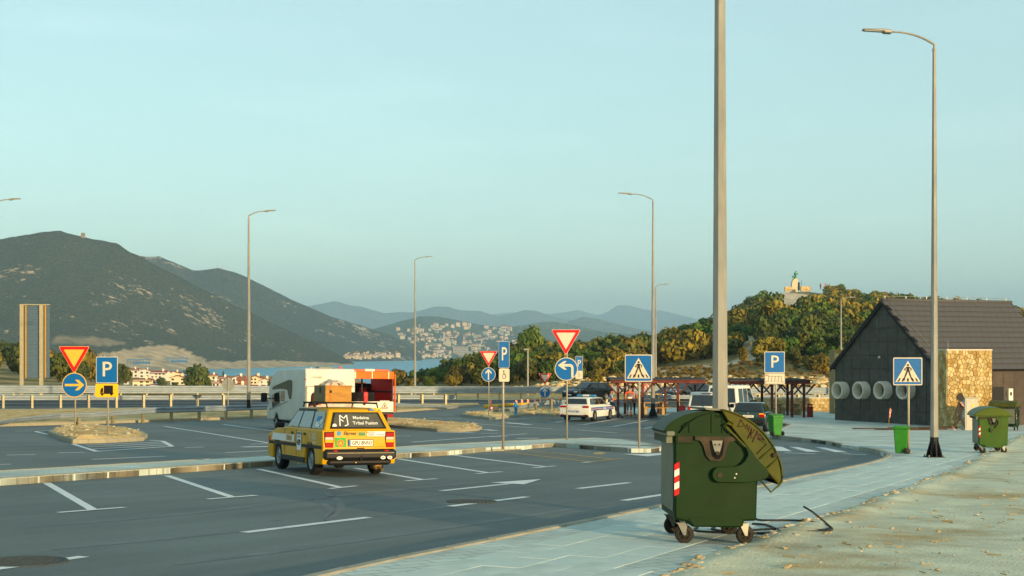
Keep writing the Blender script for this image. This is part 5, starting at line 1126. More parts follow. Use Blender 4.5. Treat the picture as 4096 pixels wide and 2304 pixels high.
plate_([(425 + 45 * cos(R(a)), 590 + 50 * sin(R(a))) for a in range(0, 360, 20)], 'head'); plate_([(405, 640), (440, 640), (460, 700), (445, 830), (405, 830), (385, 700)], 'torso'); plate_([(425, 665), (450, 680), (555, 825), (535, 835), (420, 700)], 'arm'); plate_([(420, 690), (400, 670), (345, 790), (375, 815)], 'arm', y=-.03)
plate_([(405, 815), (440, 815), (425, 870), (345, 960), (330, 940), (390, 860)], 'leg'); plate_([(420, 830), (450, 850), (512, 985), (490, 1000), (425, 870)], 'leg', y=-.03); plate_([(325, 940), (345, 955), (380, 995), (355, 1000)], 'foot', m_wrap); plate_([(410, 648), (440, 650), (470, 705), (455, 705)], 'tape', m_wrap, -.05)
p = gd(3886, 69.5, .11); k = F / p.y; e = empty('electric_cabinet', p, R(12), 'grey electric cabinet with warning label beside the steel figure', 'cabinet'); hh = 128 / k; ww = 56 / k
o = MB(); o.box(0, .2, hh / 2, ww, .4, hh, bev=.015); cb = o.build('housing', pm('cabinet_grey', '#a7a494', .5, var=.08), e); o = MB(); o.box(0, .2, hh + .02, ww + .06, .46, .05, bev=.015); o.build('roof', pm('cabinet_grey', '#a7a494'), cb)
o = MB(); o.box(.02, -.008, hh * .52, ww * .86, .012, hh * .88); dr = o.build('door', pm('cabinet_grey', '#a7a494'), e); o = MB(); o.box(ww * .1, -.018, hh * .78, .12, .006, .14); o.build('warning_label', m_syel, dr)
for i in range(6): o = MB(); o.box(-ww / 2 - .01, .2, hh * (.45 + .08 * i), .02, .3, hh * .05); o.build('vent', m_wht, cb)
p = gp(4044, 1706, .11); k = F / p.y; e = empty('payment_terminal', p, R(10), 'white wall terminal post behind the last container', 'terminal'); hh = 152 / k
o = MB(); o.box(0, .1, hh / 2, 20 / k, .2, hh, bev=.02); bd = o.build('housing', m_wht, e); o = MB(); o.box(0, -.006, hh * .86, 8 / k, .012, 14 / k); o.build('screen', m_sblk, bd)
# ---------------------------------------------------------------- vehicles (local: x forward, y left, z up, origin under the rear axle)
m_tyre = pm('tyre_rubber', '#17171a', .85, var=.25, scale=14, col2='#3a372f', thr=(.55, .75)); m_rim = pm('alloy_rim', '#8d8f8e', .35, metal=.7, var=.1); m_steel = pm('steel_wheel', '#7f8a8c', .45, metal=.4, var=.1)
m_glass = pm('car_glass', '#161c1d', .06, var=.05, spec=.8); m_glass2 = pm('car_glass_pale', '#4b5653', .08, var=.25, scale=3, spec=.8); m_blk = pm('black_plastic', '#191a1b', .55, var=.15); m_plate = pm('number_plate', '#d5d3c8', .45); m_under = pm('underbody', '#0c0c0d', .9)
m_tl = pm('tail_red', '#980806', .5, spec=.1, var=.1); m_tlw = pm('tail_clear', '#b9a99a', .3); m_tla = pm('tail_amber', '#f08a10', .5, emit=.25, spec=.1); m_hl = pm('headlight', '#d5d8d5', .15); m_hlo = pm('headlight_on', '#fff2c8', .2, emit=3)
def bev(o, w=.05, seg=3):
    md = o.modifiers.new('bevel', 'BEVEL'); md.width = w; md.segments = seg; md.limit_method = 'ANGLE'; md.angle_limit = R(28); md.harden_normals = False
    for q in o.data.polygons: q.use_smooth = True
    return o
def wheel(e, x, y, r_, w, rimmat=None, spokes=5, name='wheel'):
    c = empty(name, (x, y, r_)); c.parent = e; sg = 1 if y > 0 else -1; rimmat = rimmat or m_rim
    o = MB(); o.lathe([(r_ * .62, -w / 2), (r_ * .93, -w / 2), (r_ * .985, -w * .38), (r_, -w * .2), (r_, w * .2), (r_ * .985, w * .38), (r_ * .93, w / 2), (r_ * .62, w / 2)], 28, m=RX(R(90))); o.build('tyre', m_tyre, c)
    o = MB(); o.lathe([(0, 0), (r_ * .18, 0), (r_ * .2, .02), (r_ * .22, -.01)] if spokes == 0 else [(0, .01), (r_ * .14, .01), (r_ * .16, -.02)], 16, m=T(0, sg * w * .42, 0) @ RX(R(-90 * sg)))
    o.lathe([(r_ * .52, -.05), (r_ * .6, .0), (r_ * .65, .0)], 24, m=T(0, sg * w * .45, 0) @ RX(R(-90 * sg)))
    if spokes:
        for k in range(spokes): o.box(0, sg * w * .40, r_ * .36, r_ * .16, .03, r_ * .5, m=RY(2 * pi * k / spokes))
    else: o.lathe([(r_ * .18, 0), (r_ * .4, -.015), (r_ * .52, -.03), (r_ * .56, -.03)], 20, m=T(0, sg * w * .42, 0) @ RX(R(-90 * sg)))
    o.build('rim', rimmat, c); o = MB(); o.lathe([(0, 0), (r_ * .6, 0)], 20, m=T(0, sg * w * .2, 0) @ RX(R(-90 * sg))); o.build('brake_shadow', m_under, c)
    return c
class Car:
    """wb wheelbase, rear/front overhang, w half width, outline of the lower body (x,z) from rear to front, cabin"""
    def __init__(s, name, label, cat, pos, rz, paint, wb, w, top, gh, roof, zb=.2, ra=.37, wr=.31, ww=.19, tr=None, rimmat=None, spokes=5, cabin_paint=None, group=None, glass=None, bevel=.06, ro=None, fo=None):
        s.e = empty(name, pos, rz, label, cat, group, tilt=gtilt(pos[0], pos[1])); s.w = w; s.paint = paint; s.glass = glass or m_glass
        x0, x1 = top[0][0], top[-1][0]; pl = [(x0 + .04, zb + .02)] + list(top) + [(x1 - .05, zb + .02)]
        for c in (wb, 0): pl += [(c + ra * cos(R(a)), max(zb, wr + ra * sin(R(a)))) for a in range(-12, 193, 12) if wr + ra * sin(R(a)) > zb - .02]
        o = MB(); o.prism(pl[::-1], -w, w); s.body = bev(o.build('body', paint, s.e), bevel, 3)
        o = MB(); o.box((x0 + x1) / 2, 0, zb + .22, x1 - x0 - .5, 2 * w - .42, .3); o.build('underbody', m_under, s.e)
        # cabin: gh = (rear x, front x at belt, z belt, half width), roof = (rear x, front x, z, half width)
        s.gh, s.rf = gh, roof; (a0, a1, zb_, wb_), (r0, r1, zr, wr_) = gh, roof
        v = [(a0, -wb_, zb_ - .03), (a1, -wb_, zb_ - .03), (a1, wb_, zb_ - .03), (a0, wb_, zb_ - .03), (r0, -wr_, zr - .03), (r1, -wr_, zr - .03), (r1, wr_, zr - .03), (r0, wr_, zr - .03), (r0 + .25, -wr_ * .8, zr), (r1 - .3, -wr_ * .8, zr), (r1 - .3, wr_ * .8, zr), (r0 + .25, wr_ * .8, zr)]
        o = MB(); o.add(v, [(0, 1, 5, 4), (1, 2, 6, 5), (2, 3, 7, 6), (3, 0, 4, 7), (4, 5, 9, 8), (5, 6, 10, 9), (6, 7, 11, 10), (7, 4, 8, 11), (8, 9, 10, 11)]); s.cab = bev(o.build('cabin', cabin_paint or paint, s.e), .05, 3)
        tr = tr or w - ww / 2 - .02
        for x in (0, wb):
            for sg in (1, -1): wheel(s.e, x, sg * tr, wr, ww, rimmat, spokes)
    def wz(s, z):
        if z < s.gh[2] + .02: return s.w
        t = (z - s.gh[2]) / (s.rf[2] - s.gh[2]); return s.gh[3] + (s.rf[3] - s.gh[3]) * t
    def xz(s, z, end): t = (z - s.gh[2]) / (s.rf[2] - s.gh[2]); return s.gh[end] + (s.rf[end] - s.gh[end]) * t
    def side(s, pts, name='side_window', mat=None, sides=(1, -1), d=.006, parent=None):
        r_ = None
        for sg in sides:
            o = MB(); q = [(x, sg * (s.wz(z) + d), z) for x, z in pts]; o.flat(q if sg < 0 else q[::-1]); r_ = o.build(name, mat or s.glass, parent or s.e)
        return r_
    def end(s, pts, end, name='rear_window', mat=None, d=.006, parent=None):
        """pts (lateral fraction, z); end 0 rear, 1 front"""
        sg = -1 if end == 0 else 1; o = MB(); q = [(s.xz(z, end) + sg * d, -t * s.wz(z), z) for t, z in pts]; o.flat(q[::-1] if end else q); return o.build(name, mat or s.glass, parent or s.e)
    def bx(s, name, mat, c, size, bv=.02, parent=None):
        o = MB(); o.box(*c, *size, bev=bv); return o.build(name, mat, parent or s.e)
    def rear_m(s, x, y, z, lean=0): return T(x, y, z) @ RZ(R(-90)) @ RX(R(90)) @ RX(-lean)     # text facing backwards
    def side_m(s, x, z, sg=1, d=.012): return T(x, sg * (s.w + d), z) @ RZ(R(180 if sg > 0 else 0)) @ RX(R(90))

# --- yellow estate with stickers and roof rack
m_yel = pm('yellow_paint', '#c39400', .42, var=.06, scale=2, coat=.08, spec=.2); m_cream = pm('cream_roof', '#9a8a50', .4, var=.08)
def lead(x, y, off=0): return gp(x, y, off)
RL = gp(1262, 1899); th = R(25); rt = Vector((cos(th), sin(th), 0)); org_ = RL + rt * .66; org_.z = G(org_.x, org_.y)
Y = Car('yellow_estate_car', 'yellow estate car covered in rally stickers with a loaded roof rack', 'car', org_, R(90) + th, m_yel, 2.51, .80,
        [(-.92, .36), (-.94, .60), (-.90, .94), (-.86, .97), (0.4, .985), (2.0, .965), (2.25, .955), (2.6, .93), (3.18, .80), (3.30, .72), (3.33, .5), (3.31, .34)], (-.88, 2.10, .95, .76), (-.60, 1.42, 1.43, .585), .24, .375, .318, .19, .675, m_steel, 0, glass=m_glass2, bevel=.045)
Y.end([(-.84, 1.0), (.84, 1.0), (.80, 1.34), (-.80, 1.34)], 0, 'rear_window', m_blk, .005); rwin = Y.end([(-.77, 1.03), (.77, 1.03), (.73, 1.315), (-.73, 1.315)], 0, 'rear_window', pm('rear_glass', '#4d4a38', .1, var=.2, scale=4, spec=.8), .009)
Y.end([(-.9, 1.0), (.9, 1.0), (.86, 1.36), (-.86, 1.36)], 1, 'windscreen')
for pts in ([(1.05, 1.0), (1.86, 1.0), (1.45, 1.33), (1.05, 1.345)], [(.12, 1.0), (.98, 1.0), (.98, 1.345), (.25, 1.345)], [(-.74, 1.0), (.02, 1.0), (.16, 1.345), (-.55, 1.345)]): Y.side(pts)
for pts in ([(.98, .99), (1.05, .99), (1.05, 1.36), (.98, 1.36)], [(.02, .99), (.12, .99), (.25, 1.36), (.16, 1.36)]): Y.side(pts, 'window_pillar', m_blk, d=.009)
Y.side([(1.86, .985), (1.92, .985), (1.47, 1.36), (1.43, 1.36)], 'window_pillar', m_blk, d=.008)
Y.side([(.05, 1.345), (1.45, 1.345), (1.42, 1.40), (.16, 1.40)], 'roof_gutter', m_blk, d=.006)
rl_lean = atan2(.28, .48)
# tail: bumper, lamps, plate
Y.bx('bumper', m_blk, (-.96, 0, .47), (.16, 1.58, .22), .05); Y.bx('bumper_skirt', m_blk, (-.88, 0, .31), (.2, 1.40, .14), .05); Y.bx('bumper_trim', pm('trim_beige', '#7a7152', .5), (-1.042, 0, .50), (.012, 1.46, .018), 0)
Y.bx('bumper', m_blk, (3.30, 0, .45), (.14, 1.58, .2), .05)
for sg in (1, -1):
    lp = Y.bx('tail_lamp', m_blk, (-.912, sg * .665, .765), (.05, .20, .34), .012)
    for z, h, m_ in ((.875, .09, m_tl), (.80, .055, m_tlw), (.742, .055, m_tla), (.66, .10, m_tl)): o = MB(); o.box(-.94, sg * .665, z, .012, .175, h, bev=.004); o.build('lens', m_, lp)
    Y.bx('reflector', m_tl, (-1.045, sg * .56, .545), (.012, .09, .03), 0)
    Y.side([(-.85, .575), (3.2, .56), (3.2, .63), (-.85, .645)], 'side_moulding', m_blk, (sg,), .006); Y.bx('door_handle', m_blk, (.35, sg * .808, .86), (.13, .02, .05), .006); Y.bx('door_handle', m_blk, (1.28, sg * .808, .86), (.13, .02, .05), .006)
    for x in (-.02, .98, 1.92): Y.bx('door_gap', m_under, (x, sg * .801, .66), (.012, .006, .56), 0)
    Y.bx('mirror', m_blk, (1.86, sg * .92, 1.02), (.10, .2, .13), .03); Y.bx('indicator', pm('indicator_red', '#b3301c', .4), (3.16, sg * .80, .68), (.14, .012, .1), 0); Y.bx('mud_flap', m_blk, (-.34, sg * .68, .26), (.02, .16, .14), 0); Y.bx('sill', m_blk, (1.25, sg * .79, .3), (1.75, .03, .12), .01)
    Y.bx('headlamp', m_hl, (3.31, sg * .55, .66), (.03, .4, .14), .01)
tg = Y.bx('tailgate_panel', m_yel, (-.918, 0, .76), (.02, 1.12, .40), .008); Y.bx('tailgate_handle', m_under, (-.934, -.02, .595), (.012, .17, .022), 0)
pl = Y.bx('number_plate', m_plate, (-.94, -.02, .705), (.012, .53, .125), .004); o = MB(); o.box(-.948, .225, .705, .003, .045, .115); o.build('country_band', m_sblue, pl); Y.bx('plate_frame', m_blk, (-.934, -.02, .705), (.012, .56, .15), .004)
text('GPU 8NN3', .115, m_sblk, pl, Y.rear_m(-.949, -.045, .702), 'plate_lettering', .001, sx=.80, bold=.001)
m_dec = pm('white_vinyl', '#d8dad6', .5, var=.04)
rz_ = lambda z: Y.xz(z, 0) - .014
text('Medeina', .105, m_dec, rwin, Y.rear_m(rz_(1.225), -.085, 1.225, rl_lean), 'window_lettering', .001, bold=.001); text('Tribal Fusion', .105, m_dec, rwin, Y.rear_m(rz_(1.115), -.165, 1.115, rl_lean), 'window_lettering', .001, bold=.001)
o = MB()
for (a, c, d_, f_) in ((-.03, -.13, 0, .13), (0, .13, .075, .05), (.075, .05, .15, .13), (.15, .13, .15, -.1), (0, .03, .06, -.02), (.15, -.1, .075, -.13)): q = bar(a, c, d_, f_, .022); o.flat([(i, j, 0) for i, j in q][::-1])
mm = Y.rear_m(rz_(1.17) - .002, .37, 1.17, rl_lean); o.v = [tuple(mm @ Vector(q)) for q in o.v]; o.build('window_logo', m_dec, rwin)
def sticker(x, y, z, w, h, mat, name='sticker'): return Y.bx(name, mat, (x, y, z), (.004, w, h), 0, tg)
text('Elpress', .095, m_sblk, tg, Y.rear_m(-.934, .22, .905), 'lettering', .001, shear=.12, bold=.002); sb = MB(); sb.tube((-.934, .455, .905), (-.93, .455, .905), .05, n=16); sb.build('round_sticker', pm('sticker_blue', '#2f7fb3', .5), tg)
g = sticker(-.936, .42, .70, .24, .235, pm('sticker_green', '#2c9a2a', .5, var=.2, scale=20)); sb = MB(); sb.tube((-.942, .42, .70), (-.938, .42, .70), .075, n=18); sb.build('round_badge', pm('badge_orange', '#cf6a1e', .5), tg); text('A', .1, m_syel, tg, Y.rear_m(-.944, .42, .695), 'lettering', .001)
sticker(-.936, -.045, .89, .14, .07, pm('sticker_teal', '#3f7d55', .5, var=.4, scale=30)); sticker(-.936, -.36, .895, .40, .1, m_dec); text('NORDA', .055, m_sred, tg, Y.rear_m(-.94, -.245, .918), 'lettering', .001, sx=.85); text('MAR', .065, pm('navy', '#20294a', .5), tg, Y.rear_m(-.94, -.25, .872), 'lettering', .001); sticker(-.939, -.46, .88, .19, .02, pm('fine_print', '#8b8b86', .5))
sticker(-.936, -.42, .60, .19, .05, pm('flame_sticker', '#b4301b', .5, var=.5, scale=40))
rs = MB(); rs.add([(-.585, -.30, 1.375), (-.585, -.56, 1.375), (-.60, -.56, 1.43), (-.60, -.30, 1.43)], [(0, 1, 2, 3)]); rs = rs.build('rainbow_sticker', pm('rainbow', '#c9b23a', .5, var=.6, scale=22, col2='#3a6ab8', thr=(.45, .52)), Y.e); rs.location.x = -.05
for y, w in ((.47, .13), (-.48, .11), (-.63, .11)): sb = MB(); sb.add([(-1.046, y + w / 2 * cos(a * pi / 8), .40 + .035 * sin(a * pi / 8)) for a in range(16)], [tuple(range(15, -1, -1))]); sb.build('oval_sticker', m_dec, Y.e)
for y, b_ in ((.47, 'AL'), (-.48, 'BIH'), (-.63, 'MK')): text(b_, .045, m_sblk, Y.e, Y.rear_m(-1.05, y, .40), 'lettering', .001)
sb = MB(); sb.tube((rz_(1.06), .52, 1.06), (rz_(1.06) - .003, .52, 1.06), .045, n=16); sb.build('round_sticker', m_dec, rwin)
Y.bx('spare_light', m_syel, (-1.0, .1, .30), (.01, .02, .02), 0); o = MB(); o.lathe([(0, -.14), (.085, -.13), (.1, -.06), (.1, .12), (.06, .16), (0, .16)], 16, m=T(-.78, -.42, .23) @ RY(R(90)) @ RZ(0)); o.build('silencer', pm('rusty_exhaust', '#8a6a3a', .55, metal=.5, var=.3, scale=12), Y.e); o = MB(); o.tube((-.9, -.42, .2), (-1.05, -.47, .14), .028, n=8); o.build('tail_pipe', pm('rusty_exhaust', '#8a6a3a'), Y.e); o = MB(); o.tube((-.98, 0, .36), (-1.03, 0, .36), .025, n=8); o.tube((-1.03, 0, .34), (-1.03, 0, .44), .022, n=8); o.build('tow_hook', m_blk, Y.e)
for x0, x1, z0, z1, m_, nm in ((1.1, 2.95, .66, .82, m_dec, 'side_stripe'), (.58, .92, .50, .90, m_dec, 'number_panel'), (-.02, .0, .6, .9, m_dec, 'thin_mark')): Y.side([(x0, z0), (x1, z0), (x1 - .12 * (nm == 'side_stripe'), z1), (x0, z1)] if nm != 'thin_mark' else [(-.08, .65), (-.05, .65), (-.05, .9), (-.08, .9)], nm, m_, (1,), .012)
text('429', .17, m_sblk, Y.e, Y.side_m(.75, .66, 1, .018), 'race_number', .001, bold=.003); text('ZLOMBOL', .07, pm('navy', '#20294a'), Y.e, Y.side_m(.75, .86, 1, .018), 'lettering', .001); text('RALLY', .06, m_sred, Y.e, Y.side_m(.75, .79, 1, .018), 'lettering', .001)
text('DRIVE', .17, m_yel, Y.e, Y.side_m(1.5, .735, 1, .018), 'lettering', .001, bold=.003)
for i, b_ in enumerate(('ACCEL', 'PERFECT', 'DUDE')): text(b_, .085, m_dec, Y.e, Y.side_m(-.38, .87 - i * .085, 1, .016), 'lettering', .001, align='CENTER')
for x, z, m_ in ((-.3, 1.08, m_dec), (-.25, 1.2, pm('sticker_blue', '#2f7fb3')), (-.42, 1.14, m_dec)): Y.side([(x - .16, z - .05), (x + .12, z - .05), (x + .12, z + .05), (x - .16, z + .05)], 'window_sticker', m_, (1,), .012)
# rack
rk = MB(); 
for sg in (1, -1): rk.path([(-.45, sg * .56, 1.43), (-.38, sg * .56, 1.52), (1.2, sg * .56, 1.52), (1.27, sg * .56, 1.43)], .016, 6)
for x in (-.25, .2, .65, 1.1): rk.tube((x, -.62, 1.53), (x, .62, 1.53), .018, n=6)
Y.e['rack'] = 1; rk.build('roof_rack', m_blk, Y.e); del Y.e['rack']
bpy.context.view_layer.update(); YM = Y.e.matrix_world.copy()
m_ply = pm('plywood', '#a8792e', .6, var=.16, scale=3, stretch=(1, 1, 5), col2='#94682a'); m_ply2 = pm('grey_plywood', '#7a6a4a', .7, var=.14, scale=3)
cr_ = bpy.data.objects.new('wooden_crate', None); COL.objects.link(cr_); cr_.matrix_world = YM @ T(.33, .19, 1.55); tag(cr_, 'varnished plywood crate strapped on the yellow car roof rack', 'crate')
o = MB(); o.box(0, 0, .17, .80, .58, .34, bev=.006); o.build('box', m_ply, cr_); o = MB(); o.box(0, .294, .17, .79, .012, .33); o.build('end_panel', m_ply2, cr_); o = MB(); o.box(0, 0, .345, .82, .60, .02); o.build('lid', m_ply, cr_)
for y in (.18,): o = MB(); o.box(-.405, y, .17, .012, .03, .36); o.build('strap', pm('orange_strap', '#b8681e', .6), cr_); o = MB(); o.box(-.415, y, .22, .02, .045, .06); o.build('buckle', m_blk, cr_)
for z in (.3,): o = MB(); o.box(-.05, .306, z - .05, .06, .012, .12, bev=.004); o.build('latch', m_blk, cr_)
ty = bpy.data.objects.new('spare_tyre', None); COL.objects.link(ty); ty.matrix_world = YM @ T(.30, -.42, 1.56); tag(ty, 'spare tyre lying flat on the roof rack beside the crate', 'tyre')
o = MB(); o.lathe([(.17, 0), (.28, 0), (.31, .016), (.31, .17), (.28, .2), (.17, .2)], 28, close=True); o.build('tread', m_tyre, ty); 
for k in range(5): o = MB(); o.lathe([(.311, .03 + k * .033), (.317, .035 + k * .033), (.317, .05 + k * .033), (.311, .055 + k * .033)], 28); o.build('tread_rib', m_tyre, ty)
o = MB(); o.box(-.30, -.02, .1, .05, .1, .22, bev=.015); o.box(-.32, -.0, .02, .03, .06, .2, bev=.01, m=RX(.3)); o.build('red_strap', m_sred, ty)

# --- police estate
m_pw = pm('police_white', '#c8cac2', .4, var=.05, coat=.1, spec=.2); m_pb = pm('police_blue', '#1f5fa3', .4); m_po = pm('police_orange', '#d88a4a', .4)
RR = gp(2372, 1685); th = R(-23); rt = Vector((cos(th), sin(th), 0)); og = RR - rt * .77; og.z = G(og.x, og.y)
C = Car('police_car', 'white police estate car with blue stripe and roof light bar', 'police car', og, R(90) + th, m_pw, 2.69, .90, [(-.98, .40), (-1.0, .62), (-.95, .95), (-.88, 1.0), (2.1, .98), (2.5, .95), (3.35, .82), (3.60, .70), (3.66, .50), (3.62, .32)], (-.86, 2.45, .97, .85), (-.42, 1.62, 1.46, .62), .26, .40, .33, .2, .80, m_rim, 10)
C.end([(-.86, 1.06), (.86, 1.06), (.82, 1.38), (-.82, 1.38)], 0, 'rear_window'); C.end([(-.9, 1.02), (.9, 1.02), (.86, 1.4), (-.86, 1.4)], 1, 'windscreen')
for pts in ([(1.0, 1.02), (2.1, 1.02), (1.6, 1.38), (1.0, 1.39)], [(.05, 1.02), (.94, 1.02), (.94, 1.39), (.1, 1.39)], [(-.62, 1.04), (-.0, 1.02), (.04, 1.39), (-.25, 1.38)]): C.side(pts)
C.side([(-.7, .66), (3.2, .66), (3.2, .86), (-.7, .86)], 'blue_stripe', m_pb, d=.006); C.side([(-.7, .735), (3.2, .735), (3.2, .775), (-.7, .775)], 'orange_stripe', m_po, d=.010)
for sg in (1, -1):
    C.side([(1.15, .68), (2.0, .68), (2.0, .84), (1.15, .84)], 'stripe_panel', m_pb, (sg,), .014)
    text('POLICIJA', .14, m_dec, C.e, T(1.57, sg * (.90 + .02), .76) @ RZ(R(180 if sg > 0 else 0)) @ RX(R(90)), 'lettering', .002, bold=.003)
    text('hitna pomoc', .06, m_pb, C.e, T(1.57, sg * (.90 + .02), .60) @ RZ(R(180 if sg > 0 else 0)) @ RX(R(90)), 'lettering', .002) if False else None
    lp = C.bx('tail_lamp', m_tl, (-.97, sg * .68, .90), (.08, .36, .12), .02); C.bx('reflector', m_tl, (-1.01, sg * .7, .42), (.01, .2, .03), 0); C.bx('mirror', m_pw, (1.95, sg * .98, 1.05), (.12, .2, .14), .03); C.bx('headlamp', m_hl, (3.58, sg * .66, .68), (.1, .34, .12), .03)
C.bx('bumper_skirt', m_blk, (-.98, 0, .33), (.1, 1.7, .14), .03); C.bx('number_plate', m_plate, (-1.0, 0, .80), (.012, .52, .12), .004); text('POLICIJA', .15, m_pb, C.e, C.rear_m(-1.008, .03, .61), 'lettering', .002, bold=.003, sx=1.15)
C.e.scale = (1, 1, .93); lb = C.bx('light_bar', pm('beacon_blue', '#2f84b8', .25, var=.2), (1.0, 0, 1.54), (.26, 1.15, .1), .03); o = MB(); o.box(1.0, 0, 1.545, .27, .42, .1, bev=.02); o.build('beacon_middle', m_wht, lb); C.bx('bar_foot', m_blk, (1.0, 0, 1.475), (.1, .9, .05), 0)
# --- dark green hatchback
m_dg = pm('dark_green_paint', '#16302c', .25, var=.06, coat=.6)
og = gp(3000, 1724); th = R(-17); og.z = G(og.x, og.y)
C = Car('green_hatchback', 'old dark green hatchback parked beside the white van', 'car', og, R(90) + th, m_dg, 2.47, .83, [(-.66, .38), (-.70, .56), (-.68, .86), (-.6, .92), (1.9, .93), (2.2, .92), (2.95, .78), (3.15, .68), (3.2, .5), (3.15, .34)], (-.60, 2.2, .9, .78), (-.22, 1.5, 1.40, .60), .24, .37, .30, .19, .74, m_rim, 7)
C.end([(-.84, .97), (.84, .97), (.80, 1.33), (-.80, 1.33)], 0, 'rear_window'); C.end([(-.9, .97), (.9, .97), (.85, 1.34), (-.85, 1.34)], 1, 'windscreen')
for pts in ([(.9, .97), (1.85, .97), (1.45, 1.32), (.9, 1.33)], [(-.2, .97), (.82, .97), (.82, 1.33), (.0, 1.33)]): C.side(pts)
for sg in (1, -1): C.bx('tail_lamp', m_tl, (-.69, sg * .64, .78), (.04, .26, .2), .015); C.bx('lamp_amber', m_tla, (-.712, sg * .64, .84), (.01, .24, .05), 0); C.bx('mirror', m_dg, (1.7, sg * .9, .98), (.1, .16, .12), .03)
C.bx('bumper', m_blk, (-.72, 0, .45), (.14, 1.62, .2), .05); C.bx('number_plate', m_plate, (-.705, 0, .72), (.012, .52, .12), .004); text('DU 217-IC', .11, m_sblk, C.e, C.rear_m(-.713, -.02, .718), 'plate_lettering', .001, sx=.75); o = MB(); o.tube((0, .0, 1.40), (-.05, 0, 1.75), .006, n=4); o.build('aerial', m_blk, C.e); C.bx('badge', m_rim, (-.70, 0, .87), (.012, .07, .07), 0)
# --- white vans
og = gd(2832, 68.5); th = R(-12)
def van(name, label, og, th, paint, H, L=2.9, wid=.93):
    C = Car(name, label, 'van', og, R(90) + th, paint, L, wid, [(-.9, .42), (-.95, .6), (-.93, 1.05), (-.9, 1.1), (2.6, 1.08), (3.2, 1.0), (3.7, .86), (3.8, .6), (3.76, .34)], (-.91, 3.0, 1.06, .91), (-.80, 2.1, H, .78), .26, .4, .33, .2, .82, m_steel, 6)
    C.end([(-.86, 1.2), (.86, 1.2), (.84, H - .16), (-.84, H - .16)], 0, 'rear_window'); C.side([(1.35, 1.14), (2.7, 1.14), (2.05, H - .2), (1.35, H - .18)]); C.end([(-.9, 1.1), (.9, 1.1), (.86, H - .1), (-.86, H - .1)], 1, 'windscreen'); C.side([(-.6, 1.18), (.3, 1.18), (.3, H - .18), (-.55, H - .18)]); C.side([(.4, 1.18), (1.25, 1.18), (1.25, H - .18), (.4, H - .18)])
    for sg in (1, -1): C.bx('tail_lamp', m_tl, (-.94, sg * .84, .98), (.05, .12, .42), .02); C.bx('mirror', m_blk, (2.5, sg * 1.0, 1.2), (.12, .2, .2), .03)
    C.bx('bumper', m_blk, (-.96, 0, .45), (.1, 1.8, .2), .04); C.bx('number_plate', m_plate, (-.955, .25, .85), (.012, .5, .12), .004); C.bx('third_brake_light', m_tl, (-.83, 0, H - .08), (.02, .5, .03), 0)
    o = MB(); o.tube((-.955, 0, 1.03), (-.945, 0, 1.03), .07, n=16); o.build('round_badge', m_rim, C.e); return C
van('white_van', 'white passenger van half hidden behind the foreground lamp pole', og, th, m_pw, 1.88)
og = gd(2905, 79); van('white_van', 'white van nose showing right of the foreground lamp pole', og, R(-24), pm('van_white', '#d6d5cb', .35, var=.05), 2.15)
# --- dark cars on the motorway
m_bk = pm('black_paint', '#0b0f11', .35, var=.05, coat=.15)
def dark(label, x, d, th, H, paint, lights=False):
    og = gd(x, d, .035); C = Car('dark_car', label, 'car', og, R(90) + th, paint, 2.6, .88, [(-.85, .4), (-.9, .6), (-.86, .95), (2.1, .96), (2.5, .93), (3.2, .80), (3.42, .66), (3.46, .5), (3.42, .32)], (-.8, 2.35, .94, .84), (-.2, 1.5, H, .62), .24, .39, .32, .2, .78, m_rim, 8)
    C.end([(-.9, 1.0), (.9, 1.0), (.85, H - .07), (-.85, H - .07)], 1, 'windscreen', m_glass); C.end([(-.86, 1.02), (.86, 1.02), (.82, H - .08), (-.82, H - .08)], 0, 'rear_window')
    for pts in ([(.85, 1.0), (1.95, 1.0), (1.4, H - .08), (.85, H - .07)], [(-.15, 1.0), (.78, 1.0), (.78, H - .07), (.1, H - .08)]): C.side(pts, 'side_window', m_glass)
    for sg in (1, -1): C.bx('headlamp', m_hl, (3.36, sg * .62, .70), (.16, .34, .13), .03); C.bx('mirror', paint, (1.75, sg * .97, 1.02), (.12, .18, .12), .03); C.bx('tail_lamp', m_tl, (-.9, sg * .66, .8), (.04, .3, .14), .02)
    C.bx('number_plate', m_plate, (3.47, 0, .45), (.012, .5, .11), .004); C.bx('grille', m_under, (3.44, 0, .58), (.03, .8, .1), .01)
    if lights:
        for sg in (1, -1): C.bx('fog_lamp', m_hlo, (3.44, sg * .66, .42), (.02, .12, .08), .01)
dark('black sedan on the motorway behind the police car', 2394, 118.5, R(133), 1.46, m_bk); dark('dark blue car on the motorway framed by the first shelter', 2792, 122, R(128), 1.5, pm('navy_paint', '#141e2a', .22, coat=.7), True)

# --- motorhome
m_mh = pm('motorhome_white', '#c2c2b8', .5, var=.06, scale=1.5, spec=.15); m_olive = pm('olive_graphic', '#4b4a36', .5); m_grey = pm('grey_graphic', '#74777a', .5)
th = R(24); fw = Vector((-sin(th), cos(th), 0)); rt = Vector((cos(th), sin(th), 0)); vr_ = 60.0; rlc = Vector(((1219 - CX) / F * vr_, vr_, 0)); og = rlc + rt * 1.1 + fw * 1.0; og.z = G(og.x, og.y)
e = empty('motorhome', og, R(90) + th, 'white motorhome with olive and grey side graphics behind the yellow car', 'motorhome', tilt=gtilt(og.x, og.y)); MHM = e
def mb_(name, mat, c, size, bv=.02, parent=e): o = MB(); o.box(*c, *size, bev=bv); return o.build(name, mat, parent)
Hm = 2.72; ra, wr = .42, .34; pl = [(-1.0, .42), (-1.02, .6), (-1.0, Hm - .18), (-.9, Hm), (3.6, Hm), (4.6, 2.45), (5.1, 1.95), (5.2, 1.6), (5.25, .42)]
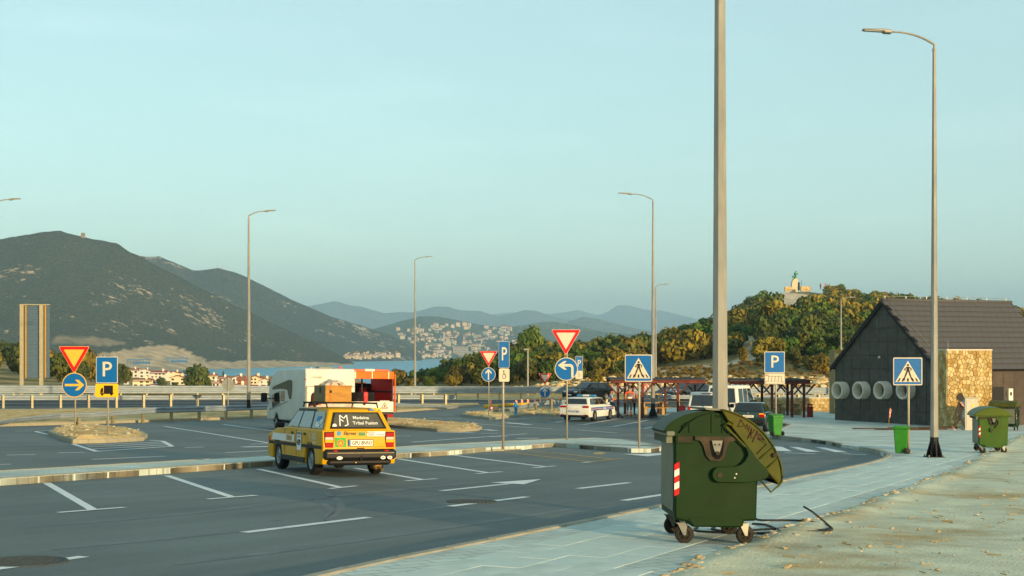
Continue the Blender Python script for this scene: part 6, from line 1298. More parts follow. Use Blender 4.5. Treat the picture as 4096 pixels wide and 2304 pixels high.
for c in (3.8, 0): pl += [(c + ra * cos(R(a)), wr + ra * sin(R(a))) for a in range(0, 181, 15) if wr + ra * sin(R(a)) > .4]
o = MB(); o.prism(pl[::-1], -1.1, 1.1); bev(o.build('living_body', m_mh, e), .07, 3)
o = MB(); o.prism([(5.1, .42), (5.1, 1.75), (5.25, 1.72), (5.55, 1.2), (5.85, 1.05), (5.95, .8), (5.95, .42)][::-1], -.98, .98); bev(o.build('bonnet', m_mh, e), .06, 3)
o = MB(); o.prism([(4.95, 1.3), (5.05, 1.95), (5.16, 1.95), (5.62, 1.25)][::-1], -.9, .9); o.build('windscreen', m_glass, e)
for x in (0, 3.8):
    for sg in (1, -1): wheel(e, x, sg * .98, wr, .22, m_rim, 6)
mb_('underbody', m_under, (2.3, 0, .45), (5.4, 1.8, .25), 0)
def ms(pts, name, mat, sg=1, d=.008):
    o = MB(); q = [(x, sg * (1.1 + d), z) for x, z in pts]; o.flat(q if sg < 0 else q[::-1]); return o.build(name, mat, e)
for sg in (1, -1):
    ms([(1.2, 1.4), (1.05, 1.75), (1.05, 2.2), (1.6, 2.25), (4.3, 1.95), (4.6, 1.8), (3.0, 1.85), (1.9, 1.8), (1.55, 1.4)], 'olive_panel', m_olive, sg); ms([(1.6, 1.3), (1.9, 1.3), (4.9, .95), (4.9, .85)], 'grey_swoosh', m_grey, sg)
    w_ = ms([(3.1, 1.2), (4.45, 1.0), (4.6, 1.55), (3.25, 1.75)], 'cab_window', m_glass, sg, .012); ms([(2.3, 1.3), (3.0, 1.3), (3.0, 1.75), (2.3, 1.75)], 'side_window', m_glass, sg, .012); mb_('side_mirror', m_blk, (4.75, sg * 1.42, 1.45), (.18, .28, .42), .05); mb_('mirror_arm', m_blk, (4.75, sg * 1.2, 1.4), (.05, .3, .05), 0)
    mb_('edge_trim', m_wht, (4.55, sg * 1.105, 1.3), (.06, .02, 1.7), .006); mb_('locker_door', m_mh, (.95, sg * 1.108, .82), (.5, .012, .5), .004)
    mb_('marker_lamp', m_tl, (-.95, sg * 1.09, 2.25), (.06, .04, .1), .01)
mb_('rear_seam', pm('seam_grey', '#8a8676', .5), (-1.02, 0, 1.95), (.02, 2.12, .03), 0); mb_('rear_corner', m_conc, (-1.0, 1.05, 1.2), (.06, .06, 1.5), .02); mb_('brake_light', m_tl, (-1.03, .1, 1.98), (.02, .3, .03), 0); mb_('tail_lamp', m_tl, (-1.03, .95, .85), (.03, .14, .4), .02); mb_('tail_lamp', m_tl, (-1.03, -.95, .85), (.03, .14, .4), .02); mb_('rear_bumper', m_mh, (-1.04, 0, .6), (.16, 2.1, .3), .05)
o = text('Carado', .15, pm('logo_gold', '#a39a6a', .5), e, T(-1.03, .62, 2.35) @ RZ(R(-90)) @ RX(R(90)), 'logo', .002, shear=.2)
for x, w, h, m_ in ((.6, .9, .06, m_wht), (.2, .5, .09, m_lip), (1.6, .7, .07, m_wht)): mb_('roof_hatch', m_, (x, -.1, Hm + h / 2), (w, .7, h), .02)
o = MB(); o.tube((-.6, -.55, Hm), (-.6, -.55, Hm + .1), .06, n=12); o.build('beacon', m_or, e)
# covered bicycle rack at its back
cv = MB(); rb = random.Random(9); nu, nv_ = 26, 12
for j in range(nv_ + 1):
    for i in range(nu + 1):
        a = pi * i / nu; t = j / nv_; rr_ = 1.0 + .12 * nz(i * .5, j * .6, 3); y = -.85 * cos(a) * rr_; z = (1.28 * max(0, sin(a)) ** .75) * rr_ * (1 - .0 * t) + .05 * nz(i * 1.1, 2, 1); x = -.05 - .42 * sin(pi * t * .5 + .0) * (.6 + .4 * sin(a)); cv.v.append((x if j else -.02, y, z * (1 - .12 * t)))
for j in range(nv_):
    for i in range(nu): a = j * (nu + 1) + i; cv.f.append((a, a + 1, a + nu + 2, a + nu + 1)); cv.mi.append(0); cv.sm.append(True)
k = len(cv.v) - (nu + 1); cv.f.append(tuple(range(k, k + nu + 1))); cv.mi.append(0); cv.sm.append(False)
o = cv.build('bicycle_cover', pm('white_cloth', '#bfae9e', .9, var=.22, scale=5, bump=.9, bscale=7), None); bpy.context.view_layer.update(); o.matrix_world = e.matrix_world @ T(-1.06, -.05, .95); tag(o, 'bulging white cloth cover on the back of the motorhome', 'cover')
# --- orange tarpaulin truck
m_tarp = pm('orange_tarpaulin', '#d8640a', .6, var=.12, scale=2, bump=.35, bscale=3); m_tarpr = pm('red_tarpaulin', '#c8200f', .6, var=.12, scale=2, bump=.3, bscale=3)
th = R(20); rt = Vector((cos(th), sin(th), 0)); fw = Vector((-sin(th), cos(th), 0)); og = Vector(((1404 - CX) / F * 66.5, 66.5, 0)) + rt * 1.0 + fw * 1.1; og.z = G(og.x, og.y)
e = empty('tarpaulin_truck', og, R(90) + th, 'road works truck with an open orange tarpaulin body', 'truck', tilt=gtilt(og.x, og.y)); t2 = lambda name, mat, c, size, bv=.01, parent=e: mb_(name, mat, c, size, bv, parent)
for x in (0, 3.4):
    for sg in (1, -1): wheel(e, x, sg * .85, .36, .22, m_steel, 6)
t2('chassis', m_under, (1.6, 0, .55), (5.4, .9, .25), 0); t2('bed', m_wht, (1.1, 0, .84), (4.2, 2.1, .1)); t2('tailgate', m_wht, (-1.02, 0, 1.08), (.05, 2.1, .42), .01); t2('tail_beam', m_blk, (-1.0, 0, .74), (.1, 2.1, .12), 0)
for sg in (1, -1): t2('side_board', m_wht, (1.1, sg * 1.04, 1.08), (4.2, .04, .42)); t2('tail_lamp', m_tl, (-1.06, sg * .88, .62), (.04, .3, .14), .01); t2('tarp_side', m_tarpr, (1.1, sg * 1.035, 1.95), (4.2, .03, 1.4)); t2('corner_post', m_blk, (-.98, sg * 1.0, 1.9), (.06, .06, 1.5)); t2('cab_side', m_or, (4.05, sg * .9, 1.3), (1.6, .06, 1.5), .02)
t2('bulkhead', m_under, (3.15, 0, 1.5), (.06, 2.04, 1.3)); t2('inner_post', m_blk, (1.0, -.02, 1.9), (.07, .07, 1.6))
for y in (.75, .05, -.6): t2('perforated_panel', m_tarpr, (3.1, y, 1.55), (.02, .36, .8), 0)  # red light falling on the panels is put into their colour
t2('tarp_roof', m_tarp, (1.1, 0, 2.68), (4.25, 2.14, .05), .02); t2('tarp_valance', m_tarp, (-1.03, 0, 2.52), (.05, 2.14, .34), .02); t2('tarp_roll', m_tarp, (-1.05, -1.12, 1.7), (.08, .07, 1.8), .03); t2('inner_rail', m_blk, (1.1, -.99, 1.75), (4.0, .03, .08), 0)
for y in (-.8, .0, .8): t2('rope', m_refl, (-1.062, y, 2.53), (.01, .03, .34), 0)
lb = t2('light_bar', pm('amber_bar', '#b3481c', .4, var=.3, scale=8), (-.5, 0, 2.76), (.25, 1.9, .11), .02); t2('bar_middle', m_wht, (-.5, 0, 2.765), (.26, .5, .12), .02, lb); t2('cab', m_or, (4.3, 0, 1.35), (1.5, 2.0, 1.7), .1)
def tri3(w, y, z, x, mat, name): o = MB(); o.flat([(x, y + w / 2, z - w * .4), (x, y - w / 2, z - w * .4), (x, y, z + w * .46)]); return o.build(name, mat, e)
t2('sign_panel', m_sback, (-1.05, -.62, 1.12), (.01, .46, .42), 0); tri3(.36, -.62, 1.10, -1.058, m_sred, 'warning_triangle'); tri3(.24, -.62, 1.10, -1.061, m_swhite, 'warning_field'); o = MB(); o.add([(-1.064, -.60, 1.02), (-1.064, -.66, 1.04), (-1.064, -.63, 1.14), (-1.064, -.59, 1.12)], [(0, 1, 2, 3)]); o.build('digger_symbol', m_sblk, e)
import numpy as np
# ---------------------------------------------------------------- trees: leaf clumps spread through a crown
def leaf_mat(name, c1, c2, c3):
    m = bpy.data.materials.new(name); m.use_nodes = True; n, l = m.node_tree.nodes, m.node_tree.links; b = n['Principled BSDF']; b.inputs['Roughness'].default_value = .75; b.inputs['Specular IOR Level'].default_value = .25
    t = n.new('ShaderNodeTexCoord'); z = n.new('ShaderNodeTexNoise'); z.inputs['Scale'].default_value = 1.1; z.inputs['Detail'].default_value = 5; l.new(t.outputs['Object'], z.inputs[0])
    r_ = n.new('ShaderNodeValToRGB'); e = r_.color_ramp.elements; e[0].position = .32; e[1].position = .7; e[0].color = (*lin(c1), 1); e[1].color = (*lin(c3), 1); q = e.new(.5); q.color = (*lin(c2), 1); l.new(z.outputs[0], r_.inputs[0])
    oi = n.new('ShaderNodeObjectInfo'); h = n.new('ShaderNodeHueSaturation'); mr = n.new('ShaderNodeMapRange'); mr.inputs[3].default_value = .485; mr.inputs[4].default_value = .515; l.new(oi.outputs['Random'], mr.inputs[0]); l.new(mr.outputs[0], h.inputs['Hue'])
    m2 = n.new('ShaderNodeMath'); m2.operation = 'MULTIPLY_ADD'; m2.inputs[1].default_value = .5; m2.inputs[2].default_value = .75; l.new(oi.outputs['Random'], m2.inputs[0]); l.new(m2.outputs[0], h.inputs['Value']); l.new(r_.outputs[0], h.inputs['Color']); l.new(h.outputs[0], b.inputs['Base Color'])
    return m
L_GOLD = leaf_mat('leaf_golden_olive', '#444014', '#6c601e', '#947c28'); L_GREEN = leaf_mat('leaf_green', '#263c12', '#42581a', '#627424'); L_DARK = leaf_mat('leaf_dark', '#2b3816', '#454f1e', '#635f26'); L_RUST = leaf_mat('leaf_rust', '#54361a', '#75502a', '#8a6a34'); L_PINE = leaf_mat('leaf_pine', '#2f4318', '#4e5e20', '#6e7428')
m_bark = pm('bark', '#4a3a28', .9, var=.3, scale=5, bump=.5)
def crown_arrays(seed, lobes, n, leaf, R_=1.0, H=1.0, flat=.75):
    """many small leaf quads on the outside of several lobes, unit crown about 2 wide"""
    rg = np.random.default_rng(seed); V = []; C = []
    for k in range(lobes):
        a = rg.uniform(0, 2 * pi); r_ = rg.uniform(.15, .62) if k else 0; C.append((r_ * cos(a), r_ * sin(a), rg.uniform(.45, .95) * H, rg.uniform(.32, .55)))
    C = np.array(C); per = max(1, n // lobes); out = []
    for cx_, cy_, cz_, cr_ in C:
        d = rg.normal(size=(per, 3)); d /= np.linalg.norm(d, axis=1)[:, None]; rad = cr_ * (rg.random(per) ** .22) * rg.uniform(.85, 1.15, per); p = d * rad[:, None]; p[:, 2] *= flat; p += (cx_, cy_, cz_)
        nn = d + rg.normal(size=(per, 3)) * .45; nn /= np.linalg.norm(nn, axis=1)[:, None]; t = np.cross(nn, rg.normal(size=(per, 3))); t /= np.linalg.norm(t, axis=1)[:, None]; b_ = np.cross(nn, t); s = leaf * rg.uniform(.6, 1.4, per)[:, None]
        out.append(np.stack([p - t * s - b_ * s * .7, p + t * s - b_ * s * .7, p + t * s * .8 + b_ * s * .7, p - t * s * .8 + b_ * s * .7], 1))
    return np.concatenate(out).reshape(-1, 3)
def quads_mesh(name, V, mats, mi=None):
    me = bpy.data.meshes.new(name); n = len(V) // 4; me.vertices.add(len(V)); me.vertices.foreach_set('co', V.astype(np.float32).ravel()); me.loops.add(n * 4); me.loops.foreach_set('vertex_index', np.arange(n * 4, dtype=np.int32)); me.polygons.add(n); me.polygons.foreach_set('loop_start', np.arange(0, n * 4, 4, dtype=np.int32))
    for m_ in mats: me.materials.append(m_)
    if mi is not None: me.polygons.foreach_set('material_index', mi.astype(np.int32))
    me.update(calc_edges=True); return me
CR = [crown_arrays(10 + i, 7 + i % 3, 1500, .065) for i in range(5)]; CRME = {}
def crown_me(i, mat):
    k = (i, mat.name)
    if k not in CRME: CRME[k] = quads_mesh('crown', CR[i], [mat])
    return CRME[k]
def trunk_mesh(h=.75, r_=.05, seed=0):
    rr = random.Random(seed); o = MB(); o.path([(0, 0, -.15), (.02, .01, .2), (.05 * rr.uniform(-1, 1), .05 * rr.uniform(-1, 1), h)], r_, 6, rs=[r_ * 1.3, r_, r_ * .6])
    for k in range(4): a = k * 1.6 + rr.random(); o.path([(0, 0, h * .45), (.22 * cos(a), .22 * sin(a), h * .8), (.42 * cos(a), .42 * sin(a), h * 1.05)], r_ * .5, 5, rs=[r_ * .6, r_ * .45, r_ * .2])
    b_ = o.build('trunk', m_bark); me = b_.data; bpy.data.objects.remove(b_); return me
TR = [trunk_mesh(seed=i) for i in range(3)]
def tree(p, w, h, label, mat, i, group, name='broadleaf_tree', rz=0):
    e = empty(name, p, rz, label, 'tree', group); c = bpy.data.objects.new('crown', crown_me(i % 5, mat)); COL.objects.link(c); c.parent = e; c.scale = (w / 2, w / 2, h / 1.25)
    t = bpy.data.objects.new('trunk', TR[i % 3]); COL.objects.link(t); t.parent = e; t.scale = (w / 2, w / 2, h / 1.25); return e
rr = random.Random(21); cand = []
def onpath(x, y):
    for P, w in ((PATH1, 20), (PATH2, 34)):
        for (a, b_), (c, d) in zip(P, P[1:]):
            t = max(0, min(1, ((x - a) * (c - a) + (y - b_) * (d - b_)) / max(1, (c - a) ** 2 + (d - b_) ** 2))); 
            if hypot(x - a - t * (c - a), (y - b_ - t * (d - b_)) * 1.3) < w: return True
    return (3110 < x < 3262 and y < 1215) or (3060 < x < 3310 and y < 1178) or (2780 < x < 3080 and 1440 < y < 1500) or (3060 < x < 3110 and y < 1200)
CELL = {}
for _ in range(16000):
    x = rr.uniform(1570, 4150); vr = interp(RD_T, x); v = 146 + (vr + 6 - 146) * rr.random() ** .9
    if x < 2100 and v < 150: v += 6
    z = hill(x, v); y = YH - z / v * F
    if any(onpath(x, y - q) for q in (0, 18, 36, 54)): continue
    bare = fbm(x * .004, v * .03, 8)
    if y > 1478 + 20 * bare and x > 2420: 
        if rr.random() > .12: continue
    u = (x - CX) / F * v; key = (int(u // 2), int(v // 3.2))
    if any(abs(u - c[0]) < 1.7 and abs(v - c[1]) < 2.9 for a in (-1, 0, 1) for b_ in (-1, 0, 1) for c in CELL.get((key[0] + a, key[1] + b_), ())): continue
    CELL.setdefault(key, []).append((u, v)); cand.append((x, v, z))
    if len(cand) >= 2600: break
cand.sort(key=lambda c: c[1]); SCRUB = {0: [], 1: [], 2: [], 3: []}; CRL = [crown_arrays(40 + i, 6, 300, .11) for i in range(4)]
kinds = [L_GOLD, L_GREEN, L_DARK, L_RUST]; cnt = 0; nm_ = ['golden olive', 'fresh green', 'dark green', 'rusty brown']
for n_, (x, v, z) in enumerate(cand):
    k = fbm(x * .006, v * .02, 3); ki = 0 if k > -.05 else (2 if rr.random() < .6 else 1)
    if rr.random() < .16: ki = rr.choice((1, 2, 1))
    if v < 165 and rr.random() < .02: ki = 3
    low = v < 158; w = rr.uniform(2.7, 4.9) * (.85 if low else 1) * (.5 + .5 * sst(1640, 2000, x)); h = w * rr.uniform(.62, .9) * (.8 if ki == 3 else 1); u = (x - CX) / F * v
    if cnt < 222 and (n_ % 4 != 3):
        reg = 'at the foot of the hill left of the shelters' if x < 2450 and v < 210 else ('on the hill slope left of the foreground pole' if x < 2870 else ('on the hill slope below the monument' if x < 3350 else 'on the hill slope behind the dark building'))
        tree((u, v, z - .15), w, h, nm_[ki] + ' bushy tree ' + reg, kinds[ki], n_, 'bushy trees of the hill', rz=rr.uniform(0, 6)); cnt += 1
    else:
        a = rr.uniform(0, 6.28); V = CRL[n_ % 4] * np.array((w / 2, w / 2, h / 1.25)); c_, s_ = cos(a), sin(a); V = V @ np.array(((c_, s_, 0), (-s_, c_, 0), (0, 0, 1))) + np.array((u, v, z - .15)); SCRUB[ki].append(V)
Vs = []; Ms = []
for ki, L in SCRUB.items():
    for V in L: Vs.append(V); Ms.append(np.full(len(V) // 4, ki))
if Vs:
    me = quads_mesh('hill_scrub', np.concatenate(Vs), kinds, np.concatenate(Ms)); o = bpy.data.objects.new('hill_scrub', me); COL.objects.link(o); tag(o, 'dense scrub woodland covering the upper hill', kind='stuff')
# bush layer and dry grass at the foot
rr = random.Random(31); gv = []
for k in range(700):
    x = rr.uniform(2350, 4100); v = rr.uniform(142, 160); z = hill(x, v); w = rr.uniform(.35, 1.1); V = CRL[k % 4][::6 * 4 // 4] if False else CRL[k % 4][:480] * np.array((w / 2, w / 2, w / 2.4)) + np.array(((x - CX) / F * v, v, z - .1)); gv.append(V)
me = quads_mesh('dry_grass', np.concatenate(gv), [L_GOLD, L_RUST], np.random.default_rng(1).integers(0, 5, sum(len(g_) for g_ in gv) // 4) // 4); o = bpy.data.objects.new('dry_grass', me); COL.objects.link(o); tag(o, 'dry brown grass and low shrubs on the rubble bank', kind='stuff')
# round pine and two lone trees
p = hillp(2112, 1505); p = Vector(((2112 - CX) / F * 205, 205, hill(2112, 205))); k = F / 205
CRP = crown_arrays(77, 11, 3600, .05, flat=.7); e = empty('round_pine', p, 0, 'tall rounded pine standing above the bushes', 'tree'); c = bpy.data.objects.new('crown', quads_mesh('crown', CRP, [L_PINE])); COL.objects.link(c); c.parent = e; ht = (YH - 1303) / k - p.z; c.scale = (126 / k / 2 / .9, 126 / k / 2 / .9, 4.2); c.location.z = ht - 4.9
o = MB(); o.path([(0, 0, -.3), (.1, 0, 2.2), (-.1, .1, ht - 3.2)], .2, 8, rs=[.26, .2, .12]); 
for a in range(5): o.path([(0, 0, ht - 4), (1.0 * cos(a * 1.3), 1.0 * sin(a * 1.3), ht - 2.6), (1.7 * cos(a * 1.3), 1.7 * sin(a * 1.3), ht - 1.6)], .07, 5, rs=[.09, .06, .03])
o.build('trunk', m_bark, e)
for x, y, hp, wp_, lb, mt in ((2972, 1458, 68, 56, 'small crooked tree standing on the bend of the hill path', L_GOLD), (3024, 1440, 78, 40, 'slender light green sapling beside the hill path', L_GREEN), (2380, 1545, 62, 80, 'low round bush on the bank above the black sedan', L_GOLD)):
    p = hillp(x, y); k = F / p.y; tree(p, wp_ / k, hp / k, lb, mt, int(x), 'lone trees near the path')
# trees at the far left and around the houses
rr = random.Random(5)
for k in range(66):
    x = -150 + 660 * rr.random() ** .9; v = rr.uniform(150, 292); 
    if x > 330 and v < 200: continue
    z = hill(x, v); w = rr.uniform(3.2, 5.2); tree(((x - CX) / F * v, v, z - .2), w, w * .85, rr.choice(('dark green tree on the slope behind the left guardrails', 'golden olive tree on the slope behind the left guardrails')) if False else ('dark green tree on the slope behind the left guardrails' if k % 3 else 'golden olive tree on the slope behind the left guardrails'), L_DARK if k % 3 else L_GOLD, k, 'trees of the left slope', rz=k)
def lowp(x, y):                                       # house land between motorway and bay
    r_ = ray(x, y); d = 300.0
    while d < 950:
        if r_.z * d <= hill(x, d): break
        d += 4
    return Vector((r_.x * d, d, hill(x, d)))
for x, y, hp, wp_, mt, lb in ((782, 1570, 108, 130, L_PINE, 'large round pine among the seaside houses'), (825, 1568, 60, 60, L_GREEN, 'lower pine right of the large one among the houses'), (645, 1556, 45, 60, L_DARK, 'dark tree between the white houses'), (485, 1540, 40, 40, L_GREEN, 'light tree left of the white houses'), (590, 1510, 22, 30, L_DARK, 'small dark tree behind the left houses'), (535, 1508, 24, 40, L_GOLD, 'vine covered bush before the first house'), (700, 1560, 30, 40, L_GREEN, 'bush beside the gabled house'), (965, 1572, 22, 50, L_GREEN, 'bush behind the round sign'), (1065, 1570, 20, 30, L_GREEN, 'bush left of the motorhome')):
    p = lowp(x, y); k = F / p.y; tree(p, wp_ / k, hp / k, lb, mt, int(x), 'trees among the seaside houses')
CYP = crown_arrays(91, 1, 900, .05)
def cypress(x, y, hp, lb):
    p = lowp(x, y); k = F / p.y; e = empty('cypress', p, 0, lb, 'tree', 'cypresses among the houses'); rg = np.random.default_rng(int(x)); n = 900; t = rg.random(n); a = rg.uniform(0, 6.28, n); r_ = (.14 * np.sin(np.clip(t * 2.9 + .25, 0, pi)) + .01) * rg.uniform(.7, 1.1, n); c = np.stack([r_ * np.cos(a), r_ * np.sin(a), t], 1); d = rg.normal(size=(n, 3)); s = .03
    d /= np.linalg.norm(d, axis=1)[:, None]; q = np.cross(d, rg.normal(size=(n, 3))); q /= np.linalg.norm(q, axis=1)[:, None]; V = np.stack([c - d * s - q * s, c + d * s - q * s, c + d * s + q * s, c - d * s + q * s], 1).reshape(-1, 3)
    o = bpy.data.objects.new('crown', quads_mesh('crown', V, [L_DARK])); COL.objects.link(o); o.parent = e; h = hp / k; o.scale = (h, h, h); o = MB(); o.tube((0, 0, -.3), (0, 0, h * .3), h * .02, n=6); o.build('trunk', m_bark, e)
cypress(1078, 1565, 45, 'left cypress of the pair beside the motorhome'); cypress(1093, 1567, 58, 'right cypress of the pair beside the motorhome'); cypress(964, 1540, 40, 'cypress in front of the unfinished houses'); cypress(718, 1510, 18, 'thin cypress left of the large pine'); cypress(834, 1500, 22, 'thin cypress right of the large pine'); cypress(893, 1506, 22, 'small conifer above the red roofs')

# ---------------------------------------------------------------- houses
m_wall = [pm('house_wall_a', '#ddd5c2', .85, var=.08), pm('house_wall_b', '#d8d2c4', .85, var=.08), pm('house_wall_c', '#dccfa8', .85, var=.08), pm('house_wall_d', '#c9cabf', .85, var=.1)]; m_roof = [pm('terracotta_a', '#84533a', .85, var=.2, scale=3), pm('terracotta_b', '#8f5f48', .85, var=.2, scale=3), pm('terracotta_red', '#8c4a36', .85, var=.2, scale=3)]; m_win = pm('house_window', '#2c2a28', .3); m_brick = pm('bare_brick', '#a3623f', .9, var=.2, scale=3)
def house(x0, x1, yt, yb, label, gable='side', wi=0, ri=0, ny=2, nx=3, rz=0, wallm=None):
    p = lowp((x0 + x1) / 2, yb); k = F / p.y; w = (x1 - x0) / k; h = (yb - yt) / k; rh = min(h * .22, w * .2); hw = h - rh; d = w * .8
    e = empty('house', p, rz, label, 'house', 'seaside houses below the motorway'); W_ = wallm or m_wall[wi % 4]; o = MB()
    if gable == 'front': pl = [(-w / 2, -1.5), (w / 2, -1.5), (w / 2, hw), (0, h - .15), (-w / 2, hw)]; o.prism(pl, 0, d)
    else: o.prism([(0, -1.5), (d, -1.5), (d, hw), (d / 2, h - .15), (0, hw)], -w / 2, w / 2, m=RZ(R(90)) @ Matrix.Scale(1, 4))
    o.build('wall', W_, e); o = MB(); ov = .35
    if gable == 'front':
        for s in (-1, 1): q = [Vector((0, -ov, h)), Vector((0, d + ov, h)), Vector((s * (w / 2 + ov), d + ov, hw - ov * .5)), Vector((s * (w / 2 + ov), -ov, hw - ov * .5))]; o.slab(q if s > 0 else q[::-1], .15)
    else:
        for a, b_ in ((-ov, d / 2), (d + ov, d / 2)): z0 = hw - ov * .5; q = [Vector((-w / 2 - ov, a, z0)), Vector((w / 2 + ov, a, z0)), Vector((w / 2 + ov, b_, h)), Vector((-w / 2 - ov, b_, h))]; o.slab(q if a < 0 else q[::-1], .15)
    rf = o.build('roof', m_roof[ri % 3], e); o = MB(); o.box(w * .22, d * .35, h + .1, .6, .6, 1.2); o.build('chimney', W_, rf)
    for j in range(ny):
        for i in range(nx):
            if (i * 7 + j * 3 + int(x0)) % 6 == 0: continue
            o = MB(); xx = -w / 2 + w * (i + .5) / nx; zz = hw * (j + .5) / ny; o.box(xx, -.02, zz, min(1.1, w / nx * .5), .08, min(1.3, hw / ny * .5)); o.build('window', m_win, e)
    return e
HS = [(476, 500, 1474, 1500, 'small red roofed house at the left edge of the village', 'side', 3, 2, 1, 1), (500, 552, 1473, 1510, 'long house with brown tiled roof beside the parking sign', 'side', 0, 0, 2, 3), (556, 600, 1476, 1512, 'pale grey gabled house behind the long house', 'front', 3, 0, 2, 2), (600, 664, 1482, 1524, 'large cream three storey house with flat red roof', 'side', 0, 2, 3, 4), (660, 722, 1486, 1520, 'cream gabled house left of the large pine', 'front', 2, 2, 1, 2), (531, 601, 1514, 1548, 'broad yellowish house with terrace below the cream house', 'side', 2, 0, 2, 3),
      (604, 628, 1518, 1537, 'tiny white house beside the dark tree', 'side', 1, 1, 1, 1), (494, 512, 1517, 1538, 'small stone shed at the left', 'side', 3, 0, 1, 1), (600, 655, 1538, 1556, 'house with red roof and skylights just above the guardrail', 'side', 1, 2, 1, 2), (680, 740, 1503, 1540, 'yellow house with gable and balcony', 'front', 2, 1, 2, 3), (828, 864, 1496, 1522, 'yellow house with red roof by the water', 'side', 2, 2, 1, 2), (818, 878, 1522, 1556, 'house with broad brown roof right of the large pine', 'side', 1, 0, 1, 4),
      (872, 908, 1506, 1530, 'white house with red roof behind the round sign', 'side', 1, 2, 1, 2), (928, 975, 1503, 1545, 'white house with gable left of the lamp post', 'front', 1, 2, 2, 3), (950, 1000, 1508, 1552, 'unfinished red brick house at the lamp post', 'side', 1, 1, 3, 3), (1000, 1042, 1503, 1550, 'yellowish house with balconies right of the lamp post', 'front', 2, 2, 3, 3), (1040, 1078, 1514, 1552, 'pale green house with tall windows', 'front', 3, 1, 2, 3), (930, 985, 1536, 1560, 'low house with dark red roof above the guardrail', 'side', 0, 0, 1, 3), (1005, 1048, 1540, 1560, 'low red hipped roof just above the guardrail', 'side', 1, 2, 1, 2), (1090, 1112, 1504, 1545, 'red roofed house beside the motorhome', 'side', 3, 2, 2, 1), (885, 925, 1524, 1548, 'small house behind the round sign', 'side', 1, 0, 1, 2)]
for i, h_ in enumerate(HS): house(*h_[:5], gable=h_[5], wi=h_[6], ri=h_[7], ny=h_[8], nx=h_[9], rz=R(-12 + (i * 7) % 20), wallm=m_brick if 'brick' in h_[4] else None)
# town across the bay
rr = random.Random(77); TW = []; TWM = [pm('town_wall_%d' % i, c, .85, var=.06) for i, c in enumerate(('#e0cfae', '#d8c8b0', '#e2cc9c', '#d2d0c4'))]
for wi in range(4):
    for ri in range(2):
        o = MB(); hh = .62; o.prism([(-.5, -.25), (.5, -.25), (.5, hh), (-.5, hh)], -.4, .4, mi=0); o.add([(-.55, -.45, hh), (.55, -.45, hh), (.55, .45, hh), (-.55, .45, hh), (-.4, 0, hh + .22), (.4, 0, hh + .22)], [(0, 1, 5, 4), (1, 2, 5), (2, 3, 4, 5), (3, 0, 4)], mi=1)
        for xx in (-.3, 0, .3):
            for zz in (.1, .38): o.box(xx, -.405, zz, .11, .02, .14, mi=2)
        b_ = o.build('town_house', [TWM[wi], m_roof[ri], m_win]); TW.append(b_.data); bpy.data.objects.remove(b_)
def town(x, y, wpx, mt, label, hf=1):
    p = mt.pt(x, y); k = F / p.y; o = bpy.data.objects.new('town_house', TW[rr.randrange(8)]); COL.objects.link(o); s = wpx / k; o.scale = (s, s, s * hf); o.location = p + Vector((0, 0, s * .1)); o.rotation_euler = (0, 0, rr.uniform(-.5, .6)); tag(o, label, 'house', 'houses of the town across the bay')
used_ = []
def free(x, y, w):
    if any(abs(x - a) < w * .8 and abs(y - b_) < w * .35 for a, b_ in used_): return False
    used_.append((x, y)); return True
n1 = 0
while n1 < 95:
    x = rr.uniform(1365, 1800); y = interp([(1365, 1432), (1500, 1428), (1800, 1424)], x) + rr.uniform(-12, 8)
    w = rr.uniform(11, 20)
    if not free(x, y, w): n1 += .15; continue
    town(x, y, w, M2 if x < 1600 else M3, 'pale red roofed house along the far shore of the bay'); n1 += 1
n1 = 0
while n1 < 190:
    x = rr.uniform(1555, 2110); y = rr.uniform(1303, 1418); top = interp([(1555, 1325), (1620, 1318), (1690, 1306), (1760, 1302), (1850, 1303), (2000, 1314), (2110, 1320)], x); left = interp([(1300, 1640), (1330, 1560), (1360, 1610), (1400, 1690), (1420, 1740)], y)
    w = rr.uniform(9, 18)
    if y < top or x < left or fbm(x * .018, y * .035, 4) < -.12 or not free(x, y, w): n1 += .12; continue
    town(x, y, w, M3, 'pale house of the town climbing the slope across the bay', rr.uniform(.8, 1.5)); n1 += 1
m_pale = pm('pale_concrete', '#bdb39a', .85, var=.06)
def block(x0, x1, yt, yb, label, rows, cols, mt=M3):
    p = mt.pt((x0 + x1) / 2, yb); k = F / p.y; w, h = (x1 - x0) / k, (yb - yt) / k; e = empty('apartment_block', p, 0, label, 'building'); o = MB(); o.box(0, w * .15, h / 2 - 5, w, w * .3, h + 10); o.build('wall', m_pale, e)
    for j in range(rows): o = MB(); o.box(0, -.1, h * (j + .55) / rows, w * .92, .6, h / rows * .35); o.build('window_band', m_win, e)
    for i in range(cols): o = MB(); o.box(-w / 2 + w * i / cols + w * .5 / cols, -.5, h / 2, w * .02, 1.2, h); o.build('fin', m_pale, e)
block(1812, 1872, 1386, 1426, 'big terraced hotel block by the far water', 6, 5); block(1868, 1890, 1406, 1426, 'lower wing of the hotel block', 3, 2); block(1893, 1925, 1338, 1356, 'pale apartment block in the upper town', 4, 3); block(1917, 1934, 1326, 1336, 'small reddish block at the top of the town', 2, 2); block(1966, 1990, 1338, 1350, 'wide pale block at the right of the town', 3, 3); block(1705, 1755, 1376, 1392, 'broad white school like building in the lower town', 2, 4)
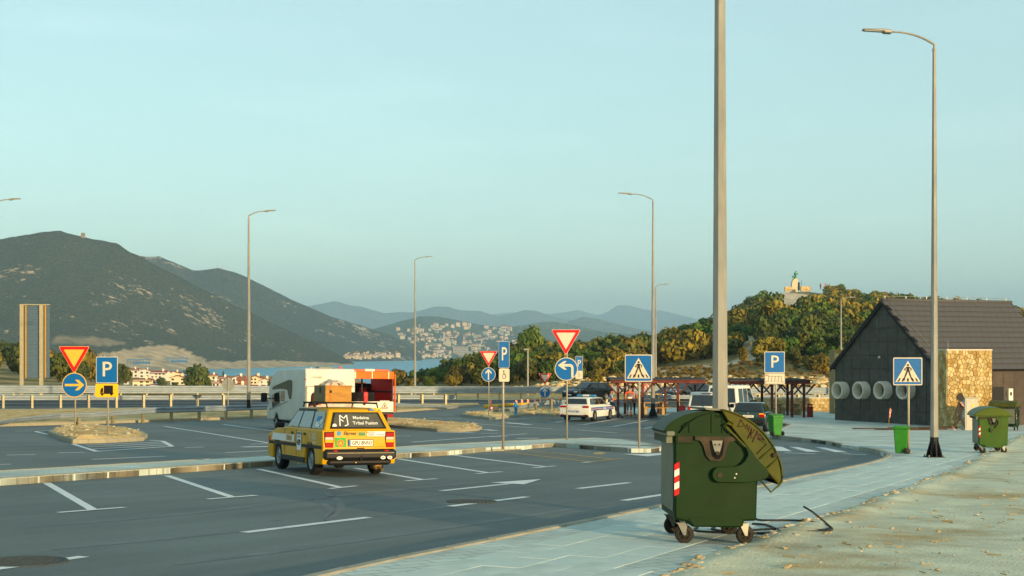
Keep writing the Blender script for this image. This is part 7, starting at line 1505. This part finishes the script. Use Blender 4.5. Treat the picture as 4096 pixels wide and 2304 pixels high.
p = M3.pt(1780, 1380); k = F / p.y; e = empty('church', p, 0, 'town church with slender bell tower', 'church'); o = MB(); o.box(-4 / k, 0, 22 / k, 6 / k, 6 / k, 46 / k); o.build('bell_tower', m_pale, e); o = MB(); o.prism([(0, -5), (24 / k, -5), (24 / k, 12 / k), (12 / k, 24 / k), (0, 12 / k)], 0, 18 / k); o.build('nave', m_pale, e); o = MB(); o.lathe([(4.2 / k, 45 / k), (0, 52 / k)], 4); o = o.build('spire', m_pale, e); o.location.x = -4 / k
p = M3.pt(1678, 1314); k = F / p.y; e = empty('hill_cross', p, 0, 'tall white cross standing on the town hill', 'cross'); o = MB(); o.box(0, 0, 8 / k, 2.0 / k, 2 / k, 20 / k); o.build('shaft', m_pale, e); o = MB(); o.box(0, -.1, 13 / k, 8 / k, 1.8 / k, 1.8 / k); o.build('crossbeam', m_pale, e)
# town greenery
rg = np.random.default_rng(8); gv = []
for k in range(420):
    x = rr.uniform(1400, 2120); y = rr.uniform(1318, 1428)
    if y < interp([(1400, 1420), (1600, 1330), (2120, 1322)], x): continue
    p = M3.pt(x, y) if x > 1620 else M2.pt(x, max(y, 1416)); w = rr.uniform(8, 26); gv.append(CRL[k % 4][:600] * np.array((w / 2, w / 2, w / 2.2)) + np.array(p))
me = quads_mesh('town_trees', np.concatenate(gv), [L_DARK]); o = bpy.data.objects.new('town_trees', me); COL.objects.link(o); tag(o, 'dark trees massed between the houses of the town', kind='stuff')
# hilltop monument, people, masts, quarry sheds
m_cop = pm('verdigris_bronze', '#4f8f6e', .6, var=.3, scale=1.5); dM = 425
def mp(x, y, d=dM): return atd(x, y, d)
base = mp(3176, 1166); k = F / dM; e = empty('monument', base, 0, 'green bronze statue on a pale stone plinth at the hilltop', 'monument'); s = lambda x, y: ((x - 3176) / k, (1166 - y) / k)
o = MB(); v = [];
for y, x0, x1 in ((1170, 3163, 3193), (1150, 3164, 3192), (1130, 3167, 3191), (1120, 3170, 3190), (1114, 3180, 3188)): a, z = s(x0, y); b_, _ = s(x1, y); v += [(a, -.9, z), (b_, -.9, z), (b_, .9, z), (a, .9, z)]
o.add(v, [(4 * i + j, 4 * i + (j + 1) % 4, 4 * i + 4 + (j + 1) % 4, 4 * i + 4 + j) for i in range(4) for j in range(4)] + [(16, 17, 18, 19)]); o.build('plinth', m_pale, e)
o = MB(); c8 = lambda x, y: (3050 + x / 8.05, 1060 + y / 8.05)
def stp(x, y, yy=0): a, z = s(*c8(x, y)); return (a, yy, z)
o.path([stp(1075, 470), stp(1055, 390), stp(1050, 310), stp(1070, 240), stp(1082, 205), stp(1085, 180)], .5, 8, rs=[.45, .5, .45, .35, .22, .2]); o.path([stp(1070, 270), stp(1105, 300), stp(1140, 275)], .2, 6, rs=[.25, .2, .3]); o.path([stp(1050, 400), stp(1000, 375), stp(955, 380)], .2, 6, rs=[.3, .25, .3]); o.path([stp(1040, 450), stp(1000, 460), stp(985, 490)], .3, 6, rs=[.4, .4, .3]); o.path([stp(1010, 380), stp(990, 350), stp(950, 360)], .12, 6)
o.build('statue', m_cop, e)
for x0, x1, y0, y1, lb in ((3139, 3168, 1145, 1164, 'low yellow stone wall left of the monument'), (3203, 3241, 1143, 1164, 'low yellow stone wall right of the monument')):
    q = mp((x0 + x1) / 2, y1 + 2, dM - 6); kk = F / (dM - 6); w, h = (x1 - x0) / kk, (y1 - y0) / kk; e = empty('stone_wall', q, R(8), lb, 'wall'); o = MB(); o.box(0, .3, h / 2, w - .04, .5, h); o.build('core', m_mort, e); stonework(e, w, h, 9, 4, T(0, .06, 0), 3)
q = mp(3195, 1160, dM - 5); tag(MB().box(0, 0, 1.1, .5, .5, 2.3).build('iron_gate', m_dark, None, q), 'dark upright gate slab beside the plinth', 'gate'); q = mp(3205, 1158, dM - 5); tag(MB().tube((0, 0, 0), (0, 0, 2.8), .05, n=6).build('flag_pole', m_dark, None, q), 'thin bare pole beside the monument', 'pole')
p = M1.pt(332, 950); k = F / p.y; e = empty('summit_hut', p, 0, 'ruined square hut on the mountain ridge', 'hut'); o = MB(); o.box(0, 0, 7 / k, 14 / k, 10 / k, 22 / k); o.build('wall', m_mort, e); o = MB(); o.box(-2 / k, -5.1 / k, 10 / k, 3 / k, .4, 6 / k); o.build('window', m_win, e)
for x, h_ in ((868, 30), (888, 17)): p = M2.pt(x, 1076); k = F / p.y; e = empty('radio_mast', p, 0, 'taller radio mast on the second mountain' if h_ > 20 else 'shorter radio mast on the second mountain', 'mast'); o = MB(); o.tube((0, 0, -3), (0, 0, h_ / k), .6, .3, n=4); o.build('mast', pm('mast_red', '#a8705c', .6), e)
m_bl = pm('blue_sheet', '#3a6f9a', .5, var=.1)
for x0, x1, yt, yb, lb in ((510, 604, 1437, 1454, 'left blue roofed shed in the quarry'), (664, 752, 1431, 1448, 'right blue roofed shed in the quarry')):
    d = 1710; k = F / d; q = atd((x0 + x1) / 2, yb, d); w, h = (x1 - x0) / k, (yb - yt) / k; e = empty('quarry_shed', q, 0, lb, 'shed'); o = MB(); o.box(0, 0, h - .5, w, 7, 1.0); o.build('roof', m_bl, e)
    for i in range(8): o = MB(); o.box(-w / 2 + 1 + i * (w - 2) / 7, -3, h / 2 - 1, .5, .5, h + 1); o.build('column', m_bl, e)
    o = MB(); o.box(w * .1, 0, .8, w * .7, 5, 2.2); o.build('wall', m_bl, e)
# ---------------------------------------------------------------- people
m_skin = pm('skin', '#b0714f', .6, var=.08); m_hair = pm('dark_hair', '#2a1a12', .7)
def person(pos, rz, J, mats, assign, label, scale=1, fingers=True):
    """continuous skinned body; J joints with radii; assign(point, joint name) gives the material slot"""
    E = [('pelvis', 'waist'), ('waist', 'chest'), ('chest', 'neck'), ('neck', 'chin'), ('chin', 'head'), ('head', 'crown'), ('chest', 'shL'), ('shL', 'elL'), ('elL', 'wrL'), ('wrL', 'haL'), ('chest', 'shR'), ('shR', 'elR'), ('elR', 'wrR'), ('wrR', 'haR'), ('pelvis', 'hipL'), ('hipL', 'knL'), ('knL', 'anL'), ('anL', 'toL'), ('pelvis', 'hipR'), ('hipR', 'knR'), ('knR', 'anR'), ('anR', 'toR')]
    names = list(J); me = bpy.data.meshes.new('skel'); me.from_pydata([J[n][0] for n in names], [(names.index(a), names.index(b_)) for a, b_ in E], []); o = bpy.data.objects.new('skel', me); COL.objects.link(o)
    md = o.modifiers.new('s', 'SKIN'); sv = me.skin_vertices[0].data
    for i, n in enumerate(names): r_ = J[n][1]; sv[i].radius = r_ if isinstance(r_, tuple) else (r_, r_); sv[i].use_root = n == 'pelvis'
    md2 = o.modifiers.new('u', 'SUBSURF'); md2.levels = md2.render_levels = 2; bpy.context.view_layer.update(); m2 = bpy.data.meshes.new_from_object(o.evaluated_get(bpy.context.evaluated_depsgraph_get())); bpy.data.objects.remove(o)
    m2.materials.clear()
    for m_ in mats: m2.materials.append(m_)
    seg = [(Vector(J[a][0]), Vector(J[b_][0]), a, b_) for a, b_ in E]
    for f in m2.polygons:
        c = Vector(f.center); best = min(seg, key=lambda q: (c - q[0] - (q[1] - q[0]) * max(0, min(1, (c - q[0]).dot(q[1] - q[0]) / max(1e-6, (q[1] - q[0]).length_squared)))).length); t = max(0, min(1, (c - best[0]).dot(best[1] - best[0]) / max(1e-6, (best[1] - best[0]).length_squared))); f.material_index = assign(c, best[2], best[3], t); f.use_smooth = True
    e = empty('person', pos, rz, label, 'person'); e.scale = (scale,) * 3; b_ = bpy.data.objects.new('body', m2); COL.objects.link(b_); b_.parent = e
    hd = Vector(J['head'][0]); fd = Vector(J.get('_face', ((0, -1, 0), 0))[0]) if False else Vector((0, -1, 0))
    if fingers:
        for s in ('L', 'R'):
            h = Vector(J['ha' + s][0]); w = Vector(J['wr' + s][0]); d = (h - w).normalized(); n = d.cross(Vector((0, 1, 0))); n = n.normalized() if n.length > .1 else Vector((1, 0, 0)); hd_ = MB()
            for k in range(4): b0 = h + n * (.028 - .018 * k); L = (.06, .07, .066, .05)[k]; hd_.path([b0 - d * .02, b0 + d * L * .5, b0 + d * L * .9 + n.cross(d) * .02], .009, 5, rs=[.01, .009, .007])
            hd_.path([w.lerp(h, .5) + n * .03, w.lerp(h, .8) + n * .06, h + n * .065 + d * .02], .01, 5, rs=[.012, .01, .008]); hd_.build('fingers', m_skin, b_)
    return e, b_
def face(e, b_, hd, fd, hair=m_hair, cap=None, long=False):
    """features and hair on a head centred at hd, looking along fd"""
    hd, fd = Vector(hd), Vector(fd).normalized(); sd = fd.cross(Vector((0, 0, 1))).normalized(); q = Matrix(((sd.x, fd.x, 0, hd.x), (sd.y, fd.y, 0, hd.y), (0, 0, 1, hd.z), (0, 0, 0, 1)))
    o = MB(); o.prism([(-.012, -.03), (.012, -.03), (.008, .02), (-.008, .02)], .085, .118, m=q); o.build('nose', m_skin, b_)
    for s in (-1, 1): o = MB(); o.box(s * .033, .092, .02, .024, .01, .012, m=q); o.build('eye', m_sblk, b_); o = MB(); o.box(s * .083, 0, -.005, .016, .035, .055, bev=.006, m=q); o.build('ear', m_skin, b_)
    o = MB(); o.box(0, .09, -.06, .045, .012, .01, m=q); o.build('mouth', pm('lips', '#8a4a3a', .6), b_)
    o = MB(); o.lathe([(.0, .135), (.05, .125), (.085, .085), (.098, .03), (.1, -.01)] if not long else [(0, .14), (.06, .125), (.095, .08), (.108, .0), (.112, -.15), (.10, -.3), (.07, -.34)], 16, m=q @ T(0, -.018, .0)); hr = o.build('hair' if not cap else 'cap', cap or hair, b_)
    if cap: o = MB(); o.prism([(-.085, .045), (.085, .045), (.06, .055), (-.06, .055)], .05, .19, m=q); o.build('visor', cap, hr)
def stand(h=1.78, lean=0, arms='down', dx=.1, feet=None):
    k = h / 1.78; J = {'pelvis': ((0, 0, .96), (.15, .115)), 'waist': ((0, 0, 1.12), (.14, .1)), 'chest': ((0, .01, 1.36), (.17, .12)), 'neck': ((0, .01, 1.51), .058), 'chin': ((0, -.01, 1.585), .07), 'head': ((0, -.015, 1.66), (.08, .092)), 'crown': ((0, -.01, 1.75), .065)}
    for s, n in ((1, 'L'), (-1, 'R')):
        J['sh' + n] = ((s * .20, .01, 1.43), .068); J['hip' + n] = ((s * .10, 0, .90), .098); J['kn' + n] = ((s * .105, -.01, .49), .066); J['an' + n] = ((s * .11, .02, .09), .05); J['to' + n] = ((s * .13, -.15, .045), .045)
        if arms == 'down': J['el' + n] = ((s * .26, .03, 1.16), .05); J['wr' + n] = ((s * .27, -.03, .92), .036); J['ha' + n] = ((s * .27, -.05, .84), .036)
        elif arms == 'fold': J['el' + n] = ((s * .25, -.10, 1.17), .05); J['wr' + n] = ((s * .02, -.24, 1.20 + .03 * s), .038); J['ha' + n] = ((-s * .07, -.22, 1.21 + .03 * s), .036)
        elif arms == 'hold': J['el' + n] = ((s * .24, -.04, 1.16), .05); J['wr' + n] = ((s * .08, -.24, 1.15 + .06 * s), .036); J['ha' + n] = ((0, -.26, 1.16 + .06 * s), .036)
    return {a: (tuple(c * k for c in b_[0]), b_[1]) for a, b_ in J.items()}
def dress(sleeve=.6, shoe=True):
    def f(c, a, b_, t):
        if b_.startswith('to'): return 3
        if b_ in ('chin', 'head', 'crown') or (b_ == 'neck' and t > .75): return 0
        if b_.startswith('ha') or b_.startswith('wr') or (b_.startswith('el') and t > sleeve): return 0
        if b_.startswith(('hip', 'kn', 'an')): return 2
        if (a == 'pelvis' and t < .35): return 2
        return 1
    return f
m_lblue = pm('light_blue_shirt', '#7f8fa8', .8, var=.08, bump=.3); m_navy = pm('navy_trousers', '#12161f', .8, var=.1); m_shoe = pm('black_shoes', '#15130f', .6); m_org = pm('hi_vis_orange', '#e2521c', .7, var=.08); m_gtr = pm('grey_work_trousers', '#6a645e', .85, var=.1); m_bands = pm('reflective_band', '#d8d2b0', .4)
# policeman leaning back against the car bonnet, arms folded
J = stand(1.8, arms='fold'); lean = R(13)
def turn(J, f): return {n: (tuple(f(Vector(b_[0]))), b_[1]) for n, b_ in J.items()}
def leanf(v):                                       # legs stretched forward, trunk upright
    if v.z < .98: t = (.98 - v.z) / .98; return Vector((v.x, v.y - .62 * t, v.z * .93))
    return Vector((v.x, v.y + .02, v.z - .07))
J = turn(J, leanf); p = gp(2492, 1664, .02); pos = Vector(((2447 - CX) / F * 84.2, 84.2, 0)); pos.z = G(pos.x, pos.y) + .06
e, b_ = person(pos, R(84), J, [m_skin, m_lblue, m_navy, m_shoe], dress(.65), 'policeman in cap and light blue shirt leaning on the police car with folded arms'); face(e, b_, J['head'][0], (0, -1, 0), cap=pm('navy_cap', '#10131b', .7))
p = gp(2518, 1667, .115); J = stand(1.82)
def hv(c, a, b_, t):
    r_ = dress(.55)(c, a, b_, t)
    if r_ == 2 and b_.startswith('an'):
        if t > .25: return 4 if (.35 < t < .5 or .65 < t < .8) else 1
    if r_ == 1 and a in ('waist', 'pelvis') and 1.1 < c.z < 1.17: return 4
    if r_ == 1 and 1.2 < c.z < 1.42 and abs(c.x) < .16: return 5
    return r_
e, b_ = person(p, R(180), J, [m_skin, m_org, m_gtr, m_shoe, m_bands, m_gtr], hv, 'road worker in orange and grey high visibility clothes seen from behind'); face(e, b_, J['head'][0], (0, -1, 0), pm('brown_hair', '#4a2c1a', .7))
p = gp(2530, 1664, .115); p.y += .75; p.x = (2531 - CX) / F * p.y; p.z = G(p.x, p.y) + .115; J = stand(1.8)
e, b_ = person(p, R(15), J, [m_skin, m_lblue, m_navy, m_shoe], dress(.6), 'bareheaded policeman facing the road worker'); face(e, b_, J['head'][0], (0, -1, 0))
# woman carrying a child
u = (1258 - CX) / F * 43; p = Vector((u, 43, G(u, 43))); J = stand(1.70, arms='hold'); e, b_ = person(p, R(55), J, [m_skin, pm('black_top', '#17161a', .8), m_navy, m_shoe], dress(.2), 'long haired woman in black carrying a small child beyond the yellow car'); face(e, b_, J['head'][0], (0, -1, 0), pm('brown_hair', '#4a2c1a'), long=True)
p2 = p + Vector((.17, -.16, 1.02 - .0)); J2 = {n: (tuple(Vector(b2[0]) * .42 + Vector((0, 0, -.30))), tuple(c * .5 for c in b2[1]) if isinstance(b2[1], tuple) else b2[1] * .55) for n, b2 in stand(1.78, arms='hold').items()}
J2['head'] = (J2['head'][0], .085); J2['chin'] = (J2['chin'][0], .06); J2['crown'] = (tuple(Vector(J2['crown'][0]) + Vector((0, 0, .03))), .06)
e, b_ = person(p2, R(20), J2, [m_skin, pm('baby_cloth', '#b9a594', .8), pm('baby_cloth', '#b9a594'), m_skin], dress(.3), 'bald small child held in the arm of the woman', fingers=False)
for x, y, hp, c_, lb in ((3282, 1158, 24, '#1a1a1d', 'walker in dark clothes on the hilltop'), (3246, 1162, 13, '#b5765a', 'crouching walker beside the right monument wall'), (3301, 1150, 18, '#b0503a', 'walker in red on the hilltop among the bushes')):
    d = 420; p = atd(x, y, d); h = hp / F * d; J = stand(1.78); p.z = min(p.z, hill(x, d) + .6) if False else p.z; m_c = pm('cloth' + c_, c_, .8); e, b_ = person(p, R(20), J, [m_skin, m_c, m_c, m_shoe], dress(.5), lb, h / 1.78, fingers=False); face(e, b_, J['head'][0], (0, -1, 0))
# ---------------------------------------------------------------- air
hm = bpy.data.materials.new('haze'); hm.use_nodes = True; n, l = hm.node_tree.nodes, hm.node_tree.links
n.remove(n['Principled BSDF']); pv = n.new('ShaderNodeVolumePrincipled'); pv.inputs['Density'].default_value = 1.35e-4; pv.inputs['Color'].default_value = (.46, .76, 1.0, 1); pv.inputs['Anisotropy'].default_value = .0
l.new(pv.outputs[0], n['Material Output'].inputs['Volume'])
mb = MB(); mb.box(0, 8440, 275, 18400, 17100, 610); hz = tag(mb.build('haze', hm), 'thin blue evening haze in the air', kind='stuff')
